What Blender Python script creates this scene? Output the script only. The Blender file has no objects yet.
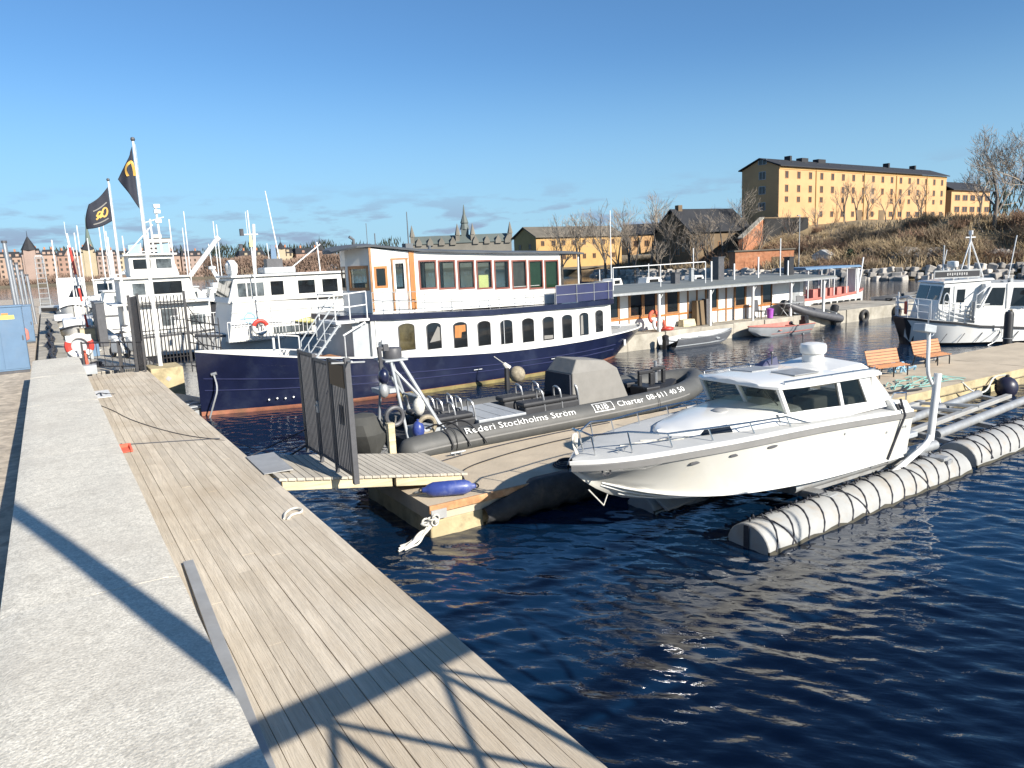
import bpy, bmesh, math, random
import numpy as np
from mathutils import Vector, Matrix
R_ = math.radians
SC = bpy.context.scene
COL = SC.collection
rnd = random.Random(7)

# ------------------------------------------------------------------ camera, sky, sun, exposure
cam_d = bpy.data.cameras.new("camera")
cam = bpy.data.objects.new("camera", cam_d)
COL.objects.link(cam)
cam_d.sensor_width = 36.0
cam_d.lens = 738.0 / 1024.0 * 36.0
cam_d.clip_start = 0.05
cam_d.clip_end = 6000.0
cam.matrix_world = Matrix(((0.8453, 0.1243, -0.5197, 0.0), (-0.5326, 0.1182, -0.8381, 0.0),
                           (-0.0428, 0.9852, 0.1661, 4.5), (0, 0, 0, 1)))
SC.camera = cam
SC.render.engine = 'CYCLES'
SC.cycles.max_bounces = 6
SC.cycles.use_denoising = True
SC.view_settings.view_transform = 'Standard'
SC.view_settings.look = 'None'
SC.view_settings.gamma = 1.0
SC.view_settings.exposure = 0.80

SUN_EL = R_(28.0)
SUN_ROT = R_(165.5)
SUN_DIR = Vector((math.sin(SUN_ROT) * math.cos(SUN_EL), math.cos(SUN_ROT) * math.cos(SUN_EL), math.sin(SUN_EL)))
W = bpy.data.worlds.new("World")
SC.world = W
W.use_nodes = True
wn, wl = W.node_tree.nodes, W.node_tree.links
wbg = wn['Background']
sky = wn.new('ShaderNodeTexSky')
sky.sky_type = 'NISHITA'
sky.sun_disc = False
sky.sun_elevation = SUN_EL
sky.sun_rotation = SUN_ROT
sky.altitude = 0.0
sky.air_density = 1.0
sky.dust_density = 0.25
sky.ozone_density = 3.5
wbg.inputs['Strength'].default_value = 0.072
# low broken clouds close to the horizon
tc = wn.new('ShaderNodeTexCoord')
mp = wn.new('ShaderNodeMapping')
mp.inputs['Scale'].default_value = (5.0, 5.0, 24.0)
mp.inputs['Location'].default_value = (1.3, 0.4, 0.15)
nz = wn.new('ShaderNodeTexNoise')
nz.inputs['Scale'].default_value = 2.3
nz.inputs['Detail'].default_value = 7.0
nz.inputs['Roughness'].default_value = 0.58
rp = wn.new('ShaderNodeValToRGB')
rp.color_ramp.elements[0].position = 0.49
rp.color_ramp.elements[1].position = 0.60
sx = wn.new('ShaderNodeSeparateXYZ')
mr = wn.new('ShaderNodeMapRange')
mr.inputs['From Min'].default_value = 0.105
mr.inputs['From Max'].default_value = 0.045
mr.inputs['To Min'].default_value = 0.0
mr.inputs['To Max'].default_value = 1.0
mr2 = wn.new('ShaderNodeMapRange')
mr2.inputs['From Min'].default_value = 0.0
mr2.inputs['From Max'].default_value = 0.1
mu = wn.new('ShaderNodeMath'); mu.operation = 'MULTIPLY'
mu2 = wn.new('ShaderNodeMath'); mu2.operation = 'MULTIPLY'; mu2.inputs[1].default_value = 0.75
mx = wn.new('ShaderNodeMix'); mx.data_type = 'RGBA'
mx.inputs[7].default_value = (2.4, 2.9, 4.2, 1)
wl.new(tc.outputs['Generated'], mp.inputs['Vector'])
wl.new(mp.outputs['Vector'], nz.inputs['Vector'])
wl.new(nz.outputs['Fac'], rp.inputs['Fac'])
wl.new(tc.outputs['Generated'], sx.inputs['Vector'])
wl.new(sx.outputs['Z'], mr.inputs['Value'])
wl.new(rp.outputs['Color'], mu.inputs[0])
wl.new(mr.outputs['Result'], mu.inputs[1])
wl.new(mu.outputs[0], mu2.inputs[0])
wl.new(mu2.outputs[0], mx.inputs[0])
tint = wn.new('ShaderNodeMix'); tint.data_type = 'RGBA'; tint.blend_type = 'MULTIPLY'; tint.inputs[0].default_value = 1.0
tint.inputs[7].default_value = (0.66, 0.93, 1.12, 1)
wl.new(sky.outputs['Color'], tint.inputs[6])
hz = wn.new('ShaderNodeMapRange'); hz.interpolation_type = 'SMOOTHSTEP'
hz.inputs['From Min'].default_value = 0.26; hz.inputs['From Max'].default_value = -0.02
hz.inputs['To Min'].default_value = 0.0; hz.inputs['To Max'].default_value = 0.85
hzm = wn.new('ShaderNodeMix'); hzm.data_type = 'RGBA'; hzm.inputs[7].default_value = (3.0, 5.1, 7.0, 1)
wl.new(sx.outputs['Z'], hz.inputs['Value']); wl.new(hz.outputs['Result'], hzm.inputs[0])
wl.new(tint.outputs[2], hzm.inputs[6])
wl.new(hzm.outputs[2], mx.inputs[6])
wl.new(mx.outputs[2], wbg.inputs['Color'])

sun_d = bpy.data.lights.new("sun", 'SUN')
sun_d.energy = 5.0
sun_d.angle = R_(0.53)
sun_d.color = (1.0, 0.94, 0.85)
sun = bpy.data.objects.new("sun", sun_d)
COL.objects.link(sun)
sun.rotation_euler = (-SUN_DIR).to_track_quat('-Z', 'Y').to_euler()

# ------------------------------------------------------------------ materials
def mat(name, col, rough=0.6, metal=0.0, var=0.12, scale=3.0, bump=0.0, bscale=40.0, dirt=None, damt=0.0, dscale=1.2,
        stretch=(1, 1, 1), island=0.0, spec=0.5, coat=0.0, vor=0.0, vscale=60.0, dirt_lo=0.5, dirt_hi=0.72, dirt2=None, d2amt=0.5, d2scale=0.6):
    """Principled material with procedural value variation, optional stains (dirt), bump and per-island variation."""
    m = bpy.data.materials.new(name)
    m.use_nodes = True
    n, l = m.node_tree.nodes, m.node_tree.links
    b = n['Principled BSDF']
    b.inputs['Roughness'].default_value = rough
    b.inputs['Metallic'].default_value = metal
    b.inputs['Specular IOR Level'].default_value = spec
    b.inputs['Coat Weight'].default_value = coat
    t = n.new('ShaderNodeTexCoord')
    mpn = n.new('ShaderNodeMapping')
    mpn.inputs['Scale'].default_value = stretch
    l.new(t.outputs['Object'], mpn.inputs['Vector'])
    nn = n.new('ShaderNodeTexNoise')
    nn.inputs['Scale'].default_value = scale
    nn.inputs['Detail'].default_value = 6
    nn.inputs['Roughness'].default_value = 0.6
    l.new(mpn.outputs['Vector'], nn.inputs['Vector'])
    mrn = n.new('ShaderNodeMapRange')
    mrn.inputs['From Min'].default_value = 0.3
    mrn.inputs['From Max'].default_value = 0.7
    mrn.inputs['To Min'].default_value = 1 - var
    mrn.inputs['To Max'].default_value = 1 + var
    l.new(nn.outputs['Fac'], mrn.inputs['Value'])
    fac = mrn.outputs['Result']
    if island:
        g = n.new('ShaderNodeNewGeometry')
        mi = n.new('ShaderNodeMapRange')
        mi.inputs['To Min'].default_value = 1 - island
        mi.inputs['To Max'].default_value = 1 + island
        l.new(g.outputs['Random Per Island'], mi.inputs['Value'])
        mm = n.new('ShaderNodeMath'); mm.operation = 'MULTIPLY'
        l.new(fac, mm.inputs[0]); l.new(mi.outputs['Result'], mm.inputs[1])
        fac = mm.outputs[0]
    if vor:
        v = n.new('ShaderNodeTexVoronoi')
        v.inputs['Scale'].default_value = vscale
        l.new(mpn.outputs['Vector'], v.inputs['Vector'])
        sv = n.new('ShaderNodeSeparateColor')
        l.new(v.outputs['Color'], sv.inputs['Color'])
        mv = n.new('ShaderNodeMapRange')
        mv.inputs['To Min'].default_value = 1 - vor
        mv.inputs['To Max'].default_value = 1 + vor
        l.new(sv.outputs[0], mv.inputs['Value'])
        mm = n.new('ShaderNodeMath'); mm.operation = 'MULTIPLY'
        l.new(fac, mm.inputs[0]); l.new(mv.outputs['Result'], mm.inputs[1])
        fac = mm.outputs[0]
    vm = n.new('ShaderNodeVectorMath'); vm.operation = 'SCALE'
    vm.inputs[0].default_value = col[:3]
    l.new(fac, vm.inputs['Scale'])
    out = vm.outputs['Vector']
    if dirt is not None:
        d = n.new('ShaderNodeTexNoise')
        d.inputs['Scale'].default_value = dscale
        d.inputs['Detail'].default_value = 8
        d.inputs['Roughness'].default_value = 0.65
        l.new(mpn.outputs['Vector'], d.inputs['Vector'])
        dr = n.new('ShaderNodeMapRange')
        dr.inputs['From Min'].default_value = dirt_lo
        dr.inputs['From Max'].default_value = dirt_hi
        dr.inputs['To Max'].default_value = damt
        l.new(d.outputs['Fac'], dr.inputs['Value'])
        mxn = n.new('ShaderNodeMix'); mxn.data_type = 'RGBA'
        mxn.inputs[7].default_value = (*dirt, 1)
        l.new(dr.outputs['Result'], mxn.inputs[0])
        l.new(out, mxn.inputs[6])
        out = mxn.outputs[2]
    if dirt2 is not None:
        d = n.new('ShaderNodeTexNoise')
        d.inputs['Scale'].default_value = d2scale
        d.inputs['Detail'].default_value = 7
        d.inputs['Roughness'].default_value = 0.6
        l.new(t.outputs['Object'], d.inputs['Vector'])
        dr = n.new('ShaderNodeMapRange')
        dr.inputs['From Min'].default_value = 0.45
        dr.inputs['From Max'].default_value = 0.68
        dr.inputs['To Max'].default_value = d2amt
        l.new(d.outputs['Fac'], dr.inputs['Value'])
        mxn = n.new('ShaderNodeMix'); mxn.data_type = 'RGBA'
        mxn.inputs[7].default_value = (*dirt2, 1)
        l.new(dr.outputs['Result'], mxn.inputs[0])
        l.new(out, mxn.inputs[6])
        out = mxn.outputs[2]
    l.new(out, b.inputs['Base Color'])
    if bump:
        bn = n.new('ShaderNodeTexNoise')
        bn.inputs['Scale'].default_value = bscale
        bn.inputs['Detail'].default_value = 5
        l.new(mpn.outputs['Vector'], bn.inputs['Vector'])
        bb = n.new('ShaderNodeBump')
        bb.inputs['Strength'].default_value = bump
        bb.inputs['Distance'].default_value = 0.02
        l.new(bn.outputs['Fac'], bb.inputs['Height'])
        l.new(bb.outputs['Normal'], b.inputs['Normal'])
    return m

def glass(name, tint=(0.6, 0.7, 0.7), clear=0.6, rough=0.02):
    m = bpy.data.materials.new(name)
    m.use_nodes = True
    n, l = m.node_tree.nodes, m.node_tree.links
    for x in list(n):
        if x.type == 'BSDF_PRINCIPLED':
            n.remove(x)
    out = [x for x in n if x.type == 'OUTPUT_MATERIAL'][0]
    tr = n.new('ShaderNodeBsdfTransparent'); tr.inputs['Color'].default_value = (*[c * clear for c in tint], 1)
    gl = n.new('ShaderNodeBsdfGlossy'); gl.inputs['Roughness'].default_value = rough
    nz_ = n.new('ShaderNodeTexNoise'); nz_.inputs['Scale'].default_value = 2.0
    bp = n.new('ShaderNodeBump'); bp.inputs['Strength'].default_value = 0.03
    l.new(nz_.outputs['Fac'], bp.inputs['Height']); l.new(bp.outputs['Normal'], gl.inputs['Normal'])
    fr = n.new('ShaderNodeFresnel'); fr.inputs['IOR'].default_value = 1.5
    ge = n.new('ShaderNodeNewGeometry')
    mi = n.new('ShaderNodeMapRange'); mi.inputs['To Min'].default_value = 1.5; mi.inputs['To Max'].default_value = 1 / 1.5
    l.new(ge.outputs['Backfacing'], mi.inputs['Value']); l.new(mi.outputs['Result'], fr.inputs['IOR'])
    mxs = n.new('ShaderNodeMixShader')
    l.new(fr.outputs[0], mxs.inputs[0]); l.new(tr.outputs[0], mxs.inputs[1]); l.new(gl.outputs[0], mxs.inputs[2])
    l.new(mxs.outputs[0], out.inputs['Surface'])
    return m

M = {}
M['granite'] = mat('granite', (0.60, 0.56, 0.47), 0.9, var=0.13, scale=9, bump=0.35, bscale=45, vor=0.22, vscale=70,
                   dirt=(0.30, 0.27, 0.22), damt=0.35, dscale=3.0, dirt2=(0.48, 0.435, 0.36), d2amt=0.5, d2scale=0.55)
M['deckwood'] = mat('deckwood', (0.56, 0.485, 0.375), 0.9, var=0.16, scale=3.0, bump=0.5, bscale=9, stretch=(9, 0.55, 9),
                    island=0.10, dirt=(0.44, 0.36, 0.26), damt=0.6, dscale=0.7, dirt2=(0.40, 0.315, 0.21), d2amt=0.6, d2scale=0.45)
M['oldwood'] = mat('oldwood', (0.34, 0.30, 0.23), 0.85, var=0.25, scale=3.0, bump=0.4, bscale=9, stretch=(0.6, 9, 9), island=0.15)
M['gangwood'] = mat('gangwood', (0.43, 0.39, 0.32), 0.85, var=0.2, scale=3.0, bump=0.4, bscale=9, stretch=(9, 0.6, 9), island=0.13)
M['beamwood'] = mat('beamwood', (0.55, 0.47, 0.30), 0.8, var=0.2, scale=4, stretch=(0.5, 6, 6), dirt=(0.12, 0.10, 0.07), damt=0.6)
M['stone'] = mat('stone', (0.30, 0.275, 0.235), 0.9, var=0.3, scale=1.2, bump=0.8, bscale=6, dirt=(0.10, 0.10, 0.075), damt=0.7, dscale=0.7)
M['quaystone'] = mat('quaystone', (0.36, 0.33, 0.27), 0.9, var=0.25, scale=1.5, bump=0.6, bscale=8, dirt=(0.15, 0.13, 0.09), damt=0.6, dscale=0.8)
M['concrete'] = mat('concrete', (0.50, 0.415, 0.30), 0.9, var=0.12, scale=1.3, bump=0.35, bscale=30, dirt=(0.27, 0.22, 0.16), damt=0.5, dscale=0.7)
M['dockside'] = mat('dockside', (0.42, 0.345, 0.20), 0.9, var=0.22, scale=2.0, bump=0.5, bscale=14, dirt=(0.10, 0.085, 0.05), damt=0.75, dscale=1.4)
M['pave'] = mat('pave', (0.46, 0.39, 0.30), 0.9, var=0.25, scale=5, bump=0.5, bscale=14, vor=0.2, vscale=6, dirt=(0.2, 0.17, 0.14), damt=0.5)
M['rust'] = mat('rust', (0.42, 0.22, 0.10), 0.8, var=0.35, scale=6, bump=0.3, dirt=(0.5, 0.36, 0.22), damt=0.8, dscale=3)
M['rubber'] = mat('rubber', (0.035, 0.035, 0.035), 0.75, var=0.3, scale=6, bump=0.5, bscale=14, dirt=(0.14, 0.12, 0.09), damt=0.6, dscale=4)
M['black'] = mat('black', (0.022, 0.022, 0.024), 0.5, var=0.3)
M['blackiron'] = mat('blackiron', (0.03, 0.03, 0.033), 0.5, var=0.3, scale=8, dirt=(0.10, 0.07, 0.05), damt=0.3, dscale=5)
M['irongrey'] = mat('irongrey', (0.075, 0.075, 0.08), 0.5, var=0.2, scale=6)
M['white'] = mat('white', (0.70, 0.69, 0.65), 0.38, var=0.05, scale=1.5, dirt=(0.60, 0.56, 0.48), damt=0.55, dscale=1.5, spec=0.4)
M['whitemetal'] = mat('whitemetal', (0.70, 0.70, 0.68), 0.4, var=0.05)
M['gel'] = mat('gel', (0.58, 0.565, 0.51), 0.22, var=0.03, scale=0.8, coat=0.4, dirt=(0.66, 0.60, 0.46), damt=0.35, dscale=1.0)
M['gelwhite'] = mat('gelwhite', (0.70, 0.69, 0.65), 0.25, var=0.03, scale=1.0, coat=0.3)
M['geldeck'] = mat('geldeck', (0.46, 0.46, 0.44), 0.7, var=0.06, bump=0.2, bscale=90)
M['navy'] = mat('navy', (0.008, 0.011, 0.034), 0.3, var=0.25, scale=1.0, coat=0.3, dirt=(0.035, 0.045, 0.075), damt=0.5, dscale=1.2)
M['navylight'] = mat('navylight', (0.028, 0.033, 0.085), 0.45, var=0.15, scale=1.5)
M['antifoul'] = mat('antifoul', (0.33, 0.13, 0.075), 0.8, var=0.3, scale=2, dirt=(0.12, 0.10, 0.05), damt=0.6)
M['algae'] = mat('algae', (0.20, 0.16, 0.06), 0.85, var=0.35, scale=2, dirt=(0.05, 0.05, 0.03), damt=0.6)
M['varnish'] = mat('varnish', (0.42, 0.17, 0.05), 0.35, var=0.25, scale=3, stretch=(6, 6, 0.6), coat=0.3)
M['redframe'] = mat('redframe', (0.19, 0.06, 0.04), 0.45, var=0.2, scale=4)
M['pontoonshade'] = mat('pontoonshade', (0.06, 0.055, 0.04), 0.9, var=0.3, scale=4)  # flat dark colour for the shade at the pontoon waterline
M['spiregreen'] = mat('spiregreen', (0.13, 0.17, 0.14), 0.8, var=0.1)
M['brownframe'] = mat('brownframe', (0.30, 0.15, 0.06), 0.5, var=0.25, scale=4)
M['roofgrey'] = mat('roofgrey', (0.10, 0.11, 0.12), 0.6, var=0.2, scale=1.5)
M['roofpale'] = mat('roofpale', (0.17, 0.18, 0.17), 0.7, var=0.2, scale=1.2, stretch=(1, 4, 1), dirt=(0.16, 0.17, 0.15), damt=0.5)
M['darkglass'] = mat('darkglass', (0.012, 0.014, 0.016), 0.04, var=0.4, scale=2.5, spec=0.7)
M['greyglass'] = mat('greyglass', (0.10, 0.115, 0.12), 0.05, var=0.9, scale=1.4, spec=0.8)  # lighter mottled grey puts pane reflections into the base colour
M['brownglass'] = mat('brownglass', (0.06, 0.05, 0.025), 0.06, var=0.8, scale=2.2, spec=0.6)
M['clearglass'] = glass('clearglass', (0.88, 0.93, 0.92), 0.95)
M['tintglass'] = glass('tintglass', (0.8, 0.82, 0.8), 0.75)
M['ribgrey'] = mat('ribgrey', (0.085, 0.085, 0.08), 0.6, var=0.12, scale=2, bump=0.05, dirt=(0.13, 0.125, 0.11), damt=0.5, dscale=2)
M['ribstripe'] = mat('ribstripe', (0.20, 0.195, 0.185), 0.6, var=0.1)
M['ribdark'] = mat('ribdark', (0.03, 0.031, 0.034), 0.65, var=0.2, bump=0.2, bscale=12)
M['coverfabric'] = mat('coverfabric', (0.22, 0.21, 0.19), 0.9, var=0.1, scale=3, bump=0.3, bscale=5)
M['covershade'] = mat('covershade', (0.028, 0.032, 0.045), 0.85, var=0.2, bump=0.3, bscale=5)  # darker copy of the cover fabric, for its shaded face
M['enginefabric'] = mat('enginefabric', (0.055, 0.055, 0.05), 0.85, var=0.2, bump=0.4, bscale=5)
M['alu'] = mat('alu', (0.42, 0.43, 0.44), 0.38, metal=0.75, var=0.1, scale=3)
M['aluflat'] = mat('aluflat', (0.38, 0.40, 0.41), 0.5, metal=0.2, var=0.1, scale=3)
M['galv'] = mat('galv', (0.36, 0.37, 0.37), 0.5, metal=0.4, var=0.15, scale=5, dirt=(0.2, 0.15, 0.1), damt=0.4, dscale=3)
M['steel'] = mat('steel', (0.62, 0.63, 0.64), 0.18, metal=1.0, var=0.05)
M['plate'] = mat('plate', (0.38, 0.38, 0.37), 0.6, metal=0.3, var=0.12, scale=4, dirt=(0.25, 0.22, 0.18), damt=0.3)
M['pontoon'] = mat('pontoon', (0.33, 0.33, 0.315), 0.6, var=0.12, scale=2, dirt=(0.30, 0.23, 0.15), damt=0.6, dscale=3)
M['rope'] = mat('rope', (0.55, 0.53, 0.47), 0.9, var=0.2, scale=30)
M['ropedark'] = mat('ropedark', (0.035, 0.036, 0.045), 0.9, var=0.2, scale=30)
M['teal'] = mat('teal', (0.20, 0.40, 0.36), 0.8, var=0.2, scale=10)
M['fenderblue'] = mat('fenderblue', (0.035, 0.06, 0.24), 0.35, var=0.2, scale=5, dirt=(0.25, 0.28, 0.38), damt=0.4, dscale=4)
M['fenderdark'] = mat('fenderdark', (0.02, 0.02, 0.04), 0.4, var=0.2)
M['fenderbrown'] = mat('fenderbrown', (0.27, 0.23, 0.16), 0.7, var=0.4, scale=8)
M['benchwood'] = mat('benchwood', (0.42, 0.195, 0.085), 0.55, var=0.22, scale=4, stretch=(0.5, 6, 6), island=0.12)
M['red'] = mat('red', (0.50, 0.05, 0.035), 0.5, var=0.1)
M['redcloth'] = mat('redcloth', (0.62, 0.12, 0.07), 0.8, var=0.15, scale=8)
M['redpale'] = mat('redpale', (0.42, 0.15, 0.12), 0.7, var=0.2)
M['orange'] = mat('orange', (0.65, 0.22, 0.05), 0.6, var=0.1)
M['yellow'] = mat('yellow', (0.72, 0.62, 0.12), 0.6, var=0.1)
M['paleyellow'] = mat('paleyellow', (0.70, 0.64, 0.25), 0.6, var=0.1)
M['cabinet'] = mat('cabinet', (0.105, 0.18, 0.275), 0.5, var=0.08, scale=2, dirt=(0.15, 0.21, 0.28), damt=0.5)
M['skyblue'] = mat('skyblue', (0.28, 0.48, 0.62), 0.6, var=0.1)
M['purple'] = mat('purple', (0.35, 0.08, 0.42), 0.6, var=0.1)
M['green'] = mat('green', (0.10, 0.24, 0.14), 0.6, var=0.15)
M['flagcloth'] = mat('flagcloth', (0.020, 0.023, 0.035), 0.8, var=0.15, scale=6)
M['gold'] = mat('gold', (0.55, 0.33, 0.07), 0.6, var=0.1)
M['letter'] = mat('letter', (0.75, 0.75, 0.72), 0.6, var=0.05)
M['shrubred'] = mat('shrubred', (0.24, 0.15, 0.095), 0.9, var=0.25, scale=1.0)
M['shrubdark'] = mat('shrubdark', (0.20, 0.15, 0.095), 0.9, var=0.25, scale=1.0)
M['shadedstone'] = mat('shadedstone', (0.018, 0.018, 0.018), 0.9, var=0.4, scale=0.8, bump=0.5, bscale=2)  # dark stone with the wall's shadow put into its near-black colour
M['ochre'] = mat('ochre', (0.50, 0.305, 0.145), 0.85, var=0.10, scale=0.35, dirt=(0.43, 0.265, 0.13), damt=0.5, dscale=0.3)
M['ochreold'] = mat('ochreold', (0.46, 0.29, 0.11), 0.85, var=0.15, scale=0.3, dirt=(0.34, 0.23, 0.12), damt=0.5, dscale=0.3)
M['darktimber'] = mat('darktimber', (0.15, 0.105, 0.06), 0.85, var=0.2, scale=0.6)
M['slate'] = mat('slate', (0.024, 0.025, 0.028), 0.75, var=0.2, scale=0.6)
M['slatebrown'] = mat('slatebrown', (0.13, 0.115, 0.09), 0.8, var=0.25, scale=0.4)
M['brick'] = mat('brick', (0.40, 0.17, 0.085), 0.9, var=0.25, scale=1.2, vor=0.15, vscale=4, dirt=(0.30, 0.2, 0.13), damt=0.5)
M['winfar'] = mat('winfar', (0.05, 0.042, 0.038), 0.2, var=0.4, scale=0.5)
M['bark'] = mat('bark', (0.15, 0.125, 0.10), 0.9, var=0.2, scale=2)
M['twig'] = mat('twig', (0.27, 0.225, 0.175), 0.9, var=0.2, scale=1)
M['shrub'] = mat('shrub', (0.38, 0.285, 0.165), 0.9, var=0.25, scale=1.0)
M['evergreen'] = mat('evergreen', (0.035, 0.05, 0.022), 0.9, var=0.3, scale=1.0)
M['hill'] = mat('hill', (0.25, 0.185, 0.10), 0.95, var=0.45, scale=0.25, bump=1.0, bscale=1.2, dirt=(0.12, 0.095, 0.06), damt=0.85, dscale=0.16)
M['rocks'] = mat('rocks', (0.36, 0.33, 0.29), 0.9, var=0.3, scale=0.8, island=0.35, bump=0.6, bscale=3)
M['farland'] = mat('farland', (0.10, 0.085, 0.06), 0.95, var=0.3, scale=0.05)
M['fartrees'] = mat('fartrees', (0.22, 0.15, 0.11), 0.95, var=0.3, scale=0.06)
M['fargreen'] = mat('fargreen', (0.035, 0.045, 0.03), 0.95, var=0.3, scale=0.06)

# ------------------------------------------------------------------ mesh helper
class MB:
    def __init__(s):
        s.v, s.f, s.mi, s.cur = [], [], [], 0
        s.xf = None
    def add(s, vs, fs, mi=None):
        o = len(s.v)
        if s.xf is not None:
            vs = [tuple(s.xf @ Vector(p)) for p in vs]
        s.v.extend([tuple(p) for p in vs])
        for f in fs:
            s.f.append(tuple(i + o for i in f)); s.mi.append(s.cur if mi is None else mi)
        return s
    def bb(s, x0, x1, y0, y1, z0, z1, mi=None):
        vs = [(x0, y0, z0), (x1, y0, z0), (x1, y1, z0), (x0, y1, z0), (x0, y0, z1), (x1, y0, z1), (x1, y1, z1), (x0, y1, z1)]
        return s.add(vs, [(0, 3, 2, 1), (4, 5, 6, 7), (0, 1, 5, 4), (1, 2, 6, 5), (2, 3, 7, 6), (3, 0, 4, 7)], mi)
    def box(s, c, d, rz=0.0, ry=0.0, rx=0.0, mi=None):
        m = Matrix.Translation(c) @ Matrix.Rotation(rz, 4, 'Z') @ Matrix.Rotation(ry, 4, 'Y') @ Matrix.Rotation(rx, 4, 'X')
        h = [q / 2 for q in d]
        vs = [m @ Vector((a * h[0], b * h[1], e * h[2])) for e in (-1, 1) for a, b in ((-1, -1), (1, -1), (1, 1), (-1, 1))]
        return s.add(vs, [(0, 3, 2, 1), (4, 5, 6, 7), (0, 1, 5, 4), (1, 2, 6, 5), (2, 3, 7, 6), (3, 0, 4, 7)], mi)
    def hexa(s, low, high, mi=None):
        """Eight-cornered solid from four low and four high corners, counter-clockwise from above."""
        return s.add(list(low) + list(high), [(0, 3, 2, 1), (4, 5, 6, 7), (0, 1, 5, 4), (1, 2, 6, 5), (2, 3, 7, 6), (3, 0, 4, 7)], mi)
    def prism(s, poly, a, b, axis='y', mi=None):
        """Extrude a 2-D polygon: axis y -> poly in (x, z); axis x -> (y, z); axis z -> (x, y)."""
        def P3(p, t):
            return (p[0], t, p[1]) if axis == 'y' else ((t, p[0], p[1]) if axis == 'x' else (p[0], p[1], t))
        n = len(poly)
        vs = [P3(p, a) for p in poly] + [P3(p, b) for p in poly]
        fs = [tuple(range(n)), tuple(range(2 * n - 1, n - 1, -1))]
        fs += [(i, i + n, (i + 1) % n + n, (i + 1) % n) for i in range(n)]
        return s.add(vs, fs, mi)
    def tube(s, pts, r, n=8, closed=False, cap=True, mi=None, flat=None):
        pts = [Vector(p) for p in pts]
        k = len(pts)
        rr = r if isinstance(r, (list, tuple)) else [r] * k
        vs, fs = [], []
        ref = None
        for i in range(k):
            if closed:
                t = pts[(i + 1) % k] - pts[i - 1]
            else:
                t = pts[min(i + 1, k - 1)] - pts[max(i - 1, 0)]
            if t.length < 1e-9: t = Vector((0, 0, 1))
            t.normalize()
            if ref is None:
                ref = Vector((0, 0, 1)) if abs(t.z) < 0.9 else Vector((1, 0, 0))
            u = ref - t * ref.dot(t)
            if u.length < 1e-6:
                u = t.orthogonal()
            u.normalize(); w = t.cross(u); ref = u
            for j in range(n):
                a = 2 * math.pi * j / n
                vs.append(pts[i] + (u * math.cos(a) + w * math.sin(a)) * rr[i])
        m = k if closed else k - 1
        for i in range(m):
            for j in range(n):
                a, b = i * n + j, i * n + (j + 1) % n
                c, d = ((i + 1) % k) * n + (j + 1) % n, ((i + 1) % k) * n + j
                fs.append((a, b, c, d))
        if cap and not closed:
            fs.append(tuple(range(n - 1, -1, -1))); fs.append(tuple(range((k - 1) * n, k * n)))
        return s.add(vs, fs, mi)
    def loft(s, secs, closed=True, caps=True, mi=None, mis=None):
        n = len(secs[0]); vs = [p for q in secs for p in q]; o = len(s.v)
        fs, ms = [], []
        for i in range(len(secs) - 1):
            for j in range(n if closed else n - 1):
                fs.append((i * n + j, i * n + (j + 1) % n, (i + 1) * n + (j + 1) % n, (i + 1) * n + j))
                ms.append(mis[j] if mis else (s.cur if mi is None else mi))
        if caps:
            fs.append(tuple(range(n - 1, -1, -1))); fs.append(tuple(range((len(secs) - 1) * n, len(secs) * n)))
            ms += [s.cur if mi is None else mi] * 2
        s.add(vs, fs); s.mi[-len(fs):] = ms
        return s
    def lathe(s, prof, c=(0, 0, 0), n=16, axis='z', mi=None):
        secs = []
        for r, h in prof:
            q = []
            for j in range(n):
                a = 2 * math.pi * j / n
                x, y = r * math.cos(a), r * math.sin(a)
                p = (x, y, h) if axis == 'z' else ((h, x, y) if axis == 'x' else (y, h, x))
                q.append((p[0] + c[0], p[1] + c[1], p[2] + c[2]))
            secs.append(q)
        return s.loft(secs, True, True, mi)
    def sphere(s, c, r, n=12, mi=None, sc=(1, 1, 1)):
        k = n // 2
        secs = []
        for i in range(k + 1):
            t = math.pi * i / k
            rr = max(math.sin(t), 1e-3) * r
            secs.append([(c[0] + rr * math.cos(2 * math.pi * j / n) * sc[0], c[1] + rr * math.sin(2 * math.pi * j / n) * sc[1],
                          c[2] - math.cos(t) * r * sc[2]) for j in range(n)])
        return s.loft(secs, True, True, mi)
    def ring(s, c, R, r, axis='y', n=24, k=8, mi=None, a0=0, a1=2 * math.pi):
        full = abs(a1 - a0 - 2 * math.pi) < 1e-6
        pts = []
        m = n if full else n + 1
        for i in range(m):
            a = a0 + (a1 - a0) * i / n
            x, y = R * math.cos(a), R * math.sin(a)
            p = (x, 0, y) if axis == 'y' else ((0, x, y) if axis == 'x' else (x, y, 0))
            pts.append((c[0] + p[0], c[1] + p[1], c[2] + p[2]))
        return s.tube(pts, r, k, closed=full, mi=mi)
    def poly(s, pts, mi=None):
        return s.add(pts, [tuple(range(len(pts)))], mi)
    def build(s, name, mats, parent=None, smooth=35, bevel=0.0, seg=2, loc=None):
        me = bpy.data.meshes.new(name)
        me.from_pydata(s.v, [], s.f)
        mats = mats if isinstance(mats, (list, tuple)) else [mats]
        for x in mats:
            me.materials.append(M[x] if isinstance(x, str) else x)
        if len(mats) > 1:
            me.polygons.foreach_set('material_index', s.mi)
        if smooth:
            me.polygons.foreach_set('use_smooth', [True] * len(me.polygons))
            me.set_sharp_from_angle(angle=R_(smooth))
        me.update()
        o = bpy.data.objects.new(name, me)
        COL.objects.link(o)
        if parent is not None:
            o.parent = parent
        if loc is not None:
            o.location = loc
        if bevel:
            b = o.modifiers.new('bevel', 'BEVEL')
            b.width = bevel; b.segments = seg; b.limit_method = 'ANGLE'; b.angle_limit = R_(40)
        return o

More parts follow.
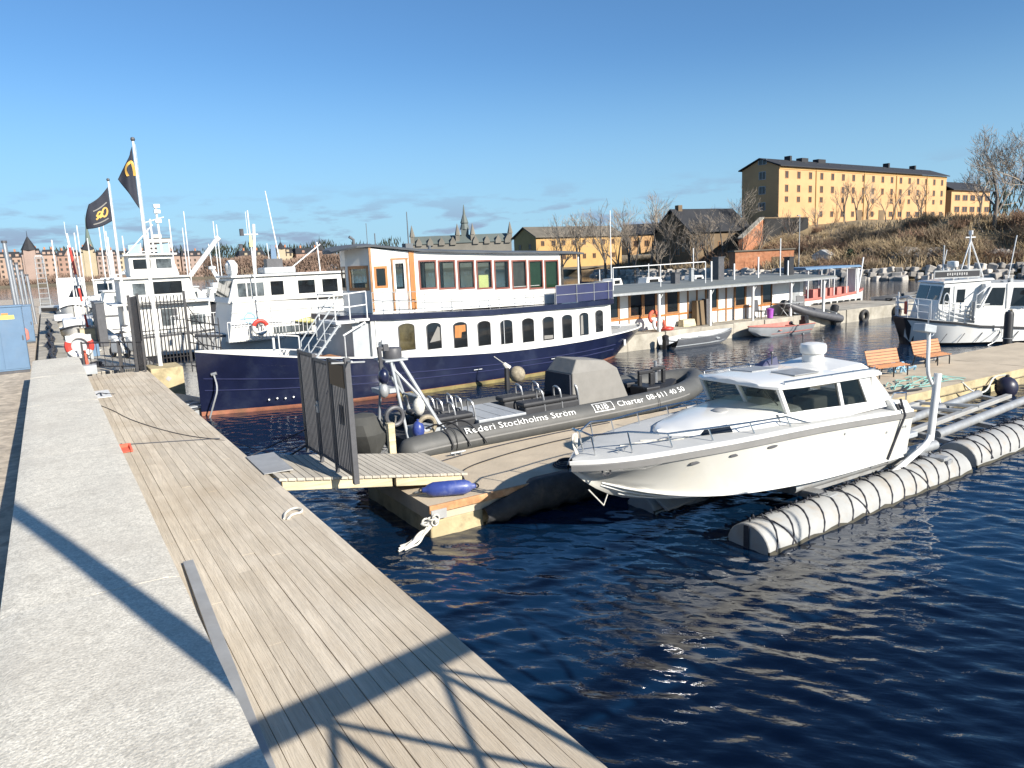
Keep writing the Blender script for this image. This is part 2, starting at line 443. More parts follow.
def tag(o, label=None, cat=None, group=None, kind=None):
    if label: o['label'] = label
    if cat: o['category'] = cat
    if group: o['group'] = group
    if kind: o['kind'] = kind
    return o

def thing(name, label, cat, loc=(0, 0, 0), rz=0.0, group=None):
    o = bpy.data.objects.new(name, None)
    COL.objects.link(o)
    o.location = loc; o.rotation_euler = (0, 0, rz); o.empty_display_size = 0.2
    return tag(o, label, cat, group)

def structure(o):
    o['kind'] = 'structure'
    return o

def kids(o):
    return [c for c in COL.objects if c.parent is o]

def dup(o, loc=None, rz=None, scale=None, label=None, group=None, parent=None):
    c = o.copy(); COL.objects.link(c)
    if parent is not None: c.parent = parent
    if loc is not None: c.location = loc
    if rz is not None: c.rotation_euler = (0, 0, rz)
    if scale is not None: c.scale = (scale, scale, scale) if not isinstance(scale, (tuple, list)) else scale
    if label: c['label'] = label
    if group: c['group'] = group
    for ch in kids(o):
        dup(ch, parent=c)
    return c

def rail_mb(mb, pts, heights=(1.0,), r=0.02, post_r=None, posts=True, n=6):
    """Horizontal rails at the given heights over a floor polyline, a post at each point."""
    for h in heights:
        mb.tube([(p[0], p[1], p[2] + h) for p in pts], r, n)
    if posts:
        for p in pts:
            mb.tube([p, (p[0], p[1], p[2] + max(heights))], post_r or r, n)
    return mb

def resample(pts, step):
    out = [Vector(pts[0])]
    for a, b in zip(pts[:-1], pts[1:]):
        a, b = Vector(a), Vector(b)
        k = max(1, int(round((b - a).length / step)))
        for i in range(1, k + 1):
            out.append(a.lerp(b, i / k))
    return out

def smooth_path(pts, it=2):
    pts = [Vector(p) for p in pts]
    for _ in range(it):
        q = [pts[0]]
        for a, b in zip(pts[:-1], pts[1:]):
            q.append(a * 0.75 + b * 0.25); q.append(a * 0.25 + b * 0.75)
        q.append(pts[-1]); pts = q
    return pts

def text_data(txt, size):
    cu = bpy.data.curves.new('lettering', 'FONT')
    cu.body = txt; cu.size = size; cu.extrude = 0.0; cu.resolution_u = 2
    o = bpy.data.objects.new('lettering', cu)
    COL.objects.link(o)
    dg = bpy.context.evaluated_depsgraph_get()
    me = bpy.data.meshes.new_from_object(o.evaluated_get(dg))
    bpy.data.objects.remove(o); bpy.data.curves.remove(cu)
    return me

def text_obj(txt, size, material, parent, fn, name='lettering', squeeze=1.0):
    """Flat lettering whose vertices are carried onto a surface by fn(u, v) -> (x, y, z)."""
    me = text_data(txt, size)
    bm = bmesh.new(); bm.from_mesh(me)
    vmin, vmax = min(v.co.y for v in bm.verts), max(v.co.y for v in bm.verts)
    for k in range(1, 14):
        c = vmin + (vmax - vmin) * k / 14
        bmesh.ops.bisect_plane(bm, geom=bm.verts[:] + bm.edges[:] + bm.faces[:], plane_co=(0, c, 0), plane_no=(0, 1, 0))
    bm.to_mesh(me); bm.free()
    for v in me.vertices:
        v.co = fn(v.co.x * squeeze, v.co.y)
    me.materials.clear()
    me.materials.append(M[material])
    o = bpy.data.objects.new(name, me)
    COL.objects.link(o); o.parent = parent
    return o

def interp(x, tab):
    """Piecewise-linear with smooth ends: tab = [(x, v), ...]."""
    if x <= tab[0][0]: return tab[0][1]
    for (a, va), (b, vb) in zip(tab[:-1], tab[1:]):
        if x <= b:
            return va + (vb - va) * (x - a) / (b - a)
    return tab[-1][1]

def smooth_interp(x, tab):
    xs = [t[0] for t in tab]; ys = [t[1] for t in tab]
    if x <= xs[0]: return ys[0]
    if x >= xs[-1]: return ys[-1]
    for i in range(len(xs) - 1):
        if x <= xs[i + 1]:
            h = xs[i + 1] - xs[i]; t = (x - xs[i]) / h
            m0 = (ys[i + 1] - ys[i - 1]) / (xs[i + 1] - xs[i - 1]) if i > 0 else (ys[1] - ys[0]) / h
            m1 = (ys[i + 2] - ys[i]) / (xs[i + 2] - xs[i]) if i + 2 < len(xs) else (ys[-1] - ys[-2]) / h
            return (2*t**3 - 3*t*t + 1)*ys[i] + (t**3 - 2*t*t + t)*h*m0 + (-2*t**3 + 3*t*t)*ys[i+1] + (t**3 - t*t)*h*m1
# ------------------------------------------------------------------ water
def wave_height(X, Y):
    g = np.random.default_rng(11)
    Z = np.zeros_like(X)
    main = math.atan2(0.66, 0.75)                       # wind direction (towards)
    for k in range(90):
        lam = 0.15 * (4.5 ** (g.random() ** 1.1))         # 0.15 .. 0.68 m
        th = main + g.normal(0, 0.55)
        kx, ky = math.cos(th), math.sin(th)
        kk = 2 * math.pi / lam
        slope = 0.0195 * (lam / 0.5) ** 0.05
        ph = kk * (kx * X + ky * Y) + g.random() * 6.283
        ph += 0.8 * np.sin(0.35 * (ky * X - kx * Y) + g.random() * 6.283)
        Z += slope / kk * np.sin(ph)
    return Z

def build_water():
    m = bpy.data.materials.new('water'); m.use_nodes = True
    n, l = m.node_tree.nodes, m.node_tree.links
    b = n['Principled BSDF']
    b.inputs['Base Color'].default_value = (0.002, 0.013, 0.036, 1)
    b.inputs['Roughness'].default_value = 0.03
    b.inputs['IOR'].default_value = 1.58
    t = n.new('ShaderNodeTexCoord')
    mpn = n.new('ShaderNodeMapping'); mpn.vector_type = 'TEXTURE'; mpn.inputs['Rotation'].default_value = (0, 0, R_(-49)); mpn.inputs['Scale'].default_value = (2.0, 0.75, 1)
    l.new(t.outputs['Object'], mpn.inputs['Vector'])
    prev = None
    for sc, st, di in ((1.2, 0.40, 0.06), (3.4, 0.45, 0.035), (9.0, 0.35, 0.012)):
        nn = n.new('ShaderNodeTexNoise'); nn.inputs['Scale'].default_value = sc; nn.inputs['Detail'].default_value = 3
        l.new(mpn.outputs['Vector'], nn.inputs['Vector'])
        bp = n.new('ShaderNodeBump'); bp.inputs['Strength'].default_value = st; bp.inputs['Distance'].default_value = di
        l.new(nn.outputs['Fac'], bp.inputs['Height'])
        if prev is not None: l.new(prev.outputs['Normal'], bp.inputs['Normal'])
        prev = bp
    l.new(prev.outputs['Normal'], b.inputs['Normal'])
    x0, x1, y0, y1, st = 0.9, 34.0, 0.5, 27.0, 0.045
    xs = np.arange(x0, x1 + st, st); ys = np.arange(y0, y1 + st, st)
    X, Y = np.meshgrid(xs, ys)
    Z = wave_height(X, Y)
    fade = np.clip(np.minimum.reduce([(xs[-1] - X) / 6, (ys[-1] - Y) / 6, (X - xs[0]) / 0.6, (Y - ys[0]) / 1.0]), 0, 1)
    Z *= fade * np.clip(1.15 - np.hypot(X - 8, Y - 4) / 40, 0.35, 1)
    nx, ny = len(xs), len(ys)
    far = 3000.0
    v = np.stack([X, Y, Z], -1).reshape(-1, 3)
    ii = np.arange(nx * ny).reshape(ny, nx)
    q = np.stack([ii[:-1, :-1], ii[:-1, 1:], ii[1:, 1:], ii[1:, :-1]], -1).reshape(-1, 4)
    X0, X1, Y0, Y1 = xs[0], xs[-1], ys[0], ys[-1]
    o = len(v)
    ext = np.array([(X0, Y0, 0), (X1, Y0, 0), (X1, Y1, 0), (X0, Y1, 0), (X0 - 900, Y0 - 600, 0), (far, Y0 - 600, 0), (far, far, 0), (X0 - 900, far, 0)])
    v = np.concatenate([v, ext])
    q = np.concatenate([q, np.array([(4, 5, 1, 0), (5, 6, 2, 1), (6, 7, 3, 2), (7, 4, 0, 3)]) + o])
    me = bpy.data.meshes.new('water')
    me.vertices.add(len(v)); me.vertices.foreach_set('co', v.ravel())
    me.loops.add(q.size); me.loops.foreach_set('vertex_index', q.ravel().astype(np.int32))
    me.polygons.add(len(q)); me.polygons.foreach_set('loop_start', (np.arange(len(q)) * 4).astype(np.int32))
    me.polygons.foreach_set('use_smooth', np.ones(len(q), dtype=bool))
    me.update(calc_edges=True)
    me.materials.append(m)
    ob = bpy.data.objects.new('water', me); COL.objects.link(ob)
    structure(ob)
build_water()

# ------------------------------------------------------------------ quay, pavement, boardwalk
mb = MB()
mb.bb(-40, 0.85, -12, 160, -3.0, 1.10)
structure(mb.build('quay', 'stone', smooth=0))
mb = MB(); mb.bb(-40, -0.70, -12, 160, 1.10, 1.25); structure(mb.build('pavement', 'pave', smooth=0))

def boards_along_y(mb, x0, x1, y0, y1, z, w, gap, th, lens=(3.2, 4.6), jit=0.004):
    x = x0
    while x < x1 - 0.02:
        xe = min(x + w, x1)
        y = y0 - rnd.uniform(0, 3.0)
        while y < y1:
            ye = y + rnd.uniform(*lens)
            a, b_ = max(y, y0), min(ye, y1)
            if b_ - a > 0.05:
                dz = rnd.uniform(-jit, jit)
                mb.bb(x, xe - gap * rnd.uniform(0.35, 1.0), a + 0.001, b_ - 0.001, z - th + dz, z + dz)
            y = ye
        x = xe
mb = MB(); boards_along_y(mb, 0.70, 2.70, -5, 28.4, 1.25, 0.142, 0.009, 0.045, jit=0.002)
structure(mb.build('boardwalk', 'deckwood', smooth=0))
mb = MB()
mb.bb(2.62, 2.70, -5, 28.4, 0.98, 1.195)
for y in np.arange(-4.5, 28.4, 2.4):
    mb.bb(0.86, 2.6, y, y + 0.12, 1.0, 1.19)
    mb.bb(2.42, 2.60, y, y + 0.16, -1.5, 1.0)
structure(mb.build('boardwalk_frame', 'oldwood', smooth=0))

# granite parapet: coping stones over a battered face
root = thing('granite_wall', 'wide pale grey granite parapet running along the wooden boardwalk', 'wall', (0.05, 12, 0))
y = -5.0; k = 0
ys_ = [-5.0, 0.6, 6.55, 12.3, 17.6, 22.8, 27.8]
mb = MB()
for a, b_ in zip(ys_[:-1], ys_[1:]):
    h = rnd.uniform(-0.003, 0.003)
    nx_, ny_ = 12, 36
    vs = []
    for j in range(ny_ + 1):
        for i in range(nx_ + 1):
            u = i / nx_; w_ = j / ny_
            x = -0.60 + 1.27 * u
            yy = a + 0.004 + (b_ - a - 0.008) * w_
            edge = max(0, 1 - min(u, 1 - u) * nx_) * 0.02 + max(0, 1 - min(w_, 1 - w_) * ny_) * 0.004
            vs.append((x - 0.05, yy - 12, 2.0 + h - edge + rnd.uniform(-0.002, 0.002) + 0.008 * math.sin(u * 5 + a) * math.sin(w_ * 9)))
    fs = [(j * (nx_ + 1) + i, j * (nx_ + 1) + i + 1, (j + 1) * (nx_ + 1) + i + 1, (j + 1) * (nx_ + 1) + i) for j in range(ny_) for i in range(nx_)]
    n0 = len(vs)
    ringi = [i for i in range(nx_ + 1)] + [(j * (nx_ + 1) + nx_) for j in range(1, ny_ + 1)] + [ny_ * (nx_ + 1) + i for i in range(nx_ - 1, -1, -1)] + [j * (nx_ + 1) for j in range(ny_ - 1, 0, -1)]
    vs += [(vs[i][0], vs[i][1], 1.62) for i in ringi]
    m_ = len(ringi)
    fs += [(ringi[(i + 1) % m_], ringi[i], n0 + i, n0 + (i + 1) % m_) for i in range(m_)]
    mb.add(vs, fs)
mb.build('coping', 'granite', root, smooth=50)
mb = MB(); mb.bb(-0.56, 0.52, -17, 15.7, 1.10, 1.625); mb.build('wall_face', 'stone', root, smooth=0)

# lower ledge beyond the parapet with its heavy chain
mb = MB()
for k in range(24):
    a = 28.0 + k * 4.3
    mb.bb(-0.55, 0.48, a + 0.01, a + 4.29, 1.10, 1.50 + rnd.uniform(-0.02, 0.02))
tag(mb.build('stone_ledge', 'quaystone', smooth=0, bevel=0.02), 'low worn stone ledge carrying a heavy black chain beyond the parapet', 'ledge')
mb = MB()
yy = 28.6; k = 0
while yy < 62:
    x = -0.05 + 0.05 * math.sin(yy * 0.9)
    L, Wd = 0.46, 0.125
    pts = []
    tw = 0.35 * math.sin(k * 1.3)
    for i in range(16):
        a = 2 * math.pi * i / 16
        u = (L / 2 - Wd) * (1 if math.cos(a) > 0 else -1) + Wd * math.cos(a)
        w_ = Wd * math.sin(a)
        if k % 2 == 0: pts.append((x + w_ * math.cos(tw), yy + u, 1.56 + w_ * math.sin(tw) * 0.4))
        else: pts.append((x + w_ * 0.35 * math.sin(tw), yy + u, 1.64 + w_ * 0.85))
    mb.tube(pts, 0.042, 8, closed=True)
    yy += 0.33; k += 1
for (dx, dy) in ((0.06, -0.35), (0.2, -0.3), (0.12, -0.1), (0.25, -0.55), (-0.12, -0.5)):
    mb.ring((dx, 28.7 + dy + 0.2, 1.62), 0.13, 0.038, 'z' if dx > 0.1 else 'x', 12, 6)
tag(mb.build('anchor_chain', 'blackiron'), 'heavy black anchor chain laid along the stone ledge', 'chain')

# grey metal strip lying between parapet and boards
mb = MB(); mb.hexa([(0.76, 4.2, 1.262), (0.875, 4.2, 1.262), (1.05, 8.75, 1.262), (0.94, 8.75, 1.262)], [(0.76, 4.2, 1.31), (0.875, 4.2, 1.31), (1.05, 8.75, 1.29), (0.94, 8.75, 1.29)])
tag(mb.build('metal_strip', 'plate', smooth=0, bevel=0.004), 'long narrow grey metal strip lying on the boards beside the parapet', 'metal strip')
# red cloth / scoop at the foot of the parapet
root = thing('dustpan', 'small faded red dustpan lying on the boards near the parapet', 'dustpan', (0.86, 15.4, 1.26))
mb = MB()
mb.hexa([(-0.14, -0.20, 0), (0.16, -0.16, 0), (0.14, 0.2, 0), (-0.12, 0.2, 0)], [(-0.14, -0.20, 0.015), (0.16, -0.16, 0.015), (0.14, 0.2, 0.03), (-0.12, 0.2, 0.03)])
mb.hexa([(-0.15, 0.18, 0), (0.17, 0.18, 0), (0.15, 0.24, 0), (-0.13, 0.24, 0)], [(-0.15, 0.18, 0.09), (0.17, 0.18, 0.09), (0.15, 0.24, 0.09), (-0.13, 0.24, 0.09)])
mb.hexa([(-0.17, -0.18, 0), (-0.13, -0.2, 0), (-0.12, 0.24, 0), (-0.15, 0.24, 0)], [(-0.17, -0.18, 0.03), (-0.13, -0.2, 0.03), (-0.12, 0.24, 0.09), (-0.15, 0.24, 0.09)])
mb.hexa([(0.13, -0.18, 0), (0.17, -0.18, 0), (0.17, 0.24, 0), (0.13, 0.24, 0)], [(0.13, -0.18, 0.03), (0.17, -0.18, 0.03), (0.17, 0.24, 0.09), (0.13, 0.24, 0.09)])
mb.build('pan', 'redcloth', root, bevel=0.008)
mb = MB(); mb.tube([(0, 0.2, 0.05), (0.02, 0.36, 0.06)], 0.02, 8); mb.build('handle', 'black', root)
# white paper board with a black pattern at the parapet's far end
root = thing('road_stencil', 'white stencil sheet with small dark marks lying at the parapet foot', 'stencil sheet', (0.93, 23.5, 1.262))
mb = MB(); mb.box((0, 0, 0.006), (0.55, 1.5, 0.012)); mb.build('sheet', 'white', root, smooth=0)
mb = MB()
for i in range(5):
    mb.box((-0.14 + 0.09 * i, -0.1 + 0.1 * (i % 2), 0.017), (0.045, 0.4 + 0.15 * (i % 3), 0.004), rz=0.3 * (i - 2))
mb.build('mark', 'black', root, smooth=0)
# loops of thin line on the boards
mb = MB(); mb.tube(smooth_path([(0.72, 22.0, 1.265), (1.05, 20.5, 1.262), (1.3, 18.6, 1.262), (2.0, 16.0, 1.262), (2.72, 14.8, 1.262), (3.3, 14.0, 1.0), (3.9, 13.8, 1.2)], 3), 0.008, 5)
tag(mb.build('thin_line', 'ropedark'), 'thin dark mooring line wandering across the boardwalk to the gate', 'line')
mb = MB(); mb.box((1.70, 15.65, 1.2545), (1.95, 0.05, 0.008), rz=-0.46); 
tag(mb.build('cover_strip', 'irongrey', smooth=0), 'dark flat strip fixed slantwise across the boardwalk', 'strip')
mb = MB()
mb.tube(smooth_path([(2.30, 9.55, 1.262), (2.36, 9.75, 1.27), (2.50, 9.85, 1.285), (2.6, 9.75, 1.28), (2.55, 9.62, 1.268), (2.42, 9.62, 1.275), (2.33, 9.5, 1.262)], 2), 0.016, 6)
tag(mb.build('rope_loop', 'rope'), 'small pale rope loop lying near the boardwalk edge', 'rope')

# the footbridge the photographer stands on (its railing throws the truss shadow on the boards)
root = thing('footbridge', 'steel truss footbridge crossing above the quay, standing behind the view', 'footbridge', (2, -1.0, 2.8))
def bz(x): return 0.09 * (x - 2.1)
for yy, nm in ((1.12, 'near'), (-1.3, 'far')):
    mb = MB()
    mb.hexa([(-9, yy, bz(-7) + 1.03), (9, yy, bz(11) + 1.03), (9, yy + 0.1, bz(11) + 1.03), (-9, yy + 0.1, bz(-7) + 1.03)],
            [(-9, yy, bz(-7) + 1.21), (9, yy, bz(11) + 1.21), (9, yy + 0.1, bz(11) + 1.21), (-9, yy + 0.1, bz(-7) + 1.21)])
    mb.build('handrail', 'irongrey', root, smooth=0)
    mb = MB()
    for i in range(-9, 9):
        x = i + 0.55
        z = bz(x + 2) + 1.05
        mb.tube([(x, yy + 0.05, -0.05), (x, yy + 0.05, z)], 0.032, 8)
        mb.tube([(x, yy + 0.05, z), (x + 1.0, yy + 0.05, 0.0)], 0.026, 8)
        mb.tube([(x, yy + 0.05, 0.0), (x + 1.0, yy + 0.05, z)], 0.026, 8)
    mb.build('lattice', 'irongrey', root)
mb = MB(); mb.bb(-9, 9, -1.2, 1.12, -0.25, 0.0); mb.build('deck_slab', 'oldwood', root, smooth=0)
mb = MB(); mb.tube([(2.02, -0.42, 2.55), (2.02, -0.42, 18)], [0.12, 0.07], 12)
tag(mb.build('bridge_mast', 'galv'), 'tall tapering mast fixed to the footbridge behind the view', 'mast')
# ------------------------------------------------------------------ gangway and gate
root = thing('gangway', 'short sloping timber gangway leading from boardwalk down to the floating dock', 'gangway', (2.7, 12.4, 1.27))
def gz(x): return -0.165 * x
mb = MB()
x = 0.05
while x < 3.4:
    w = 0.14
    mb.hexa([(x, -0.9, gz(x) - 0.045), (x + w - 0.01, -0.9, gz(x + w) - 0.045), (x + w - 0.01, 0.95, gz(x + w) - 0.045), (x, 0.95, gz(x) - 0.045)],
            [(x, -0.9, gz(x)), (x + w - 0.01, -0.9, gz(x + w)), (x + w - 0.01, 0.95, gz(x + w)), (x, 0.95, gz(x))])
    x += w
mb.build('planking', 'gangwood', root, smooth=0, bevel=0.004, seg=1)
mb = MB()
for yy in (-0.86, 0.0, 0.82):
    for a, b_ in ((0.1, 1.95), (2.02, 3.3)):
        mb.hexa([(a, yy, gz(a) - 0.21), (b_, yy, gz(b_) - 0.21), (b_, yy + 0.09, gz(b_) - 0.21), (a, yy + 0.09, gz(a) - 0.21)],
                [(a, yy, gz(a) - 0.048), (b_, yy, gz(b_) - 0.048), (b_, yy + 0.09, gz(b_) - 0.048), (a, yy + 0.09, gz(a) - 0.048)])
mb.build('stringer', 'beamwood', root, smooth=0, bevel=0.006)
mb = MB(); mb.hexa([(-0.08, -0.5, -0.008), (0.38, -0.52, -0.014), (0.42, 0.85, -0.014), (-0.06, 0.88, -0.008)], [(-0.08, -0.5, 0.002), (0.38, -0.52, 0.006), (0.42, 0.85, 0.006), (-0.06, 0.88, 0.002)])
mb.build('apron_plate', 'plate', root, smooth=0)

root = thing('security_gate', 'tall dark barred security gate with three panels standing across the gangway', 'gate', (3.80, 10.9, 1.2))
def gate_panel(y0, y1, z0, z1, nm, sign=False):
    mb = MB()
    mb.bb(-0.02, 0.02, y0, y0 + 0.05, z0, z1); mb.bb(-0.02, 0.02, y1 - 0.05, y1, z0, z1)
    mb.bb(-0.018, 0.018, y0 + 0.05, y1 - 0.05, z1 - 0.05, z1 - 0.001); mb.bb(-0.018, 0.018, y0 + 0.05, y1 - 0.05, z0 + 0.001, z0 + 0.05)
    p = mb.build(nm, 'irongrey', root, smooth=0)
    mb = MB()
    k = int((y1 - y0) / 0.075)
    for i in range(1, k):
        yy = y0 + (y1 - y0) * i / k
        mb.bb(-0.012, 0.012, yy - 0.011, yy + 0.011, z0 + 0.05, z1 - 0.05)
    mb.build('bars', 'irongrey', p, smooth=0)
    return p
gate_panel(1.78, 2.58, 0.0, 1.84, 'side_panel')
d = gate_panel(0.95, 1.70, 0.03, 1.78, 'gate_leaf')
mb = MB(); mb.box((-0.035, 1.62, 0.92), (0.03, 0.08, 0.2)); mb.box((-0.06, 1.60, 0.95), (0.05, 0.03, 0.03)); mb.build('lock', 'galv', d, smooth=0)
s_ = gate_panel(0.10, 0.88, 0.0, 1.84, 'side_panel')
mb = MB(); mb.bb(-0.03, -0.022, 0.16, 0.84, 1.42, 1.78); mb.build('sign_plate', 'darktimber', root, smooth=0)
mb = MB(); mb.bb(0.02, 0.034, 0.28, 0.50, 0.85, 1.15, 0); mb.build('notice', 'plate', root, smooth=0)
for yy, h, w in ((0.04, 1.92, 0.09), (0.915, 1.84, 0.06), (1.74, 1.84, 0.06), (2.61, 1.86, 0.05)):
    mb = MB(); mb.bb(-w / 2, w / 2, yy - w / 2, yy + w / 2, -0.1, h); mb.build('post', 'irongrey', root, smooth=0, bevel=0.005)
mb = MB(); mb.tube([(0, 0.04, 1.9), (0, 0.04, 2.25)], 0.014, 6)
mb.tube([(-0.25, 0.02, 1.86), (0.3, 0.06, 1.82)], 0.016, 6); mb.tube([(0, -0.2, 1.88), (0, 0.3, 1.84)], 0.016, 6)
mb.build('spike', 'galv', root)
mb = MB(); mb.tube([(0.0, 2.55, 0.35), (-1.0, 2.75, -0.02)], 0.012, 5); mb.tube([(0.0, 2.58, 0.05), (-0.75, 2.9, -0.4), (-0.9, 2.7, -0.35)], 0.02, 5)
mb.build('stay', 'ropedark', root)

# ------------------------------------------------------------------ the floating dock
root = thing('floating_dock', 'long tan concrete floating dock between the white motorboat and the grey inflatable', 'dock', (4.9, 10.65, 0))
mb = MB()
mb.bb(0.01, 1.02, 0.012, 2.85, -0.5, 0.298)
mb.bb(1.022, 26.2, 0.16, 2.85, -0.5, 0.298)
mb.build('float', 'dockside', root, smooth=0, bevel=0.03)
mb = MB()
for a, b_ in ((0, 7.0), (7.006, 14.0), (14.006, 20.5), (20.506, 26.3)):
    nx_, ny_ = 40, 14
    vs = []
    for j in range(ny_ + 1):
        for i in range(nx_ + 1):
            vs.append((a + (b_ - a) * i / nx_, 2.9 * j / ny_, 0.555 + 0.006 * math.sin(i * 0.9 + a) * math.sin(j * 0.8)))
    fs = [(j * (nx_ + 1) + i, j * (nx_ + 1) + i + 1, (j + 1) * (nx_ + 1) + i + 1, (j + 1) * (nx_ + 1) + i) for j in range(ny_) for i in range(nx_)]
    mb.add(vs, fs)
    mb.add([(a, 0, 0.30), (b_, 0, 0.30), (b_, 2.9, 0.30), (a, 2.9, 0.30), (a, 0, 0.556), (b_, 0, 0.556), (b_, 2.9, 0.556), (a, 2.9, 0.556)],
           [(0, 3, 2, 1), (0, 1, 5, 4), (1, 2, 6, 5), (2, 3, 7, 6), (3, 0, 4, 7)])
mb.build('deck_slab', 'concrete', root, smooth=30)
mb = MB(); mb.bb(-0.02, 2.2, -0.055, -0.004, 0.44, 0.575); mb.build('edge_timber', 'rust', root, smooth=0, bevel=0.012)
mb = MB(); mb.bb(2.2, 26.2, -0.05, -0.004, 0.33, 0.56); mb.build('edge_timber', 'dockside', root, smooth=0, bevel=0.012)
mb = MB(); mb.bb(0.0, 0.28, -0.075, -0.058, 0.34, 0.50); mb.build('bracket_plate', 'plate', root, smooth=0)
# worn rubber sheet hung along the front edge
vs, fs = [], []
nx_ = 90
for i in range(nx_ + 1):
    x = 1.0 + 9.5 * i / nx_
    sag = 0.05 * math.sin(i * 0.7) + 0.03 * math.sin(i * 2.1)
    t = min(1, max(0, (x - 1.0) / 0.7))
    top = 0.30 + 0.29 * min(1, (x - 1.0) / 1.1)
    bot = 0.06 + 0.03 * math.sin(i * 1.3)
    for j in range(6):
        w = j / 5
        z = top + (bot - top) * w
        y = -0.075 - 0.10 * math.sin(w * 3.1) - 0.02 * math.sin(i * 1.9 + j * 1.3)
        vs.append((x, y, z))
    vs.append((x, 0.10, top + 0.004 if x > 2.0 else top - 0.05))
for i in range(nx_):
    for j in range(5):
        a = i * 7 + j
        fs.append((a, a + 7, a + 8, a + 1))
    fs.append((i * 7, i * 7 + 6, (i + 1) * 7 + 6, (i + 1) * 7))
mb = MB(); mb.add(vs, fs); o = mb.build('rubber_fender', 'rubber', root, smooth=60)
md = o.modifiers.new('thick', 'SOLIDIFY'); md.thickness = 0.03
mb = MB()
for a in (1.9, 8.6, 14.6, 20.0):
    for yy in (2.55,):
        mb.tube([(a - 0.17, yy, 0.63), (a + 0.17, yy, 0.63)], 0.022, 8); mb.tube([(a - 0.07, yy, 0.56), (a - 0.07, yy, 0.63)], 0.018, 6); mb.tube([(a + 0.07, yy, 0.56), (a + 0.07, yy, 0.63)], 0.018, 6)
mb.build('cleat', 'galv', root)
# cracks/hoses lying on the dock
mb = MB(); mb.tube(smooth_path([(6.05, 11.55, 0.575), (6.3, 12.2, 0.575), (7.4, 12.55, 0.575), (8.6, 12.75, 0.575), (9.4, 12.8, 0.575)], 3), 0.013, 6)
tag(mb.build('water_hose', 'black'), 'thin black hose curving across the dock beside the inflatable', 'hose')
mb = MB(); mb.tube(smooth_path([(5.4, 12.7, 0.575), (7.0, 13.2, 0.575), (9.0, 13.4, 0.575), (11.0, 13.4, 0.575)], 2), 0.012, 6)
tag(mb.build('power_cable', 'ropedark'), 'dark cable lying straight along the dock next to the inflatable', 'cable')
mb = MB()
for k in range(4):
    mb.ring((8.05 + 0.02 * k, 11.12 + 0.02 * k, 0.585 + 0.018 * k), 0.26 - 0.03 * k, 0.016, 'z', 20, 6)
mb.tube(smooth_path([(7.8, 11.1, 0.60), (7.7, 10.9, 0.62), (8.3, 10.7, 0.58)]), 0.016, 6)
tag(mb.build('coiled_rope', 'ropedark'), 'coil of black rope on the dock beside the motorboat bow', 'rope coil')

# blue cylinder fender lying on the corner of the dock
root = thing('boat_fender', 'faded blue cylindrical boat fender lying on the rusty dock corner', 'fender', (5.42, 10.93, 0.70), rz=-0.42)
mb = MB(); mb.lathe([(0.02, -0.47), (0.05, -0.44), (0.05, -0.40), (0.09, -0.36), (0.125, -0.27), (0.13, 0.0), (0.125, 0.27), (0.09, 0.36), (0.05, 0.40), (0.05, 0.44), (0.02, 0.47)], n=20, axis='x')
mb.build('body', 'fenderblue', root, smooth=50)
for s in (-1, 1):
    mb = MB(); mb.ring((0.47 * s, 0, 0), 0.035, 0.014, 'y', 12, 6); mb.build('eye', 'black', root)
mb = MB(); mb.tube(smooth_path([(-0.5, 0, 0), (-0.62, 0.1, -0.08), (-0.55, 0.25, -0.11), (-0.3, 0.25, -0.12)]), 0.014, 6); mb.build('lanyard', 'rope', root)
# tangle of mooring rope on the corner
mb = MB()
r2 = random.Random(3)
for k in range(5):
    p = [(4.98 + r2.uniform(-0.04, 0.04), 10.60, 0.38 + r2.uniform(-0.05, 0.03))]
    q = (4.30 + r2.uniform(-0.10, 0.1), 10.55 + r2.uniform(-0.15, 0.1), 0.02)
    for i in range(1, 5):
        t = i / 5
        p.append((p[0][0] + (q[0] - p[0][0]) * t + r2.uniform(-0.04, 0.04), p[0][1] + (q[1] - p[0][1]) * t, 0.38 * (1 - t) - 0.08 * math.sin(3.1 * t) + 0.05 * r2.uniform(-1, 1)))
    p.append(q)
    mb.tube(smooth_path(p), 0.018, 6)
for k in range(7):
    mb.ring((4.93 + r2.uniform(-0.25, 0.03), 10.58 + r2.uniform(-0.05, 0.03), 0.33 + r2.uniform(-0.08, 0.08)), 0.06, 0.016, r2.choice(['x', 'y', 'z']), 10, 5)
tag(mb.build('mooring_rope', 'rope'), 'tangled white mooring rope hanging from the dock corner into the water', 'rope')
mb = MB(); mb.bb(-0.07, 0.07, -0.06, 0.06, 0, 0.85); mb.bb(-0.075, 0.075, -0.065, 0.065, 0.85, 0.87)
tag(mb.build('timber_post', 'beamwood', smooth=0, bevel=0.01, loc=(5.45, 13.42, 0.55)), 'short pale square timber post at the foot of the gangway', 'post')

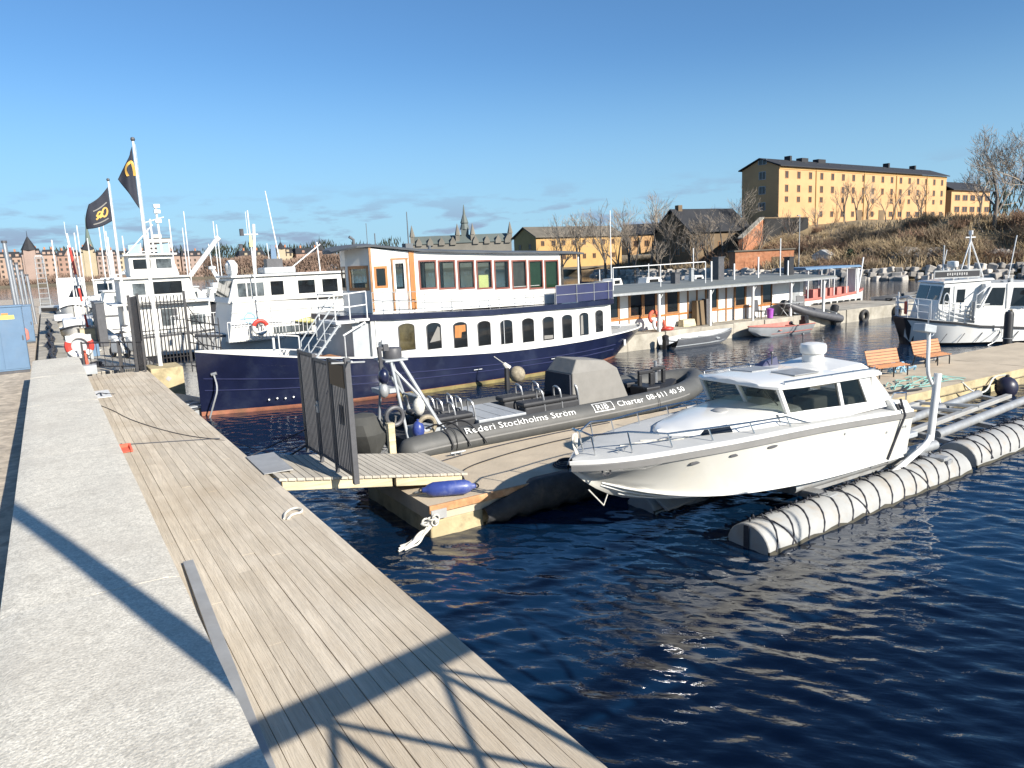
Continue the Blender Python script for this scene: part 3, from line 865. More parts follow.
# ------------------------------------------------------------------ benches on the dock
def bench(loc, rz, label):
    root = thing('park_bench', label, 'bench', loc, rz, 'wooden benches on the dock')
    root.scale = (0.80, 0.80, 0.80)
    mb = MB()
    for i in range(4):
        y = 0.04 + i * 0.115
        mb.box((0, -y, 0.43 - 0.012 * i), (1.65, 0.10, 0.035), rx=-0.06)
    mb.build('seat', 'benchwood', root, smooth=0, bevel=0.006)
    mb = MB()
    for i in range(5):
        mb.box((0, 0.055 + 0.035 * i, 0.50 + i * 0.107), (1.65, 0.035, 0.098), rx=-0.3)
    mb.build('backrest', 'benchwood', root, smooth=0, bevel=0.006)
    for s in (-0.72, 0.0, 0.72):
        mb = MB()
        mb.tube(smooth_path([(s, -0.42, 0.0), (s, -0.42, 0.38), (s, -0.3, 0.40), (s, 0.02, 0.41), (s, 0.10, 0.55), (s, 0.24, 1.0)], 1), 0.024, 6)
        mb.tube([(s, 0.04, 0.42), (s, 0.16, 0.0)], 0.024, 6)
        mb.build('leg', 'black', root)
    return root
bench((21.15, 12.75, 0.56), -0.16, 'orange slatted bench with black legs on the dock behind the motorboat stern')
bench((24.0, 13.0, 0.56), -0.12, 'slatted bench partly hidden behind the boat lift mast')

# tangle of green netting, teal things, dark lamp by the benches
mb = MB()
r3 = random.Random(5)
for k in range(26):
    x0_, y0_ = r3.uniform(18.9, 21.9), r3.uniform(11.0, 11.9)
    mb.tube(smooth_path([(x0_, y0_, 0.575), (x0_ + r3.uniform(-0.3, 0.5), y0_ + r3.uniform(-0.25, 0.25), 0.58 + r3.uniform(0, 0.1)), (x0_ + r3.uniform(0, 0.9), y0_ + r3.uniform(-0.3, 0.3), 0.575)]), 0.014, 5)
tag(mb.build('green_netting', 'teal'), 'loose heap of pale green netting on the dock behind the lift mast', 'netting')
mb = MB()
for k in range(12):
    x0_, y0_ = r3.uniform(21.6, 22.6), r3.uniform(12.6, 13.3)
    mb.tube(smooth_path([(x0_, y0_, 0.6), (x0_ + r3.uniform(-0.3, 0.3), y0_ + r3.uniform(-0.25, 0.25), 0.66 + r3.uniform(0, 0.25)), (x0_ + r3.uniform(-0.3, 0.4), y0_ + r3.uniform(-0.2, 0.2), 0.6)]), 0.03, 5)
tag(mb.build('hose_heap', 'skyblue'), 'small heap of blue and green hose between the two benches', 'hose')
mb = MB(); mb.tube(smooth_path([(18.1, 11.0, 0.64), (18.6, 10.95, 0.6), (19.2, 10.8, 0.72), (18.8, 10.9, 0.62), (19.6, 10.75, 0.6)]), 0.03, 6)
tag(mb.build('black_chain', 'black'), 'short black chain on the dock edge behind the motorboat stern', 'chain')
root = thing('ball_fender', 'round dark blue ball fender hanging at the dock edge on a pale rope', 'fender', (23.3, 10.32, 0.22))
mb = MB(); mb.sphere((0, 0, 0), 0.30, 18, sc=(1, 1, 1.08)); mb.build('ball', 'fenderdark', root)
mb = MB(); mb.lathe([(0.06, 0.28), (0.06, 0.36), (0.04, 0.38)], n=10); mb.build('eye', 'black', root)
mb = MB(); mb.tube(smooth_path([(0, 0, 0.36), (-0.3, 0.25, 0.35), (-0.9, 0.1, -0.05), (-1.6, 0.15, 0.05), (-1.9, 0.3, 0.36)]), 0.025, 6); mb.build('lanyard', 'rope', root)

# ------------------------------------------------------------------ grey inflatable work boat
root = thing('rib_boat', 'long dark grey rigid inflatable with white lettering moored behind the dock', 'inflatable boat', (6.3, 15.25, 0.0))
def rib_path(s):
    return [(-0.45, s * 1.24, 0.56), (0.0, s * 1.26, 0.65), (2.2, s * 1.28, 0.68), (4.5, s * 1.28, 0.69), (6.5, s * 1.26, 0.71), (7.8, s * 1.08, 0.74), (8.7, s * 0.68, 0.80), (9.25, s * 0.25, 0.86), (9.35, 0, 0.88)]
for s in (-1, 1):
    p = smooth_path(rib_path(s), 2)
    k = len(p)
    rr = [0.05 + 0.235 * min(1, i / 3.2) for i in range(k)]
    mb = MB(); mb.tube(p, rr, 20); o = mb.build('tube', 'ribgrey', root, smooth=60)
    q = [Vector((v.x, v.y + s * 0.282, v.z + 0.03)) for v in p[4:-5]]
    mb = MB()
    for a, b_ in zip(q[:-1], q[1:]):
        pass
    secs = [[(v.x, v.y - s * 0.02, v.z - 0.045), (v.x, v.y + s * 0.012, v.z - 0.03), (v.x, v.y + s * 0.012, v.z + 0.0), (v.x, v.y - s * 0.02, v.z + 0.012)] for v in q]
    mb.loft(secs); mb.build('rub_strake', 'ribstripe', o, smooth=0)
    mb = MB()
    for xx in (0.75, 6.6):
        mb.ring((xx, s * 1.28, 0.69), 0.292, 0.008, 'x', 20, 4)
    mb.build('lacing', 'black', o)
def tube_text(u, v, x0=0.98, th0=R_(150)):
    th = th0 - v / 0.294
    return (x0 + u, -1.28 + 0.294 * math.cos(th), 0.692 + 0.294 * math.sin(th))
t_off = [('Rederi Stockholms Ström', 1.0, 0.215, 1.0), ('RIB', 4.36, 0.20, 1.0), ('Charter', 5.02, 0.215, 1.0)]
text_obj('Rederi Stockholms Ström', 0.225, 'letter', root, lambda u, v: tube_text(u, v, 0.98), squeeze=1.27)
text_obj('RIB', 0.225, 'letter', root, lambda u, v: tube_text(u, v, 4.58), squeeze=1.2)
text_obj('Charter', 0.225, 'letter', root, lambda u, v: tube_text(u, v, 5.24), squeeze=1.18)
mb = MB()
for (u0, u1, v0, v1) in ((4.51, 5.12, -0.05, -0.03), (4.51, 5.12, 0.19, 0.21), (4.51, 4.53, -0.03, 0.19), (5.10, 5.12, -0.03, 0.19)):
    n_ = 8
    vs = []
    for i in range(n_ + 1):
        v = v0 + (v1 - v0) * i / n_
        vs += [tube_text(u0, v, 0.0), tube_text(u1, v, 0.0)]
    mb.add(vs, [(2 * i, 2 * i + 1, 2 * i + 3, 2 * i + 2) for i in range(n_)])
mb.build('frame_line', 'letter', root, smooth=0)
pth = smooth_path(rib_path(-1), 3)
def bow_text(u, v, x0=6.2):
    x = x0 + u
    def at(xx):
        for a, b_ in zip(pth[:-1], pth[1:]):
            if a.x <= xx <= b_.x:
                return a.lerp(b_, (xx - a.x) / max(1e-6, b_.x - a.x))
        return pth[-1]
    c = at(x); d_ = (at(x + 0.25) - at(x - 0.25)).normalized()
    nrm = Vector((d_.y, -d_.x, 0)).normalized()
    th = R_(150) - v / 0.294
    return c + nrm * (0.294 * -math.cos(th)) + Vector((0, 0, 0.294 * math.sin(th)))
text_obj('08-611 40 50', 0.225, 'letter', root, lambda u, v: bow_text(u, v, 6.22), squeeze=1.2)
# hull, floor, details
mb = MB()
secs = []
for x, w, zk, zf in ((0.1, 1.05, -0.25, 0.62), (3, 1.08, -0.3, 0.62), (6, 1.02, -0.25, 0.64), (7.6, 0.7, 0.0, 0.75), (8.6, 0.1, 0.6, 0.95)):
    secs.append([(x, -w, zf), (x, -w, zf - 0.25), (x, 0, zk), (x, w, zf - 0.25), (x, w, zf)])
mb.loft(secs); mb.build('hull', 'ribdark', root, smooth=0)
mb = MB(); mb.bb(1.7, 3.0, -0.85, 0.85, 0.62, 0.92); o = mb.build('deck_hatch', 'aluflat', root, smooth=0, bevel=0.02)
mb = MB()
for k in range(3): mb.bb(1.9 + 0.42 * k, 1.91 + 0.42 * k, -0.8, 0.8, 0.92, 0.924)
mb.build('seam', 'ribgrey', o, smooth=0)
def pod(x, y, back=True, hoop=True):
    mb = MB()
    mb.bb(x - 0.30, x + 0.30, y - 0.17, y + 0.17, 0.62, 0.98); mb.bb(x - 0.36, x + 0.22, y - 0.20, y + 0.20, 0.98, 1.10)
    p = mb.build('jockey_seat', 'ribdark', root, smooth=0, bevel=0.05)
    if hoop:
        mb = MB(); q = smooth_path([(x + 0.30, y - 0.15, 0.70), (x + 0.24, y - 0.15, 1.25), (x + 0.20, y - 0.08, 1.36), (x + 0.20, y + 0.08, 1.36), (x + 0.24, y + 0.15, 1.25), (x + 0.30, y + 0.15, 0.70)], 2)
        mb.tube(q, 0.025, 6); mb.build('grab_hoop', 'alu', p)
for i in range(3):
    for y in (-0.48, 0.48):
        pod(3.40 + 0.52 * i, y)
for i in range(2):
    for y in (-0.5, 0.1, 0.55):
        pod(0.95 + 0.5 * i, y, hoop=True)
# covered steering console
mb = MB()
A = [(4.35, -0.62, 0.68), (6.15, -0.72, 0.68), (6.15, 0.72, 0.68), (4.35, 0.62, 0.68)]
B = [(4.40, -0.55, 1.62), (5.80, -0.62, 1.62), (5.80, 0.62, 1.62), (4.40, 0.55, 1.62)]
C = [(4.62, -0.45, 1.95), (5.55, -0.42, 1.83), (5.55, 0.42, 1.83), (4.62, 0.45, 1.95)]
mb.xf = Matrix.Translation((0.20, 0.0, 0))
mb.loft([[A[0], A[1], A[2], A[3]], [B[0], B[1], B[2], B[3]], [C[0], C[1], C[2], C[3]]])
o = mb.build('console_cover', 'coverfabric', root, smooth=20, bevel=0.025, seg=2)
mb = MB(); mb.xf = Matrix.Translation((0.18, 0.0, 0))
mb.hexa([(4.30, -0.60, 0.70), (4.345, -0.60, 0.70), (4.345, 0.60, 0.70), (4.30, 0.60, 0.70)], [(4.345, -0.53, 1.60), (4.385, -0.53, 1.60), (4.385, 0.53, 1.60), (4.345, 0.53, 1.60)])
mb.build('cover_shade', 'covershade', o, smooth=30)  # dark sheet puts shade on the cover's stern-side face into colour
mb = MB()
mb.bb(6.95, 7.45, -0.7, 0.0, 0.66, 0.98); mb.bb(6.9, 7.55, 0.15, 0.75, 0.66, 1.0)
mb.build('bow_seat', 'black', root, smooth=0, bevel=0.04)
for x, y in ((7.0, -0.3), (7.7, -0.05)):
    mb = MB()
    mb.bb(x, x + 0.5, y - 0.05, y + 0.05, 1.28, 1.38); mb.bb(x, x + 0.1, y - 0.05, y + 0.05, 0.9, 1.28); mb.bb(x + 0.4, x + 0.5, y - 0.05, y + 0.05, 0.9, 1.28)
    mb.build('seat_frame', 'black', root, smooth=0, bevel=0.02)
mb = MB(); mb.lathe([(0.02, 0.9), (0.06, 0.9), (0.05, 1.5), (0.02, 1.52)], c=(8.0, 0.1, 0), n=10); mb.build('bow_post', 'alu', root)
# stern arch
a_ = MB()
for y in (-0.85, 0.85):
    yt = 0.28 * (1 if y > 0 else -1)
    a_.tube([(0.85, y, 0.72), (0.12, yt, 2.42)], 0.042, 8); a_.tube([(-0.05, y, 0.72), (-0.10, yt, 2.42)], 0.034, 8)
    a_.tube([(0.5, (y + yt) / 2, 1.5), (-0.09, yt, 2.30)], 0.03, 8)
a_.tube([(0.5, -0.58, 1.53), (0.5, 0.58, 1.53)], 0.03, 8); a_.tube([(0.85, -0.85, 0.85), (0.1, 0.3, 2.3)], 0.02, 6)
a_.bb(-0.25, 0.28, -0.34, 0.34, 2.42, 2.46)
arch = a_.build('stern_arch', 'aluflat', root)
mb = MB(); mb.lathe([(0.20, 2.46), (0.21, 2.48), (0.21, 2.66), (0.19, 2.69), (0.02, 2.70)], c=(0.05, -0.02, 0), n=20); mb.build('radome', 'irongrey', arch)
mb = MB(); mb.tube([(-0.3, -0.2, 2.2), (-0.32, -0.2, 2.75)], 0.05, 8); mb.tube([(-0.36, -0.2, 2.72), (-0.2, -0.2, 2.72)], 0.04, 6); mb.bb(-0.24, -0.12, -0.26, -0.14, 2.66, 2.8); mb.tube([(-0.3, -0.2, 2.3), (-0.1, -0.25, 2.1)], 0.02, 6)
mb.build('light_bracket', 'irongrey', arch)
mb = MB(); mb.box((0.62, 0, 1.42), (0.06, 1.0, 0.24), ry=-0.2); mb.build('sign_board', 'galv', arch, smooth=0)
mb = MB(); mb.box((-0.15, 0.1, 1.75), (0.4, 0.5, 0.10)); mb.build('shelf', 'aluflat', arch, smooth=0)
RO = Matrix.Translation((6.3, 15.25, 0))
for c, r, m_, lb in (((-0.42, -0.55, 1.85), 0.13, 'galv', 'pale grey fender hanging below the dark one on the inflatable stern arch'), ((-0.40, -0.55, 2.15), 0.14, 'navy', 'dark navy fender hanging highest on the inflatable stern arch'),
                     ((0.30, -0.7, 1.42), 0.16, 'rope', 'cream round fender slung in the inflatable stern arch'), ((0.12, -1.0, 0.98), 0.16, 'fenderblue', 'small blue fender lying on the inflatable stern')):
    mb = MB(); mb.xf = RO; mb.sphere(c, r, 14, sc=(0.85, 0.85, 1.25)); mb.tube([(c[0], c[1], c[2] + r * 1.15), (c[0], c[1], c[2] + r * 1.45)], 0.03, 6)
    tag(mb.build('boat_fender', m_), lb, 'fender')
for c, m_, lb in (((-0.3, -0.75, 1.30), 'irongrey', 'dark grey ring fender hanging on the inflatable stern arch'), ((0.32, -1.02, 1.05), 'fenderbrown', 'brown ring fender lying on the inflatable near tube')):
    mb = MB(); mb.xf = RO; mb.ring(c, 0.19, 0.05, 'y', 20, 8)
    tag(mb.build('ring_fender', m_), lb, 'ring fender')
mb = MB(); mb.bb(0.1, 0.65, -1.0, -0.4, 0.62, 0.98); mb.build('stern_locker', 'aluflat', root, smooth=0, bevel=0.02)
# outboard under its cover
mb = MB()
secs = []
for z, a, b_, dx in ((0.40, 0.20, 0.22, 0.12), (0.70, 0.38, 0.40, 0.06), (0.95, 0.46, 0.46, 0.0), (1.18, 0.44, 0.40, -0.04), (1.32, 0.34, 0.26, -0.02), (1.37, 0.08, 0.08, 0.02)):
    secs.append([(-0.85 + dx + a * math.cos(t) * (1 + 0.10 * math.sin(3 * t + z * 4)), -0.25 + b_ * math.sin(t) * (1 + 0.06 * math.cos(4 * t)), z) for t in [2 * math.pi * i / 14 for i in range(14)]])
mb.loft(secs); mb.build('engine_cover', 'enginefabric', root, smooth=25)
mb = MB()
for s in range(3):
    mb.tube(smooth_path([(0.3 + 0.25 * s, -1.0, 0.98), (0.5 + 0.3 * s, -1.25, 1.12), (0.6 + 0.35 * s, -1.56, 0.85), (0.65 + 0.4 * s, -1.62, 0.6)], 2), 0.02, 5)
mb.build('mooring_line', 'black', root)
# ------------------------------------------------------------------ hull helper
def hull_shell(stations, strip_mats, mats, name, parent, transom=True, smooth=40):
    """stations: list of half sections [(x, y, z), ...] from keel (y = 0) to sheer; mirrored to both sides, one material per strip."""
    mb = MB()
    n = len(stations[0])
    for s in (-1, 1):
        vs = [(p[0], s * p[1], p[2]) for st in stations for p in st]
        fs, ms = [], []
        for i in range(len(stations) - 1):
            for j in range(n - 1):
                q = (i * n + j, (i + 1) * n + j, (i + 1) * n + j + 1, i * n + j + 1)
                fs.append(q if s < 0 else q[::-1]); ms.append(strip_mats[j])
        mb.add(vs, fs); mb.mi[-len(fs):] = ms
    if transom:
        st = stations[-1]
        pts = [(p[0], p[1], p[2]) for p in st] + [(p[0], -p[1], p[2]) for p in st[::-1][:-1 if st[0][1] < 1e-6 else None]]
        mb.poly(pts, strip_mats[len(strip_mats) // 2])
    o = mb.build(name, mats, parent, smooth=smooth)
    return o

# ------------------------------------------------------------------ boat lift under the motorboat
root = thing('boat_lift', 'floating boat lift with rope-wrapped pale pontoons carrying the white motorboat', 'boat lift', (8.55, 8.4, 0))
def pontoon(x0, x1, y, r, nm, zc=0.03, lash=True, yaw=0.0):
    mb = MB()
    prof = []
    for i in range(13):
        a = math.pi * i / 12
        prof.append((r * math.cos(a), zc + r * 0.92 * math.sin(a) - 0.02))
    prof += [(-r, zc - 0.4), (r, zc - 0.4)]
    k = 14
    secs = [[(x0 + (x1 - x0) * i / k, y + p[0] + yaw * (x1 - x0) * i / k, p[1]) for p in prof] for i in range(k + 1)]
    mb.loft(secs)
    o = mb.build(nm, 'pontoon', root, smooth=50, bevel=0.02)
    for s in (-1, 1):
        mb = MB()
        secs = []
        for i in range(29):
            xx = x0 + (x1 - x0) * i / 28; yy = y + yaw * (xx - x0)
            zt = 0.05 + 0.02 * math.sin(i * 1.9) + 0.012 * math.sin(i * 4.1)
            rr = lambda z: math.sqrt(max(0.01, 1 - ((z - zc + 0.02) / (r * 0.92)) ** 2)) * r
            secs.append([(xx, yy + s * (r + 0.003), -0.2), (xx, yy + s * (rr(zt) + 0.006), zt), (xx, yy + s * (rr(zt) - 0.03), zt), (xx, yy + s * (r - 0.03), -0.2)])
        mb.loft(secs); mb.build('waterline_shade', 'pontoonshade', o, smooth=60)  # added dark strip: shadow along the waterline put into colour
    if lash:
        mb = MB()
        L = x1 - x0
        m = int(L / 0.42)
        for i in range(m):
            xa = x0 + 0.15 + (L - 0.3) * i / m
            for s in (1, -1):
                pts = []
                for j in range(9):
                    a = math.pi * (0.02 + 0.96 * j / 8)
                    xx = xa + 0.34 * math.sin(math.pi * j / 8 * 0.5) * 1.2 if s > 0 else xa + 0.5 - 0.34 * math.sin(math.pi * j / 8 * 0.5) * 1.2
                    pts.append((xx, y + (r + 0.008) * math.cos(a) * -1 + yaw * (xx - x0), zc - 0.02 + (r * 0.92 + 0.010) * math.sin(a)))
                if s > 0 or i % 5 == 0:
                    mb.tube(pts, 0.014, 5)
        for i in range(m * 3):
            xa = x0 + 0.1 + (L - 0.3) * i / (m * 3)
            mb.tube([(xa, y + 0.05 + 0.04 * math.sin(i * 2.3) + yaw * (xa - x0), zc + r * 0.92 - 0.005), (xa + 0.09, y + 0.12 + 0.05 * math.sin(i * 1.7) + yaw * (xa - x0), zc + r * 0.90 + 0.012)], 0.016, 4)
        mb.build('lashing', 'ropedark', o)
    return o
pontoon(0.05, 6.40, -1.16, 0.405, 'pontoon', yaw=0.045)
mb = MB(); mb.bb(0.03, 0.05, -1.19, -1.09, -0.2, 0.36); mb.build('end_strap', 'ropedark', root)
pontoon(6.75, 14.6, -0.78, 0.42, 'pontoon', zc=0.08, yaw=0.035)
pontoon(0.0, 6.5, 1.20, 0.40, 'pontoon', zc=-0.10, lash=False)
mb = MB()
for x in (2.1, 5.6):
    mb = MB(); mb.box((x, 0.0, 0.30), (0.22, 2.4, 0.10), rz=0.12)
    mb.box((x + 0.05, -0.9, 0.37), (0.26, 0.5, 0.06), rz=0.12); mb.build('cross_beam', 'galv', root, smooth=0, bevel=0.01)
for x in (7.6, 9.6, 12.4):
    mb = MB(); mb.box((x, 0.5, 0.26), (0.16, 2.6, 0.10), rz=-0.25); mb.build('cross_beam', 'galv', root, smooth=0, bevel=0.01)
for y, z in ((-0.52, 0.42), (0.72, 0.42)):
    mb = MB(); mb.tube([(1.9, y, z), (6.3, y - 0.05, z + 0.02)], 0.105, 14); mb.bb(2.0, 6.2, y - 0.05, y + 0.05, z - 0.16, z - 0.09)
    mb.build('bunk', 'galv', root)
# second empty cradle beyond the stern
for (x0, y0, x1, y1, z, r, m_) in ((7.4, -0.02, 13.0, 0.45, 0.36, 0.10, 'galv'), (7.2, 1.0, 12.4, 1.55, 0.36, 0.10, 'galv')):
    mb = MB(); mb.tube([(x0, y0, z), (x1, y1, z + 0.04)], r, 14); mb.build('bunk', m_, root)
for (x0, y0, x1, y1, z) in ((6.6, 0.35, 12.6, 0.9, 0.40), (5.6, 1.35, 10.2, 1.85, 0.44), (5.6, 1.62, 10.4, 2.05, 0.30)):
    mb = MB(); dx, dy = x1 - x0, y1 - y0; L = math.hypot(dx, dy)
    mb.box(((x0 + x1) / 2, (y0 + y1) / 2, z), (L, 0.16, 0.10), rz=math.atan2(dy, dx)); mb.build('beam', 'pontoon', root, smooth=0, bevel=0.015)
for x in (9.4, 10.2):
    mb = MB(); mb.box((x, 1.25, 0.46), (0.12, 1.4, 0.06), rz=0.5); mb.build('brace', 'galv', root, smooth=0)
mb = MB(); mb.box((1.25, 0.92, 0.16), (2.3, 0.30, 0.05), rz=0.12, rx=0.55); mb.build('guide_board', 'pontoon', root, smooth=0, bevel=0.01)
# control mast with its box
mast = MB()
mast.tube(smooth_path([(4.1, -0.95, 0.30), (4.6, -0.90, 0.40), (5.55, -0.82, 0.62), (5.72, -0.80, 0.80)], 2), 0.055, 10)
mast.tube([(5.70, -0.80, 0.68), (5.86, -0.80, 1.98)], 0.07, 14)
mast.tube(smooth_path([(6.15, -0.70, 1.36), (5.98, -0.72, 1.58), (5.62, -0.76, 1.92), (5.52, -0.78, 2.08), (5.50, -0.78, 2.80)], 2), 0.034, 10)
mo = mast.build('mast', 'whitemetal', root)
mb = MB(); mb.box((5.32, -0.80, 2.90), (0.40, 0.24, 0.15), ry=0.18); mb.build('control_box', 'aluflat', mo, smooth=0, bevel=0.02)
mb = MB(); mb.tube([(5.45, -0.78, 2.9), (5.50, -0.78, 3.35)], 0.012, 6); mb.ring((5.56, -0.8, 2.82), 0.09, 0.01, 'y', 14, 5); mb.build('aerial', 'alu', mo)

# ------------------------------------------------------------------ white cabin motorboat on the lift
root = thing('motorboat', 'cream white cabin motorboat with grey rubbing strake raised on the floating lift', 'motorboat', (6.27, 8.6, 0.0))
L = 7.0
sheer_hb = [(0, 0.015), (0.25, 0.28), (0.8, 0.64), (1.6, 0.88), (2.6, 1.06), (4.0, 1.17), (5.5, 1.22), (7.0, 1.20)]
sheer_z = [(0, 1.50), (1.0, 1.575), (2.5, 1.61), (4.5, 1.60), (7.0, 1.47)]
chine_hb = [(0.0, 0.0), (0.5, 0.06), (1.2, 0.38), (2.0, 0.70), (3.0, 0.92), (4.5, 1.05), (7.0, 1.08)]
chine_z = [(0.0, 1.40), (0.5, 1.12), (1.2, 0.90), (2.0, 0.76), (3.0, 0.68), (4.5, 0.62), (7.0, 0.60)]
keel_z = [(0.0, 1.38), (0.4, 1.05), (0.9, 0.78), (1.6, 0.60), (2.6, 0.47), (4.0, 0.38), (7.0, 0.34)]
stn = []
for x in (0.0, 0.12, 0.3, 0.5, 0.75, 1.0, 1.3, 1.6, 2.0, 2.5, 3.0, 3.6, 4.3, 5.0, 5.7, 6.4, 7.0):
    hb, sz = smooth_interp(x, sheer_hb), smooth_interp(x, sheer_z)
    cb, cz, kz = max(0, smooth_interp(x, chine_hb)), smooth_interp(x, chine_z), smooth_interp(x, keel_z)
    cb = min(cb, hb * 0.97)
    zt = sz - 0.15
    def lerp(a, b_, t): return a + (b_ - a) * t
    hb_r = hb - 0.01
    sec = [(x, 0.0, kz), (x, cb * 0.42, lerp(kz, cz, 0.40)), (x, cb * 0.45, lerp(kz, cz, 0.47)), (x, cb * 0.74, lerp(kz, cz, 0.74)), (x, cb * 0.77, lerp(kz, cz, 0.80)), (x, cb * 0.985, lerp(kz, cz, 1.0)), (x, cb + 0.02 * min(1, x), cz + 0.012)]
    for t in (0.25, 0.5, 0.75, 1.0):
        flare = t ** (1.35 if x < 2.5 else 1.05)
        sec.append((x, lerp(cb + 0.02 * min(1, x), hb_r, flare), lerp(cz + 0.012, zt, t)))
    sec += [(x, hb + 0.035, zt + 0.012), (x, hb + 0.04, sz - 0.055), (x, hb + 0.0, sz - 0.045), (x, hb - 0.005, sz), (x, hb - 0.05 if hb > 0.1 else hb * 0.5, sz + 0.012)]
    stn.append(sec)
strips = [0] * 10 + [1, 1, 1, 2, 2]
hull = hull_shell(stn, strips, ['gel', 'ribstripe', 'gelwhite'], 'hull', root, smooth=28)
for t_, w_ in ((0.30, 0.05), (0.62, 0.05), (0.0, 0.06)):
    for s in (-1, 1):
        secs = []
        for x in np.arange(0.55, 6.9, 0.3):
            cb, cz, kz = smooth_interp(x, chine_hb), smooth_interp(x, chine_z), smooth_interp(x, keel_z)
            f = 1 - t_
            yb, zb = cb * f, kz + (cz - kz) * f
            if yb < 0.03: continue
            k = min(1.0, (x - 0.5) / 0.8)
            secs.append([(x, s * (yb - 0.05), zb - 0.035), (x, s * (yb + w_ * k), zb - 0.022), (x, s * (yb + w_ * k), zb - 0.004), (x, s * (yb - 0.04), zb + 0.03)])
        mb = MB(); mb.loft(secs); mb.build('spray_rail', 'gelwhite', root, smooth=0)
mb = MB()                                     # side decks

vs, fs = [], []
for x in [s[0][0] for s in stn]:
    hb, sz = smooth_interp(x, sheer_hb), smooth_interp(x, sheer_z)
    hb = max(hb - 0.05, 0.005)
    for t in (-1, -0.5, 0, 0.5, 1):
        vs.append((x + (0.06 if x == 0 else 0), hb * t, sz + 0.008 + 0.035 * (1 - t * t)))
for i in range(len(stn) - 1):
    for j in range(4):
        a = i * 5 + j
        fs.append((a, a + 5, a + 6, a + 1))
mb.add(vs, fs); mb.build('deck', 'geldeck', root, smooth=40)
# coachroof
def cr_w(x): return smooth_interp(x, [(1.75, 0.06), (2.1, 0.42), (2.8, 0.66), (3.6, 0.78), (4.3, 0.84)])
def cr_z(x): return smooth_interp(x, [(1.75, 1.66), (2.1, 1.70), (2.8, 1.76), (3.6, 1.815), (4.3, 1.84)])
secs = []
for x in (1.75, 1.9, 2.1, 2.4, 2.8, 3.2, 3.6, 4.0, 4.3):
    w, z = cr_w(x), cr_z(x)
    secs.append([(x, -w - 0.10, 1.60), (x, -w * 0.93, z - 0.015), (x, -w * 0.84, z + 0.01), (x, 0, z + 0.05), (x, w * 0.84, z + 0.01), (x, w * 0.93, z - 0.015), (x, w + 0.10, 1.60)])
mb = MB(); mb.loft(secs); mb.build('coachroof', 'gelwhite', root, smooth=22)
mb = MB(); mb.hexa([(2.20, -0.56, 1.645), (2.72, -0.715, 1.645), (2.72, -0.60, 1.645), (2.20, -0.5, 1.645)], [(2.34, -0.49, 1.715), (2.72, -0.635, 1.745), (2.72, -0.58, 1.745), (2.34, -0.46, 1.715)])
mb.build('deck_window', 'darkglass', root, smooth=0)
mb = MB(); mb.lathe([(0.13, 0), (0.13, 0.03), (0.10, 0.05), (0.01, 0.055)], c=(3.15, -0.05, 1.81), n=18); mb.build('vent', 'plate', root)
# cabin: pillars and panes between a base ring and a roof ring
base = {'A': (3.88, -0.84, 1.80), 'B': (5.22, -0.93, 1.74), 'C': (5.92, -0.96, 1.72), 'D': (6.72, -0.98, 1.62), 'W': (3.86, 0.0, 1.88)}
top = {'A': (3.66, -0.84, 2.215), 'B': (5.10, -0.90, 2.20), 'C': (5.70, -0.91, 2.19), 'D': (6.18, -0.92, 2.17), 'W': (3.60, 0.0, 2.27)}
mir = lambda p: (p[0], -p[1], p[2])
def bar(mb, a, b_, w=0.05, d=0.05):
    a, b_ = Vector(a), Vector(b_)
    mb.hexa([(a.x - w / 2, a.y - d / 2, a.z), (a.x + w / 2, a.y - d / 2, a.z), (a.x + w / 2, a.y + d / 2, a.z), (a.x - w / 2, a.y + d / 2, a.z)],
            [(b_.x - w / 2, b_.y - d / 2, b_.z), (b_.x + w / 2, b_.y - d / 2, b_.z), (b_.x + w / 2, b_.y + d / 2, b_.z), (b_.x - w / 2, b_.y + d / 2, b_.z)])
cab = MB()
for f in (lambda p: p, mir):
    bar(cab, f(base['A']), f(top['A']), 0.08, 0.06); bar(cab, f(base['B']), f(top['B']), 0.08); bar(cab, f(base['C']), f(top['C']), 0.06)
    s = 1 if f((0, 1, 0))[1] > 0 else -1
    # rear quarter panel
    c0, c1, d0, d1 = f(base['C']), f(top['C']), f(base['D']), f(top['D'])
    q = [c0, d0, d1, c1]
    off = Vector((0, 0.04 * s, 0))
    lo = [Vector(p) for p in q]; hi = [Vector(p) + off for p in q]
    cab.add(lo + hi, [(0, 1, 2, 3), (7, 6, 5, 4), (0, 4, 5, 1), (1, 5, 6, 2), (2, 6, 7, 3), (3, 7, 4, 0)])
    # lower side
    xs_ = [3.7, 4.4, 5.2, 6.0, 6.85]
    lo, hi = [], []
    for x in xs_:
        y = -1.0 if x < 4 else -1.03
        lo.append(f((x, y + (0.12 if x < 4 else 0), 1.58))); hi.append(f((x, -interp(x, [(3.7, 0.80), (4.4, 0.88), (5.2, 0.935), (6.0, 0.97), (6.85, 0.985)]), interp(x, [(3.7, 1.81), (4.4, 1.785), (5.2, 1.75), (6.0, 1.72), (6.85, 1.60)]))))
    n = len(xs_)
    cab.add(lo + hi, [(i, i + 1, n + i + 1, n + i) for i in range(n - 1)])
bar(cab, base['W'], top['W'], 0.07, 0.05)
cab.bb(6.05, 6.10, -0.95, -0.25, 1.55, 2.18); cab.bb(6.05, 6.10, 0.35, 0.95, 1.55, 2.18)
cabin = cab.build('cabin', 'gelwhite', root, smooth=25)
def pane(a, b_, c, d, nm='pane', m_='clearglass'):
    mb = MB(); mb.poly([a, b_, c, d]); o = mb.build(nm, m_, cabin, smooth=0)
    md = o.modifiers.new('thick', 'SOLIDIFY'); md.thickness = 0.008
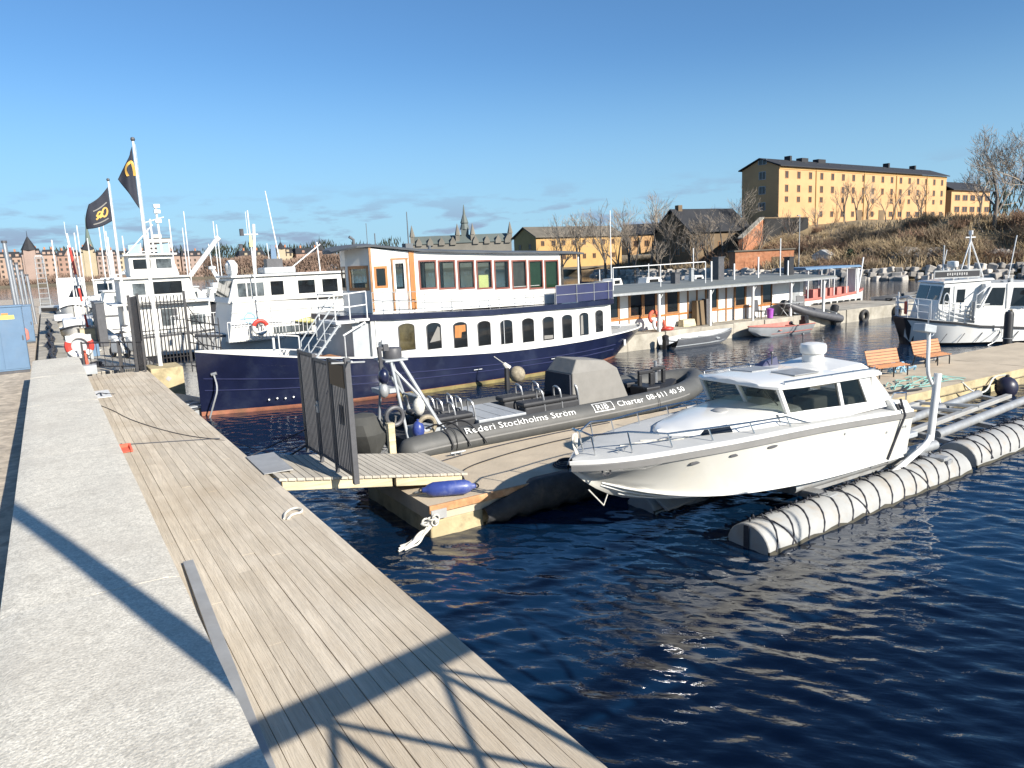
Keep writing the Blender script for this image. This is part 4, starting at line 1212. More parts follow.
for f in (lambda p: p, mir):
    pane(f(base['W']), f(base['A']), f(top['A']), f(top['W']), 'windscreen', 'clearglass')
    pane(f(base['A']), f(base['B']), f(top['B']), f(top['A']), 'side_window', 'tintglass')
    pane(f(base['B']), f(base['C']), f(top['C']), f(top['B']), 'side_window', 'tintglass')
mb = MB(); mb.bb(4.7, 5.1, -0.75, -0.3, 1.52, 1.92); mb.bb(4.7, 5.1, 0.3, 0.75, 1.52, 1.92); mb.bb(5.6, 6.0, -0.8, 0.1, 1.52, 1.82)
mb.build('seats_inside', 'coverfabric', cabin, smooth=0, bevel=0.04)
mb = MB(); mb.bb(3.9, 6.04, -0.92, 0.92, 1.50, 1.52); mb.hexa([(3.95, -0.8, 1.66), (4.5, -0.84, 1.62), (4.5, 0.84, 1.62), (3.95, 0.8, 1.66)], [(4.05, -0.78, 1.78), (4.48, -0.82, 1.74), (4.48, 0.82, 1.74), (4.05, 0.78, 1.78)]); mb.build('cabin_sole', 'gelwhite', cabin, smooth=0)
mb = MB(); mb.tube([(4.05, -0.52, 1.86), (3.92, -0.30, 2.12)], 0.012, 5); mb.tube([(3.98, -0.30, 2.15), (3.96, -0.16, 2.05)], 0.02, 5); mb.build('wiper', 'black', cabin)
# roof
secs = []
for x, w, z, th in ((3.40, 0.30, 2.27, 0.02), (3.44, 0.62, 2.255, 0.05), (3.60, 0.88, 2.235, 0.07), (4.1, 0.97, 2.225, 0.08), (5.2, 1.0, 2.205, 0.08), (6.0, 0.99, 2.185, 0.08), (6.38, 0.93, 2.165, 0.07), (6.52, 0.8, 2.15, 0.04)):
    secs.append([(x, -w, z - 0.01), (x, -w, z + th * 0.45), (x, -w * 0.93, z + th), (x, -w * 0.5, z + th + 0.035), (x, 0, z + th + 0.05), (x, w * 0.5, z + th + 0.035), (x, w * 0.93, z + th), (x, w, z + th * 0.45), (x, w, z - 0.01)])
mb = MB(); mb.loft(secs); roof = mb.build('roof', 'gelwhite', root, smooth=30)
for (x0, x1, y0, y1) in ((4.15, 4.85, 0.12, 0.62), (4.35, 5.05, -0.62, -0.12)):
    mb = MB(); zc = 2.368
    mb.hexa([(x0, y0, zc - 0.03), (x1, y0, zc - 0.04), (x1, y1, zc - 0.04), (x0, y1, zc - 0.03)], [(x0, y0, zc - (0.0 if abs(y0) < 0.3 else 0.012)), (x1, y0, zc - 0.018 - (0.0 if abs(y0) < 0.3 else 0.012)), (x1, y1, zc - 0.018 - (0 if abs(y1) < 0.3 else 0.012)), (x0, y1, zc - (0 if abs(y1) < 0.3 else 0.012))])
    mb.build('roof_hatch', 'galv', roof, smooth=0, bevel=0.01)
for s in (-1, 1):
    mb = MB(); mb.tube([(3.75, s * 0.86, 2.34), (6.25, s * 0.88, 2.29)], 0.012, 6)
    for x in (3.75, 4.4, 5.0, 5.6, 6.25): mb.tube([(x, s * 0.87, 2.27), (x, s * 0.87, 2.335 - 0.02 * (x - 3.75) / 2.5)], 0.010, 5)
    mb.build('grab_rail', 'steel', roof)
mb = MB()
mb.loft([[(5.05, -0.62, 2.26), (5.25, -0.58, 2.30), (5.5, 0, 2.38), (5.25, 0.58, 2.30), (5.05, 0.62, 2.26)], [(6.4, -0.78, 2.20), (6.2, -0.66, 2.36), (6.0, 0, 2.44), (6.2, 0.66, 2.36), (6.4, 0.78, 2.20)]])
mb.build('radar_fairing', 'gelwhite', roof, smooth=30, bevel=0.02)
mb = MB(); mb.lathe([(0.20, 2.34), (0.19, 2.52), (0.215, 2.53)], c=(5.75, 0.05, 0), n=24); mb.lathe([(0.215, 2.535), (0.235, 2.56), (0.24, 2.66), (0.22, 2.71), (0.12, 2.735), (0.01, 2.74)], c=(5.75, 0.05, 0), n=28)
mb.build('radome', 'gelwhite', roof, smooth=40)
mb = MB(); mb.tube([(5.85, 0.35, 2.4), (5.85, 0.35, 2.86)], 0.012, 6); mb.tube([(5.15, 0.5, 2.34), (5.15, 0.5, 2.55)], 0.012, 6); mb.sphere((5.15, 0.5, 2.56), 0.035, 8); mb.sphere((5.85, 0.35, 2.86), 0.03, 8)
mb.tube([(6.35, -0.3, 2.3), (6.45, -0.3, 2.3)], 0.05, 10)
mb.build('lamps', 'irongrey', roof)
mb = MB(); mb.hexa([(4.9, 0.55, 2.28), (5.4, 0.5, 2.28), (5.4, 0.8, 2.26), (4.9, 0.8, 2.26)], [(5.1, 0.6, 2.40), (5.38, 0.58, 2.46), (5.38, 0.72, 2.44), (5.1, 0.72, 2.38)]); mb.build('folded_cover', 'navylight', roof, smooth=0)
# aft cockpit
mb = MB()
for s in (-1, 1):
    lo = [(6.45, s * 1.20, 1.50), (7.0, s * 1.18, 1.46), (7.0, s * 1.0, 1.46), (6.45, s * 0.99, 1.50)]
    hi = [(6.45, s * 1.06, 1.70), (6.95, s * 1.10, 1.63), (6.95, s * 1.0, 1.63), (6.45, s * 0.98, 1.70)]
    if s > 0: lo, hi = lo[::-1], hi[::-1]
    mb.hexa(lo, hi)
mb.bb(6.86, 7.0, -0.99, 0.99, 1.2, 1.60)
mb.build('coaming', 'gelwhite', root, smooth=0, bevel=0.03)
mb = MB()
for k in range(3): mb.box((6.52 + 0.075 * k, -1.175, 1.575), (0.035, 0.02, 0.12), rx=-0.55)
mb.build('air_vent', 'black', root, smooth=0)
mb = MB(); mb.bb(6.6, 6.95, -0.3, 0.5, 1.5, 1.74); mb.bb(6.75, 6.9, -0.8, -0.5, 1.55, 1.72); mb.build('stern_gear', 'galv', root, smooth=0, bevel=0.03)
mb = MB(); mb.bb(6.98, 7.55, -1.0, 1.0, 0.82, 0.92); mb.build('swim_platform', 'aluflat', root, smooth=0, bevel=0.02)
mb = MB()
mb.tube([(6.55, -1.02, 1.70), (6.6, -1.04, 1.80), (7.0, -1.04, 1.76), (7.02, -1.03, 1.62)], 0.014, 6); mb.tube([(6.9, -0.6, 1.6), (6.9, -0.6, 1.85), (6.9, 0.4, 1.85), (6.9, 0.4, 1.6)], 0.014, 6)
mb.build('stern_rail', 'steel', root)
mb = MB(); mb.tube([(6.55, -1.20, 1.72), (6.62, -1.26, 1.42), (6.50, -1.16, 0.95), (6.35, -1.11, 0.55)], 0.022, 6); mb.build('lift_strap', 'ropedark', root)
# bow rails
for s in (-1, 1):
    path = []
    for x in (0.25, 0.7, 1.3, 2.0, 2.8, 3.6, 4.2):
        path.append((x, s * (smooth_interp(x, sheer_hb) - 0.13), smooth_interp(x, sheer_z)))
    mb = MB()
    mb.tube([path[-1]] + [(p[0] + 0.06, p[1] * 0.97, p[2] + (0.36 if i < 2 else 0.28 - 0.02 * i)) for i, p in reversed(list(enumerate(path[:-1])))], 0.016, 6)
    for i, p in enumerate(path[:-1]):
        mb.tube([(p[0] + 0.14, p[1], p[2]), (p[0] + 0.06, p[1] * 0.97, p[2] + (0.36 if i < 2 else 0.28 - 0.02 * i))], 0.013, 6)
    for i, x in enumerate((1.3, 2.0, 2.8, 3.6)):
        pass
    mb.build('bow_rail', 'steel', root)
mb = MB(); mb.tube(smooth_path([(0.30, -0.20, 1.88), (0.12, -0.10, 1.98), (0.12, 0.10, 1.98), (0.30, 0.20, 1.88)], 2), 0.016, 6); mb.build('pulpit', 'steel', root)
mb = MB()
for k in range(4): mb.tube(smooth_path([(0.22 + 0.02 * k, 0.12, 1.55), (0.16, 0.13 + 0.01 * k, 1.75), (0.20 + 0.03 * k, 0.15, 1.92), (0.26, 0.16, 1.6)], 2), 0.012, 5)
mb.tube(smooth_path([(0.9, -0.1, 1.62), (1.5, -0.3, 1.63), (1.2, -0.05, 1.63), (1.75, -0.5, 1.64), (2.0, -0.45, 1.66)], 2), 0.014, 5)
mb.build('mooring_line', 'rope', root)
for x in (0.62, 1.5):
    mb = MB(); mb.tube([(x, -0.33, 1.66), (x + 0.22, -0.36, 1.66)], 0.016, 6); mb.tube([(x + 0.06, -0.34, 1.6), (x + 0.06, -0.34, 1.66)], 0.012, 5); mb.tube([(x + 0.16, -0.35, 1.6), (x + 0.16, -0.35, 1.66)], 0.012, 5); mb.build('cleat', 'steel', root)
# small fittings in the topsides
def hull_pt(x, t):
    hb, sz = smooth_interp(x, sheer_hb), smooth_interp(x, sheer_z); cb, cz = smooth_interp(x, chine_hb), smooth_interp(x, chine_z)
    fl = t ** (1.35 if x < 2.5 else 1.05)
    return (x, -(cb + 0.02 + (hb - 0.01 - cb - 0.02) * fl), cz + 0.012 + (sz - 0.15 - cz - 0.012) * t)
for x, t, w in ((1.75, 0.84, 0.30), (2.45, 0.88, 0.26), (3.2, 0.91, 0.26)):
    mb = MB(); p = hull_pt(x, t); mb.lathe([(0.01, -0.012), (0.045, -0.008), (0.045, 0.012), (0.03, 0.014), (0.01, 0.014)], c=(0, 0, 0), n=14, axis='y')
    o = mb.build('porthole', 'irongrey', root); o.location = p; o.scale = (2.6, 1, 0.55)
mb = MB(); p = hull_pt(0.42, 0.86); mb.ring((0, 0, 0), 0.06, 0.015, 'y', 14, 6); o = mb.build('hawse_ring', 'irongrey', root); o.location = (p[0], p[1] - 0.012, p[2]); o.rotation_euler = (0, 0, -0.75)
for x, t in ((6.2, 0.72), (6.72, 0.78), (6.80, 0.78), (4.95, 0.88)):
    p = hull_pt(x, t); mb = MB(); mb.tube([(p[0], p[1] + 0.01, p[2]), (p[0], p[1] - 0.012, p[2])], 0.022, 10); mb.build('skin_fitting', 'galv', root)
mb = MB(); mb.tube([(0.35, 0.0, 1.0), (0.62, -0.02, 0.70), (0.80, 0.05, 0.92)], 0.012, 5); mb.build('bow_strap', 'rope', root)
# ------------------------------------------------------------------ the navy and white passenger ship
root = thing('passenger_ship', 'old navy and white passenger ship with brown framed wheelhouse and arched windows', 'ship', (3.75, 24.9, 0.0), rz=0.05)
S_hb = [(0, 0.03), (0.5, 0.42), (1.2, 0.85), (2.5, 1.38), (4.5, 1.82), (7.0, 2.02), (11.0, 2.05), (14.0, 1.96), (16.0, 1.70), (17.6, 1.30), (18.6, 0.85), (19.15, 0.35), (19.3, 0.02)]
S_z = [(0, 2.05), (1.0, 1.92), (2.7, 1.70), (4.5, 1.50), (6.4, 1.34), (9.8, 1.13), (12.0, 1.09), (14.2, 1.11), (16.0, 1.16), (17.8, 1.22), (19.3, 1.28)]
S_wl = [(0, 0.0), (0.5, 0.16), (1.2, 0.42), (2.5, 0.95), (4.5, 1.55), (7.0, 1.88), (11.0, 1.95), (14.0, 1.72), (16.0, 1.15), (17.2, 0.55), (17.9, 0.05), (18.6, 0.02), (19.3, 0.0)]
S_kz = [(0, -0.8), (14.0, -0.8), (16.5, -0.6), (17.4, -0.25), (17.9, 0.10), (18.6, 0.55), (19.15, 0.95), (19.3, 1.20)]
xs_ = [0, 0.25, 0.6, 1.2, 1.9, 2.7, 3.6, 4.6, 5.8, 7.0, 8.5, 10, 11.5, 13, 14.2, 15.2, 16.0, 16.7, 17.3, 17.8, 18.2, 18.6, 18.95, 19.15, 19.3]
stn = []
for x in xs_:
    hb, sz, wb, kz = smooth_interp(x, S_hb), smooth_interp(x, S_z), max(0.0, smooth_interp(x, S_wl)), interp(x, S_kz)
    stem = -0.10 * 0
    lv = [kz]
    z1 = max(kz + 0.01, -0.02); z2 = max(z1 + 0.005, 0.13)
    def hbz(z):
        t = min(1, max(0, (z - max(0, kz)) / max(0.05, sz - max(0, kz))))
        w0 = wb if kz < 0 else 0.0
        return w0 + (hb - w0) * (t ** (0.75 if kz > -0.3 else 0.9))
    sec = [(x, 0.0, kz), (x, wb * 0.96 if kz < 0 else 0.01, z1), (x, max(0.005, hbz(z2)) if z2 < sz else hb, z2)]
    for t in (0.2, 0.4, 0.6, 0.8, 1.0):
        z = z2 + (sz - z2) * t
        sec.append((x, hbz(z), z))
    cap = sz + 0.05
    sec.append((x, hb + 0.012, sz + 0.004)); sec.append((x, hb + 0.012, cap)); sec.append((x, max(hb - 0.07, 0.004), cap + 0.005))
    sec.append((x, max(hb - 0.09, 0.003), sz - (0.30 if x < 14.5 else 0.02)))
    stn.append(sec)
strip = [2, 2, 1, 1, 1, 1, 1, 3, 3, 3, 3]
hull_shell(stn, [2, 4, 1, 1, 1, 1, 1, 3, 3, 3, 3], ['black', 'navy', 'antifoul', 'white', 'antifoul'], 'hull', root, transom=False, smooth=40)
mb = MB(); vs, fs = [], []
for x in xs_:
    hb, sz = max(0.003, smooth_interp(x, S_hb) - 0.06), smooth_interp(x, S_z) - (0.28 if x < 15 else 0.02)
    vs += [(x, -hb, sz), (x, hb, sz)]
mb.add(vs, [(2 * i, 2 * i + 2, 2 * i + 3, 2 * i + 1) for i in range(len(xs_) - 1)]); mb.build('foredeck', 'geldeck', root, smooth=0)
for f in (0.36, 0.56):
    for s in (-1, 1):
        pts = []
        for x in np.arange(0.15, 17.0, 0.5):
            sz, hb, wb = smooth_interp(x, S_z), smooth_interp(x, S_hb), max(0, smooth_interp(x, S_wl))
            z = 0.13 + (sz - 0.13) * f; t = z / sz
            pts.append((x, s * (wb + (hb - wb) * t ** 0.9 + 0.008), z))
        mb = MB(); mb.tube(pts, 0.018, 5); mb.build('rubbing_strake', 'navylight', root)
mb = MB()
pts = [(x, -(max(0, smooth_interp(x, S_wl)) + 0.012), 0.035) for x in np.arange(6.0, 16.5, 0.6)]
mb.loft([[(p[0], p[1] + 0.02, p[2] - 0.10), (p[0], p[1] - 0.012, p[2] - 0.09), (p[0], p[1] - 0.014, p[2] + 0.08), (p[0], p[1] + 0.02, p[2] + 0.09)] for p in pts]); mb.build('algae_band', 'algae', root)
# lower saloon
def up_hb(x): return min(1.98, smooth_interp(x, S_hb) - 0.05)
L_top = lambda x: interp(x, [(5.1, 2.70), (9.8, 2.52), (13.0, 2.50), (16.2, 2.50)])
xs2 = [5.2, 6, 7, 8, 9, 10, 11, 12, 13, 14, 15, 15.8, 16.15]
secs = []
for x in xs2:
    w, z0, z1 = up_hb(x), smooth_interp(x, S_z) - (0.25 if x < 7 else 0.02), L_top(x)
    secs.append([(x, -w, z0), (x, -w + 0.02, z1), (x, w - 0.02, z1), (x, w, z0)])
mb = MB(); mb.loft(secs); saloon = mb.build('saloon', 'white', root, smooth=30)
mb = MB(); mb.tube([(10.45, -up_hb(10.4) - 0.012, 1.15), (10.45, -up_hb(10.4) - 0.012, 2.5)], 0.012, 5); mb.tube([(5.35, -up_hb(5.4) - 0.012, 1.3), (5.35, -up_hb(5.4) - 0.012, 2.68)], 0.015, 5); mb.build('downpipe', 'whitemetal', saloon)
wins = [(6.45, 2.50, 0.56, 0.90), (7.49, 2.44, 0.53, 0.90), (8.56, 2.375, 0.53, 0.90), (9.58, 2.33, 0.52, 0.88), (10.57, 2.29, 0.50, 0.88), (11.57, 2.27, 0.51, 0.89), (12.55, 2.255, 0.50, 0.89), (13.52, 2.25, 0.48, 0.90), (14.46, 2.26, 0.46, 0.89), (15.38, 2.29, 0.43, 0.88)]
for k, (xc, zt, w, h) in enumerate(wins):
    ang = math.atan2(-(up_hb(xc + 0.3) - up_hb(xc - 0.3)), 0.6)
    for sgn in (-1, 1):
        def arch(wd, hh, dy, n=10):
            p = [(-wd / 2, -hh), (wd / 2, -hh)]
            for i in range(n + 1):
                a = math.pi * i / n
                p.append((wd / 2 * math.cos(a), -0.13 + 0.13 * math.sin(a)))
            return p
        mb = MB()
        outer, inner = arch(w + 0.05, h + 0.025, 0), arch(w, h, 0)
        n_ = len(outer)
        vs = [(p[0], -0.014, p[1] + 0.012) for p in outer] + [(p[0], -0.014, p[1]) for p in inner] + [(p[0], 0.012, p[1] + 0.012) for p in outer] + [(p[0], 0.012, p[1]) for p in inner]
        fs = []
        for i in range(n_):
            j = (i + 1) % n_
            fs += [(i, j, n_ + j, n_ + i), (2 * n_ + i, 2 * n_ + j, j, i), (n_ + i, n_ + j, 3 * n_ + j, 3 * n_ + i)]
        mb.add(vs, fs)
        fr = mb.build('window', 'irongrey', saloon, smooth=0)
        fr.location = (xc, sgn * (up_hb(xc) - 0.004), zt)
        fr.rotation_euler = (0, 0, ang if sgn < 0 else math.pi - ang)
        mb = MB(); mb.prism(inner, -0.006, 0.004, 'y'); mb.build('pane', 'brownglass' if k in (0,) else 'darkglass', fr, smooth=0)
        if k in (1, 2, 6, 8) and sgn < 0:
            shp = {1: [(-w * 0.35, -h * 0.75), (w * 0.44, -h * 0.70), (w * 0.44, -h * 0.2), (w * 0.3, -h * 0.15)], 2: [(-w * 0.44, -h * 0.6), (w * 0.05, -h * 0.62), (w * 0.1, -h * 0.4), (w * 0.42, -h * 0.38), (w * 0.42, -h * 0.12), (-w * 0.40, -h * 0.12)], 6: [(-w * 0.44, -h + 0.03), (w * 0.44, -h + 0.03), (w * 0.44, -h * 0.82), (-w * 0.44, -h * 0.8)], 8: [(-w * 0.44, -h + 0.03), (-w * 0.1, -h + 0.03), (-w * 0.15, -h * 0.1), (-w * 0.4, -h * 0.13)]}[k]
            mb = MB(); mb.prism(shp, -0.0075, -0.0065, 'y'); mb.build('curtain', 'varnish' if k == 2 else 'coverfabric', fr, smooth=0)
# upper deck with its navy fascia, following the plan of the saloon
xs3 = [4.3, 4.7, 5.2, 6, 7, 8, 9, 10, 11, 12, 13, 14, 15, 15.8, 16.3, 16.6, 16.75]
def dk_hb(x): return interp(x, [(4.3, 1.25), (4.7, 1.55), (5.2, 1.90), (6, 2.02), (14, 2.05), (15.8, 1.86), (16.3, 1.66), (16.6, 1.3), (16.75, 0.7)])
secs = []
for x in xs3:
    w, z1 = dk_hb(x), L_top(max(5.1, min(16.2, x)))
    secs.append([(x, -w, z1 + 0.005), (x, -w, z1 + 0.205), (x, w, z1 + 0.205), (x, w, z1 + 0.005)])
mb = MB(); mb.loft(secs); mb.build('upper_deck', 'navy', root, smooth=25)
Zd = lambda x: L_top(max(5.1, min(16.2, x))) + 0.205
# upper cabin and wheelhouse: walls with real openings
def wall(mb, p0, p1, z0, z1, holes, th=0.05, slope=None):
    """Vertical wall from p0 to p1 (x, y); holes = (u0, u1, v0, v1) in metres along / world z; z0, z1 may be (start, end)."""
    p0, p1 = Vector((p0[0], p0[1], 0)), Vector((p1[0], p1[1], 0)); L_ = (p1 - p0).length
    d_ = (p1 - p0) / L_; nrm = Vector((d_.y, -d_.x, 0))
    fz0 = (lambda u: z0[0] + (z0[1] - z0[0]) * u / L_) if isinstance(z0, tuple) else (lambda u: z0)
    fz1 = (lambda u: z1[0] + (z1[1] - z1[0]) * u / L_) if isinstance(z1, tuple) else (lambda u: z1)
    def blk(u0, u1, va0, va1, vb0, vb1):
        a, b_ = p0 + d_ * u0, p0 + d_ * u1
        lo = [(a.x, a.y, va0), (b_.x, b_.y, va1), (b_.x - nrm.x * th, b_.y - nrm.y * th, va1), (a.x - nrm.x * th, a.y - nrm.y * th, va0)]
        hi = [(q[0], q[1], z) for q, z in zip(lo, (vb0, vb1, vb1, vb0))]
        mb.hexa(lo, hi)
    us = sorted(holes, key=lambda h: h[0]); u = 0
    for h in us:
        if h[0] > u: blk(u, h[0], fz0(u), fz0(h[0]), fz1(u), fz1(h[0]))
        blk(h[0], h[1], fz0(h[0]), fz0(h[1]), h[2], h[2]); blk(h[0], h[1], h[3], h[3], fz1(h[0]), fz1(h[1]))
        u = h[1]
    if u < L_: blk(u, L_, fz0(u), fz0(L_), fz1(u), fz1(L_))
    return p0, d_, nrm
def fit_window(parent, p0, d_, nrm, h, fm, pm, fw=0.05, name='window'):
    mb = MB()
    def q(u, v, o): 
        a = p0 + d_ * u + nrm * o
        return (a.x, a.y, v)
    u0, u1, v0, v1 = h
    for (a, b_, c, e) in ((u0 - 0.01, u0 + fw, v0 - 0.01, v1 + 0.01), (u1 - fw, u1 + 0.01, v0 - 0.01, v1 + 0.01), (u0 + fw, u1 - fw, v0 - 0.01, v0 + fw), (u0 + fw, u1 - fw, v1 - fw, v1 + 0.01)):
        mb.hexa([q(a, c, 0.014), q(b_, c, 0.014), q(b_, c, -0.03), q(a, c, -0.03)], [q(a, e, 0.014), q(b_, e, 0.014), q(b_, e, -0.03), q(a, e, -0.03)])
    f_ = mb.build(name, fm, parent, smooth=0)
    mb = MB(); mb.hexa([q(u0 + fw, v0 + fw, -0.004), q(u1 - fw, v0 + fw, -0.004), q(u1 - fw, v0 + fw, -0.012), q(u0 + fw, v0 + fw, -0.012)], [q(u0 + fw, v1 - fw, -0.004), q(u1 - fw, v1 - fw, -0.004), q(u1 - fw, v1 - fw, -0.012), q(u0 + fw, v1 - fw, -0.012)])
    mb.build('pane', pm, f_, smooth=0)
    return f_
NY, FY = -1.42, 1.15
cb = MB()
up_x = [(7.34, 8.04), (8.12, 8.82), (8.92, 9.63), (9.72, 10.41), (10.51, 11.19), (11.31, 12.01), (12.11, 12.80), (12.88, 13.58)]
x0, x1 = 7.05, 13.70
zt0, zt1 = 4.92, 4.66
def wz(x): return 4.62 - 0.034 * (x - 7.3)
def wb_(x): return 3.62 - 0.055 * (x - 7.3)
holes = [(a - x0, b_ - x0, wb_((a + b_) / 2), wz((a + b_) / 2)) for a, b_ in up_x]
near = wall(cb, (x0, NY), (x1, NY), (Zd(x0), Zd(x1)), (zt0, zt1), holes)
far_ = wall(cb, (x1, FY), (x0, FY), (Zd(x1), Zd(x0)), (zt1, zt0), [(x1 - b_, x1 - a, wb_((a + b_) / 2), wz((a + b_) / 2)) for a, b_ in up_x])
wall(cb, (x1, NY), (x1, FY), Zd(x1), zt1, [(0.3, 1.1, 3.3, 4.3), (1.4, 2.2, 3.3, 4.3)])
for k in range(5):
    zz = 3.0 + 0.115 * k
    cb.bb(x0 + 0.1, 12.6, NY - 0.008, NY, zz, zz + 0.012)
cabin = cb.build('upper_cabin', 'white', root, smooth=0)
for k, h in enumerate(holes):
    pm = 'clearglass' if k not in (5, 6, 7) else 'tintglass'
    fit_window(cabin, *near, h, 'redframe', pm)
for a, b_ in up_x:
    fit_window(cabin, *far_, (x1 - b_, x1 - a, wb_((a + b_) / 2), wz((a + b_) / 2)), 'redframe', 'clearglass')
mb = MB()
for k, (a, b_) in enumerate(up_x):
    if k in (0, 1, 2, 4): mb.bb(a + 0.1, b_ - 0.12, -0.4, 0.3, 3.0, 3.62 - 0.05 * k)
mb.bb(x0 + 0.1, 13.6, NY + 0.06, FY - 0.06, 2.75, 2.78)
mb.build('seats_inside', 'ribdark', cabin, smooth=0, bevel=0.03)
mb = MB(); mb.bb(9.86, 10.28, NY + 0.075, NY + 0.09, 3.5, 3.98); mb.build('blind', 'paleyellow', cabin, smooth=0)
for k in (5, 6, 7):
    a, b_ = up_x[k]; mb = MB(); mb.bb(a + 0.02, b_ - 0.02, NY + 0.075, NY + 0.09, 3.1, 4.5); mb.build('blind', 'green' if k > 5 else 'galv', cabin, smooth=0)
# wheelhouse in varnished wood
wh = MB()
FX = 5.52
n1 = wall(wh, (FX, NY), (x0, NY), (Zd(FX), Zd(x0)), (5.08, 4.92), [(0.13, 0.60, 3.74, 4.46), (0.76, 1.40, 2.93, 4.66)])
n2 = wall(wh, (FX - 0.35, -0.15), (FX, NY), Zd(5.2), (5.12, 5.08), [(0.14, 1.2, 3.68, 4.50)])
n3 = wall(wh, (FX, FY), (FX - 0.35, -0.15), Zd(5.2), (5.08, 5.12), [(0.14, 1.2, 3.68, 4.50)])
n4 = wall(wh, (x0, FY), (FX, FY), (Zd(x0), Zd(FX)), (4.92, 5.08), [(0.3, 1.2, 3.7, 4.5)])
wheel = wh.build('wheelhouse', 'white', root, smooth=0)
fit_window(wheel, *n1, (0.13, 0.60, 3.74, 4.46), 'varnish', 'clearglass', 0.07)
fit_window(wheel, *n2, (0.14, 1.2, 3.68, 4.50), 'brownframe', 'clearglass', 0.09)
fit_window(wheel, *n3, (0.14, 1.2, 3.68, 4.50), 'brownframe', 'clearglass', 0.09)
fit_window(wheel, *n4, (0.3, 1.2, 3.7, 4.5), 'varnish', 'clearglass', 0.07)
d_ = MB()
p0, dd_, nn_ = n1
d_.bb(6.30, 6.36, NY - 0.02, NY + 0.03, 2.93, 4.66); d_.bb(6.84, 6.92, NY - 0.02, NY + 0.03, 2.93, 4.66); d_.bb(6.28, 6.94, NY - 0.025, NY + 0.03, 4.662, 4.72)
fr = d_.build('door_frame', 'brownframe', wheel, smooth=0)
mb = MB(); mb.bb(6.365, 6.835, NY - 0.012, NY + 0.02, 2.94, 3.66); mb.bb(6.365, 6.44, NY - 0.012, NY + 0.02, 3.66, 4.655); mb.bb(6.76, 6.835, NY - 0.012, NY + 0.02, 3.66, 4.655); mb.bb(6.44, 6.76, NY - 0.012, NY + 0.02, 4.54, 4.655)
door = mb.build('door', 'white', wheel, smooth=0)
mb = MB(); mb.bb(6.44, 6.76, NY, NY + 0.008, 3.66, 4.54); mb.build('door_pane', 'clearglass', door, smooth=0)
mb = MB(); mb.tube([(6.40, NY - 0.03, 3.55), (6.40, NY - 0.03, 3.68)], 0.012, 6); mb.build('handle', 'black', door)
mb = MB(); mb.bb(x0 - 0.07, x0 + 0.12, NY - 0.035, NY - 0.004, 2.93, 4.93); mb.build('corner_post', 'varnish', root, smooth=0)
mb = MB(); mb.bb(FX - 0.03, FX + 0.05, NY - 0.03, NY - 0.004, 2.95, 5.1); mb.build('corner_post', 'brownframe', root, smooth=0)
mb = MB(); mb.bb(5.7, 6.2, -0.5, 0.6, 2.9, 3.9); mb.build('helm', 'darktimber', root, smooth=0)
# roof
secs = []
for x, w, z in ((4.55, 0.5, 5.02), (4.75, 1.0, 5.10), (5.1, 1.38, 5.17), (5.6, 1.52, 5.19), (6.5, 1.56, 5.09), (7.5, 1.58, 4.97), (9, 1.58, 4.89), (11, 1.58, 4.80), (13, 1.58, 4.74), (14.2, 1.56, 4.70), (14.9, 1.45, 4.66)):
    secs.append([(x, -w, z - 0.07), (x, -w - 0.02, z - 0.01), (x, -w * 0.6, z + 0.06), (x, w * 0.4, z + 0.06), (x, w - 0.2, z - 0.01), (x, w - 0.22, z - 0.07)])
mb = MB(); mb.loft(secs); roof = mb.build('roof', 'roofgrey', root, smooth=25)
mb = MB()
mb.tube([(7.9, 0.3, 4.9), (7.9, 0.3, 6.4)], [0.03, 0.015], 8); mb.bb(7.7, 8.0, 0.15, 0.45, 4.9, 5.25)
mb.tube([(5.9, -0.5, 5.1), (5.9, -0.5, 5.95)], 0.012, 6); mb.tube([(6.15, -0.6, 5.1), (6.15, -0.6, 5.6)], 0.02, 6); mb.tube([(5.35, -0.6, 5.15), (5.35, -0.6, 5.4), (5.2, -0.6, 5.5)], 0.05, 8)
mb.tube([(8.6, 0.0, 4.9), (8.6, 0.0, 5.15)], 0.06, 10); mb.build('roof_aerial', 'roofgrey', roof)
mb = MB(); mb.tube([(14.75, -1.25, 2.75), (14.75, -1.25, 4.62)], 0.035, 8); mb.tube([(14.75, 0.95, 2.75), (14.75, 0.95, 4.62)], 0.035, 8); mb.build('awning_post', 'whitemetal', root)
# stern bulwark boards on the upper deck and the railings
def side(x, dy=0.0): return (x, -(dk_hb(x) - 0.06 - dy), Zd(x))
px_ = [12.95, 13.6, 14.3, 15.0, 15.6, 16.05, 16.4, 16.6]
pts = [side(x) for x in px_] + [(16.6, 0.9, Zd(16.6))] 
secs = [[(p[0], p[1] + 0.012, p[2] + 0.03), (p[0], p[1] - 0.012, p[2] + 0.03), (p[0], p[1] - 0.012, p[2] + 0.70), (p[0], p[1] + 0.012, p[2] + 0.70)] for p in pts]
mb = MB(); mb.loft(secs); mb.build('canvas_dodger', 'navylight', root, smooth=0)
mb = MB()
rail_mb(mb, [side(x, -0.02) for x in (12.95, 14.0, 15.0, 15.9, 16.4)], (0.35, 0.72), 0.014)
rail_mb(mb, [side(x) for x in (7.2, 8.3, 8.7, 9.9, 10.3, 11.5, 11.9, 12.9)], (0.42, 0.62), 0.012)
rail_mb(mb, [side(x) for x in (5.3, 6.0, 6.6, 7.2)], (0.40, 0.72), 0.014)
mb.build('railing', 'galv', root)
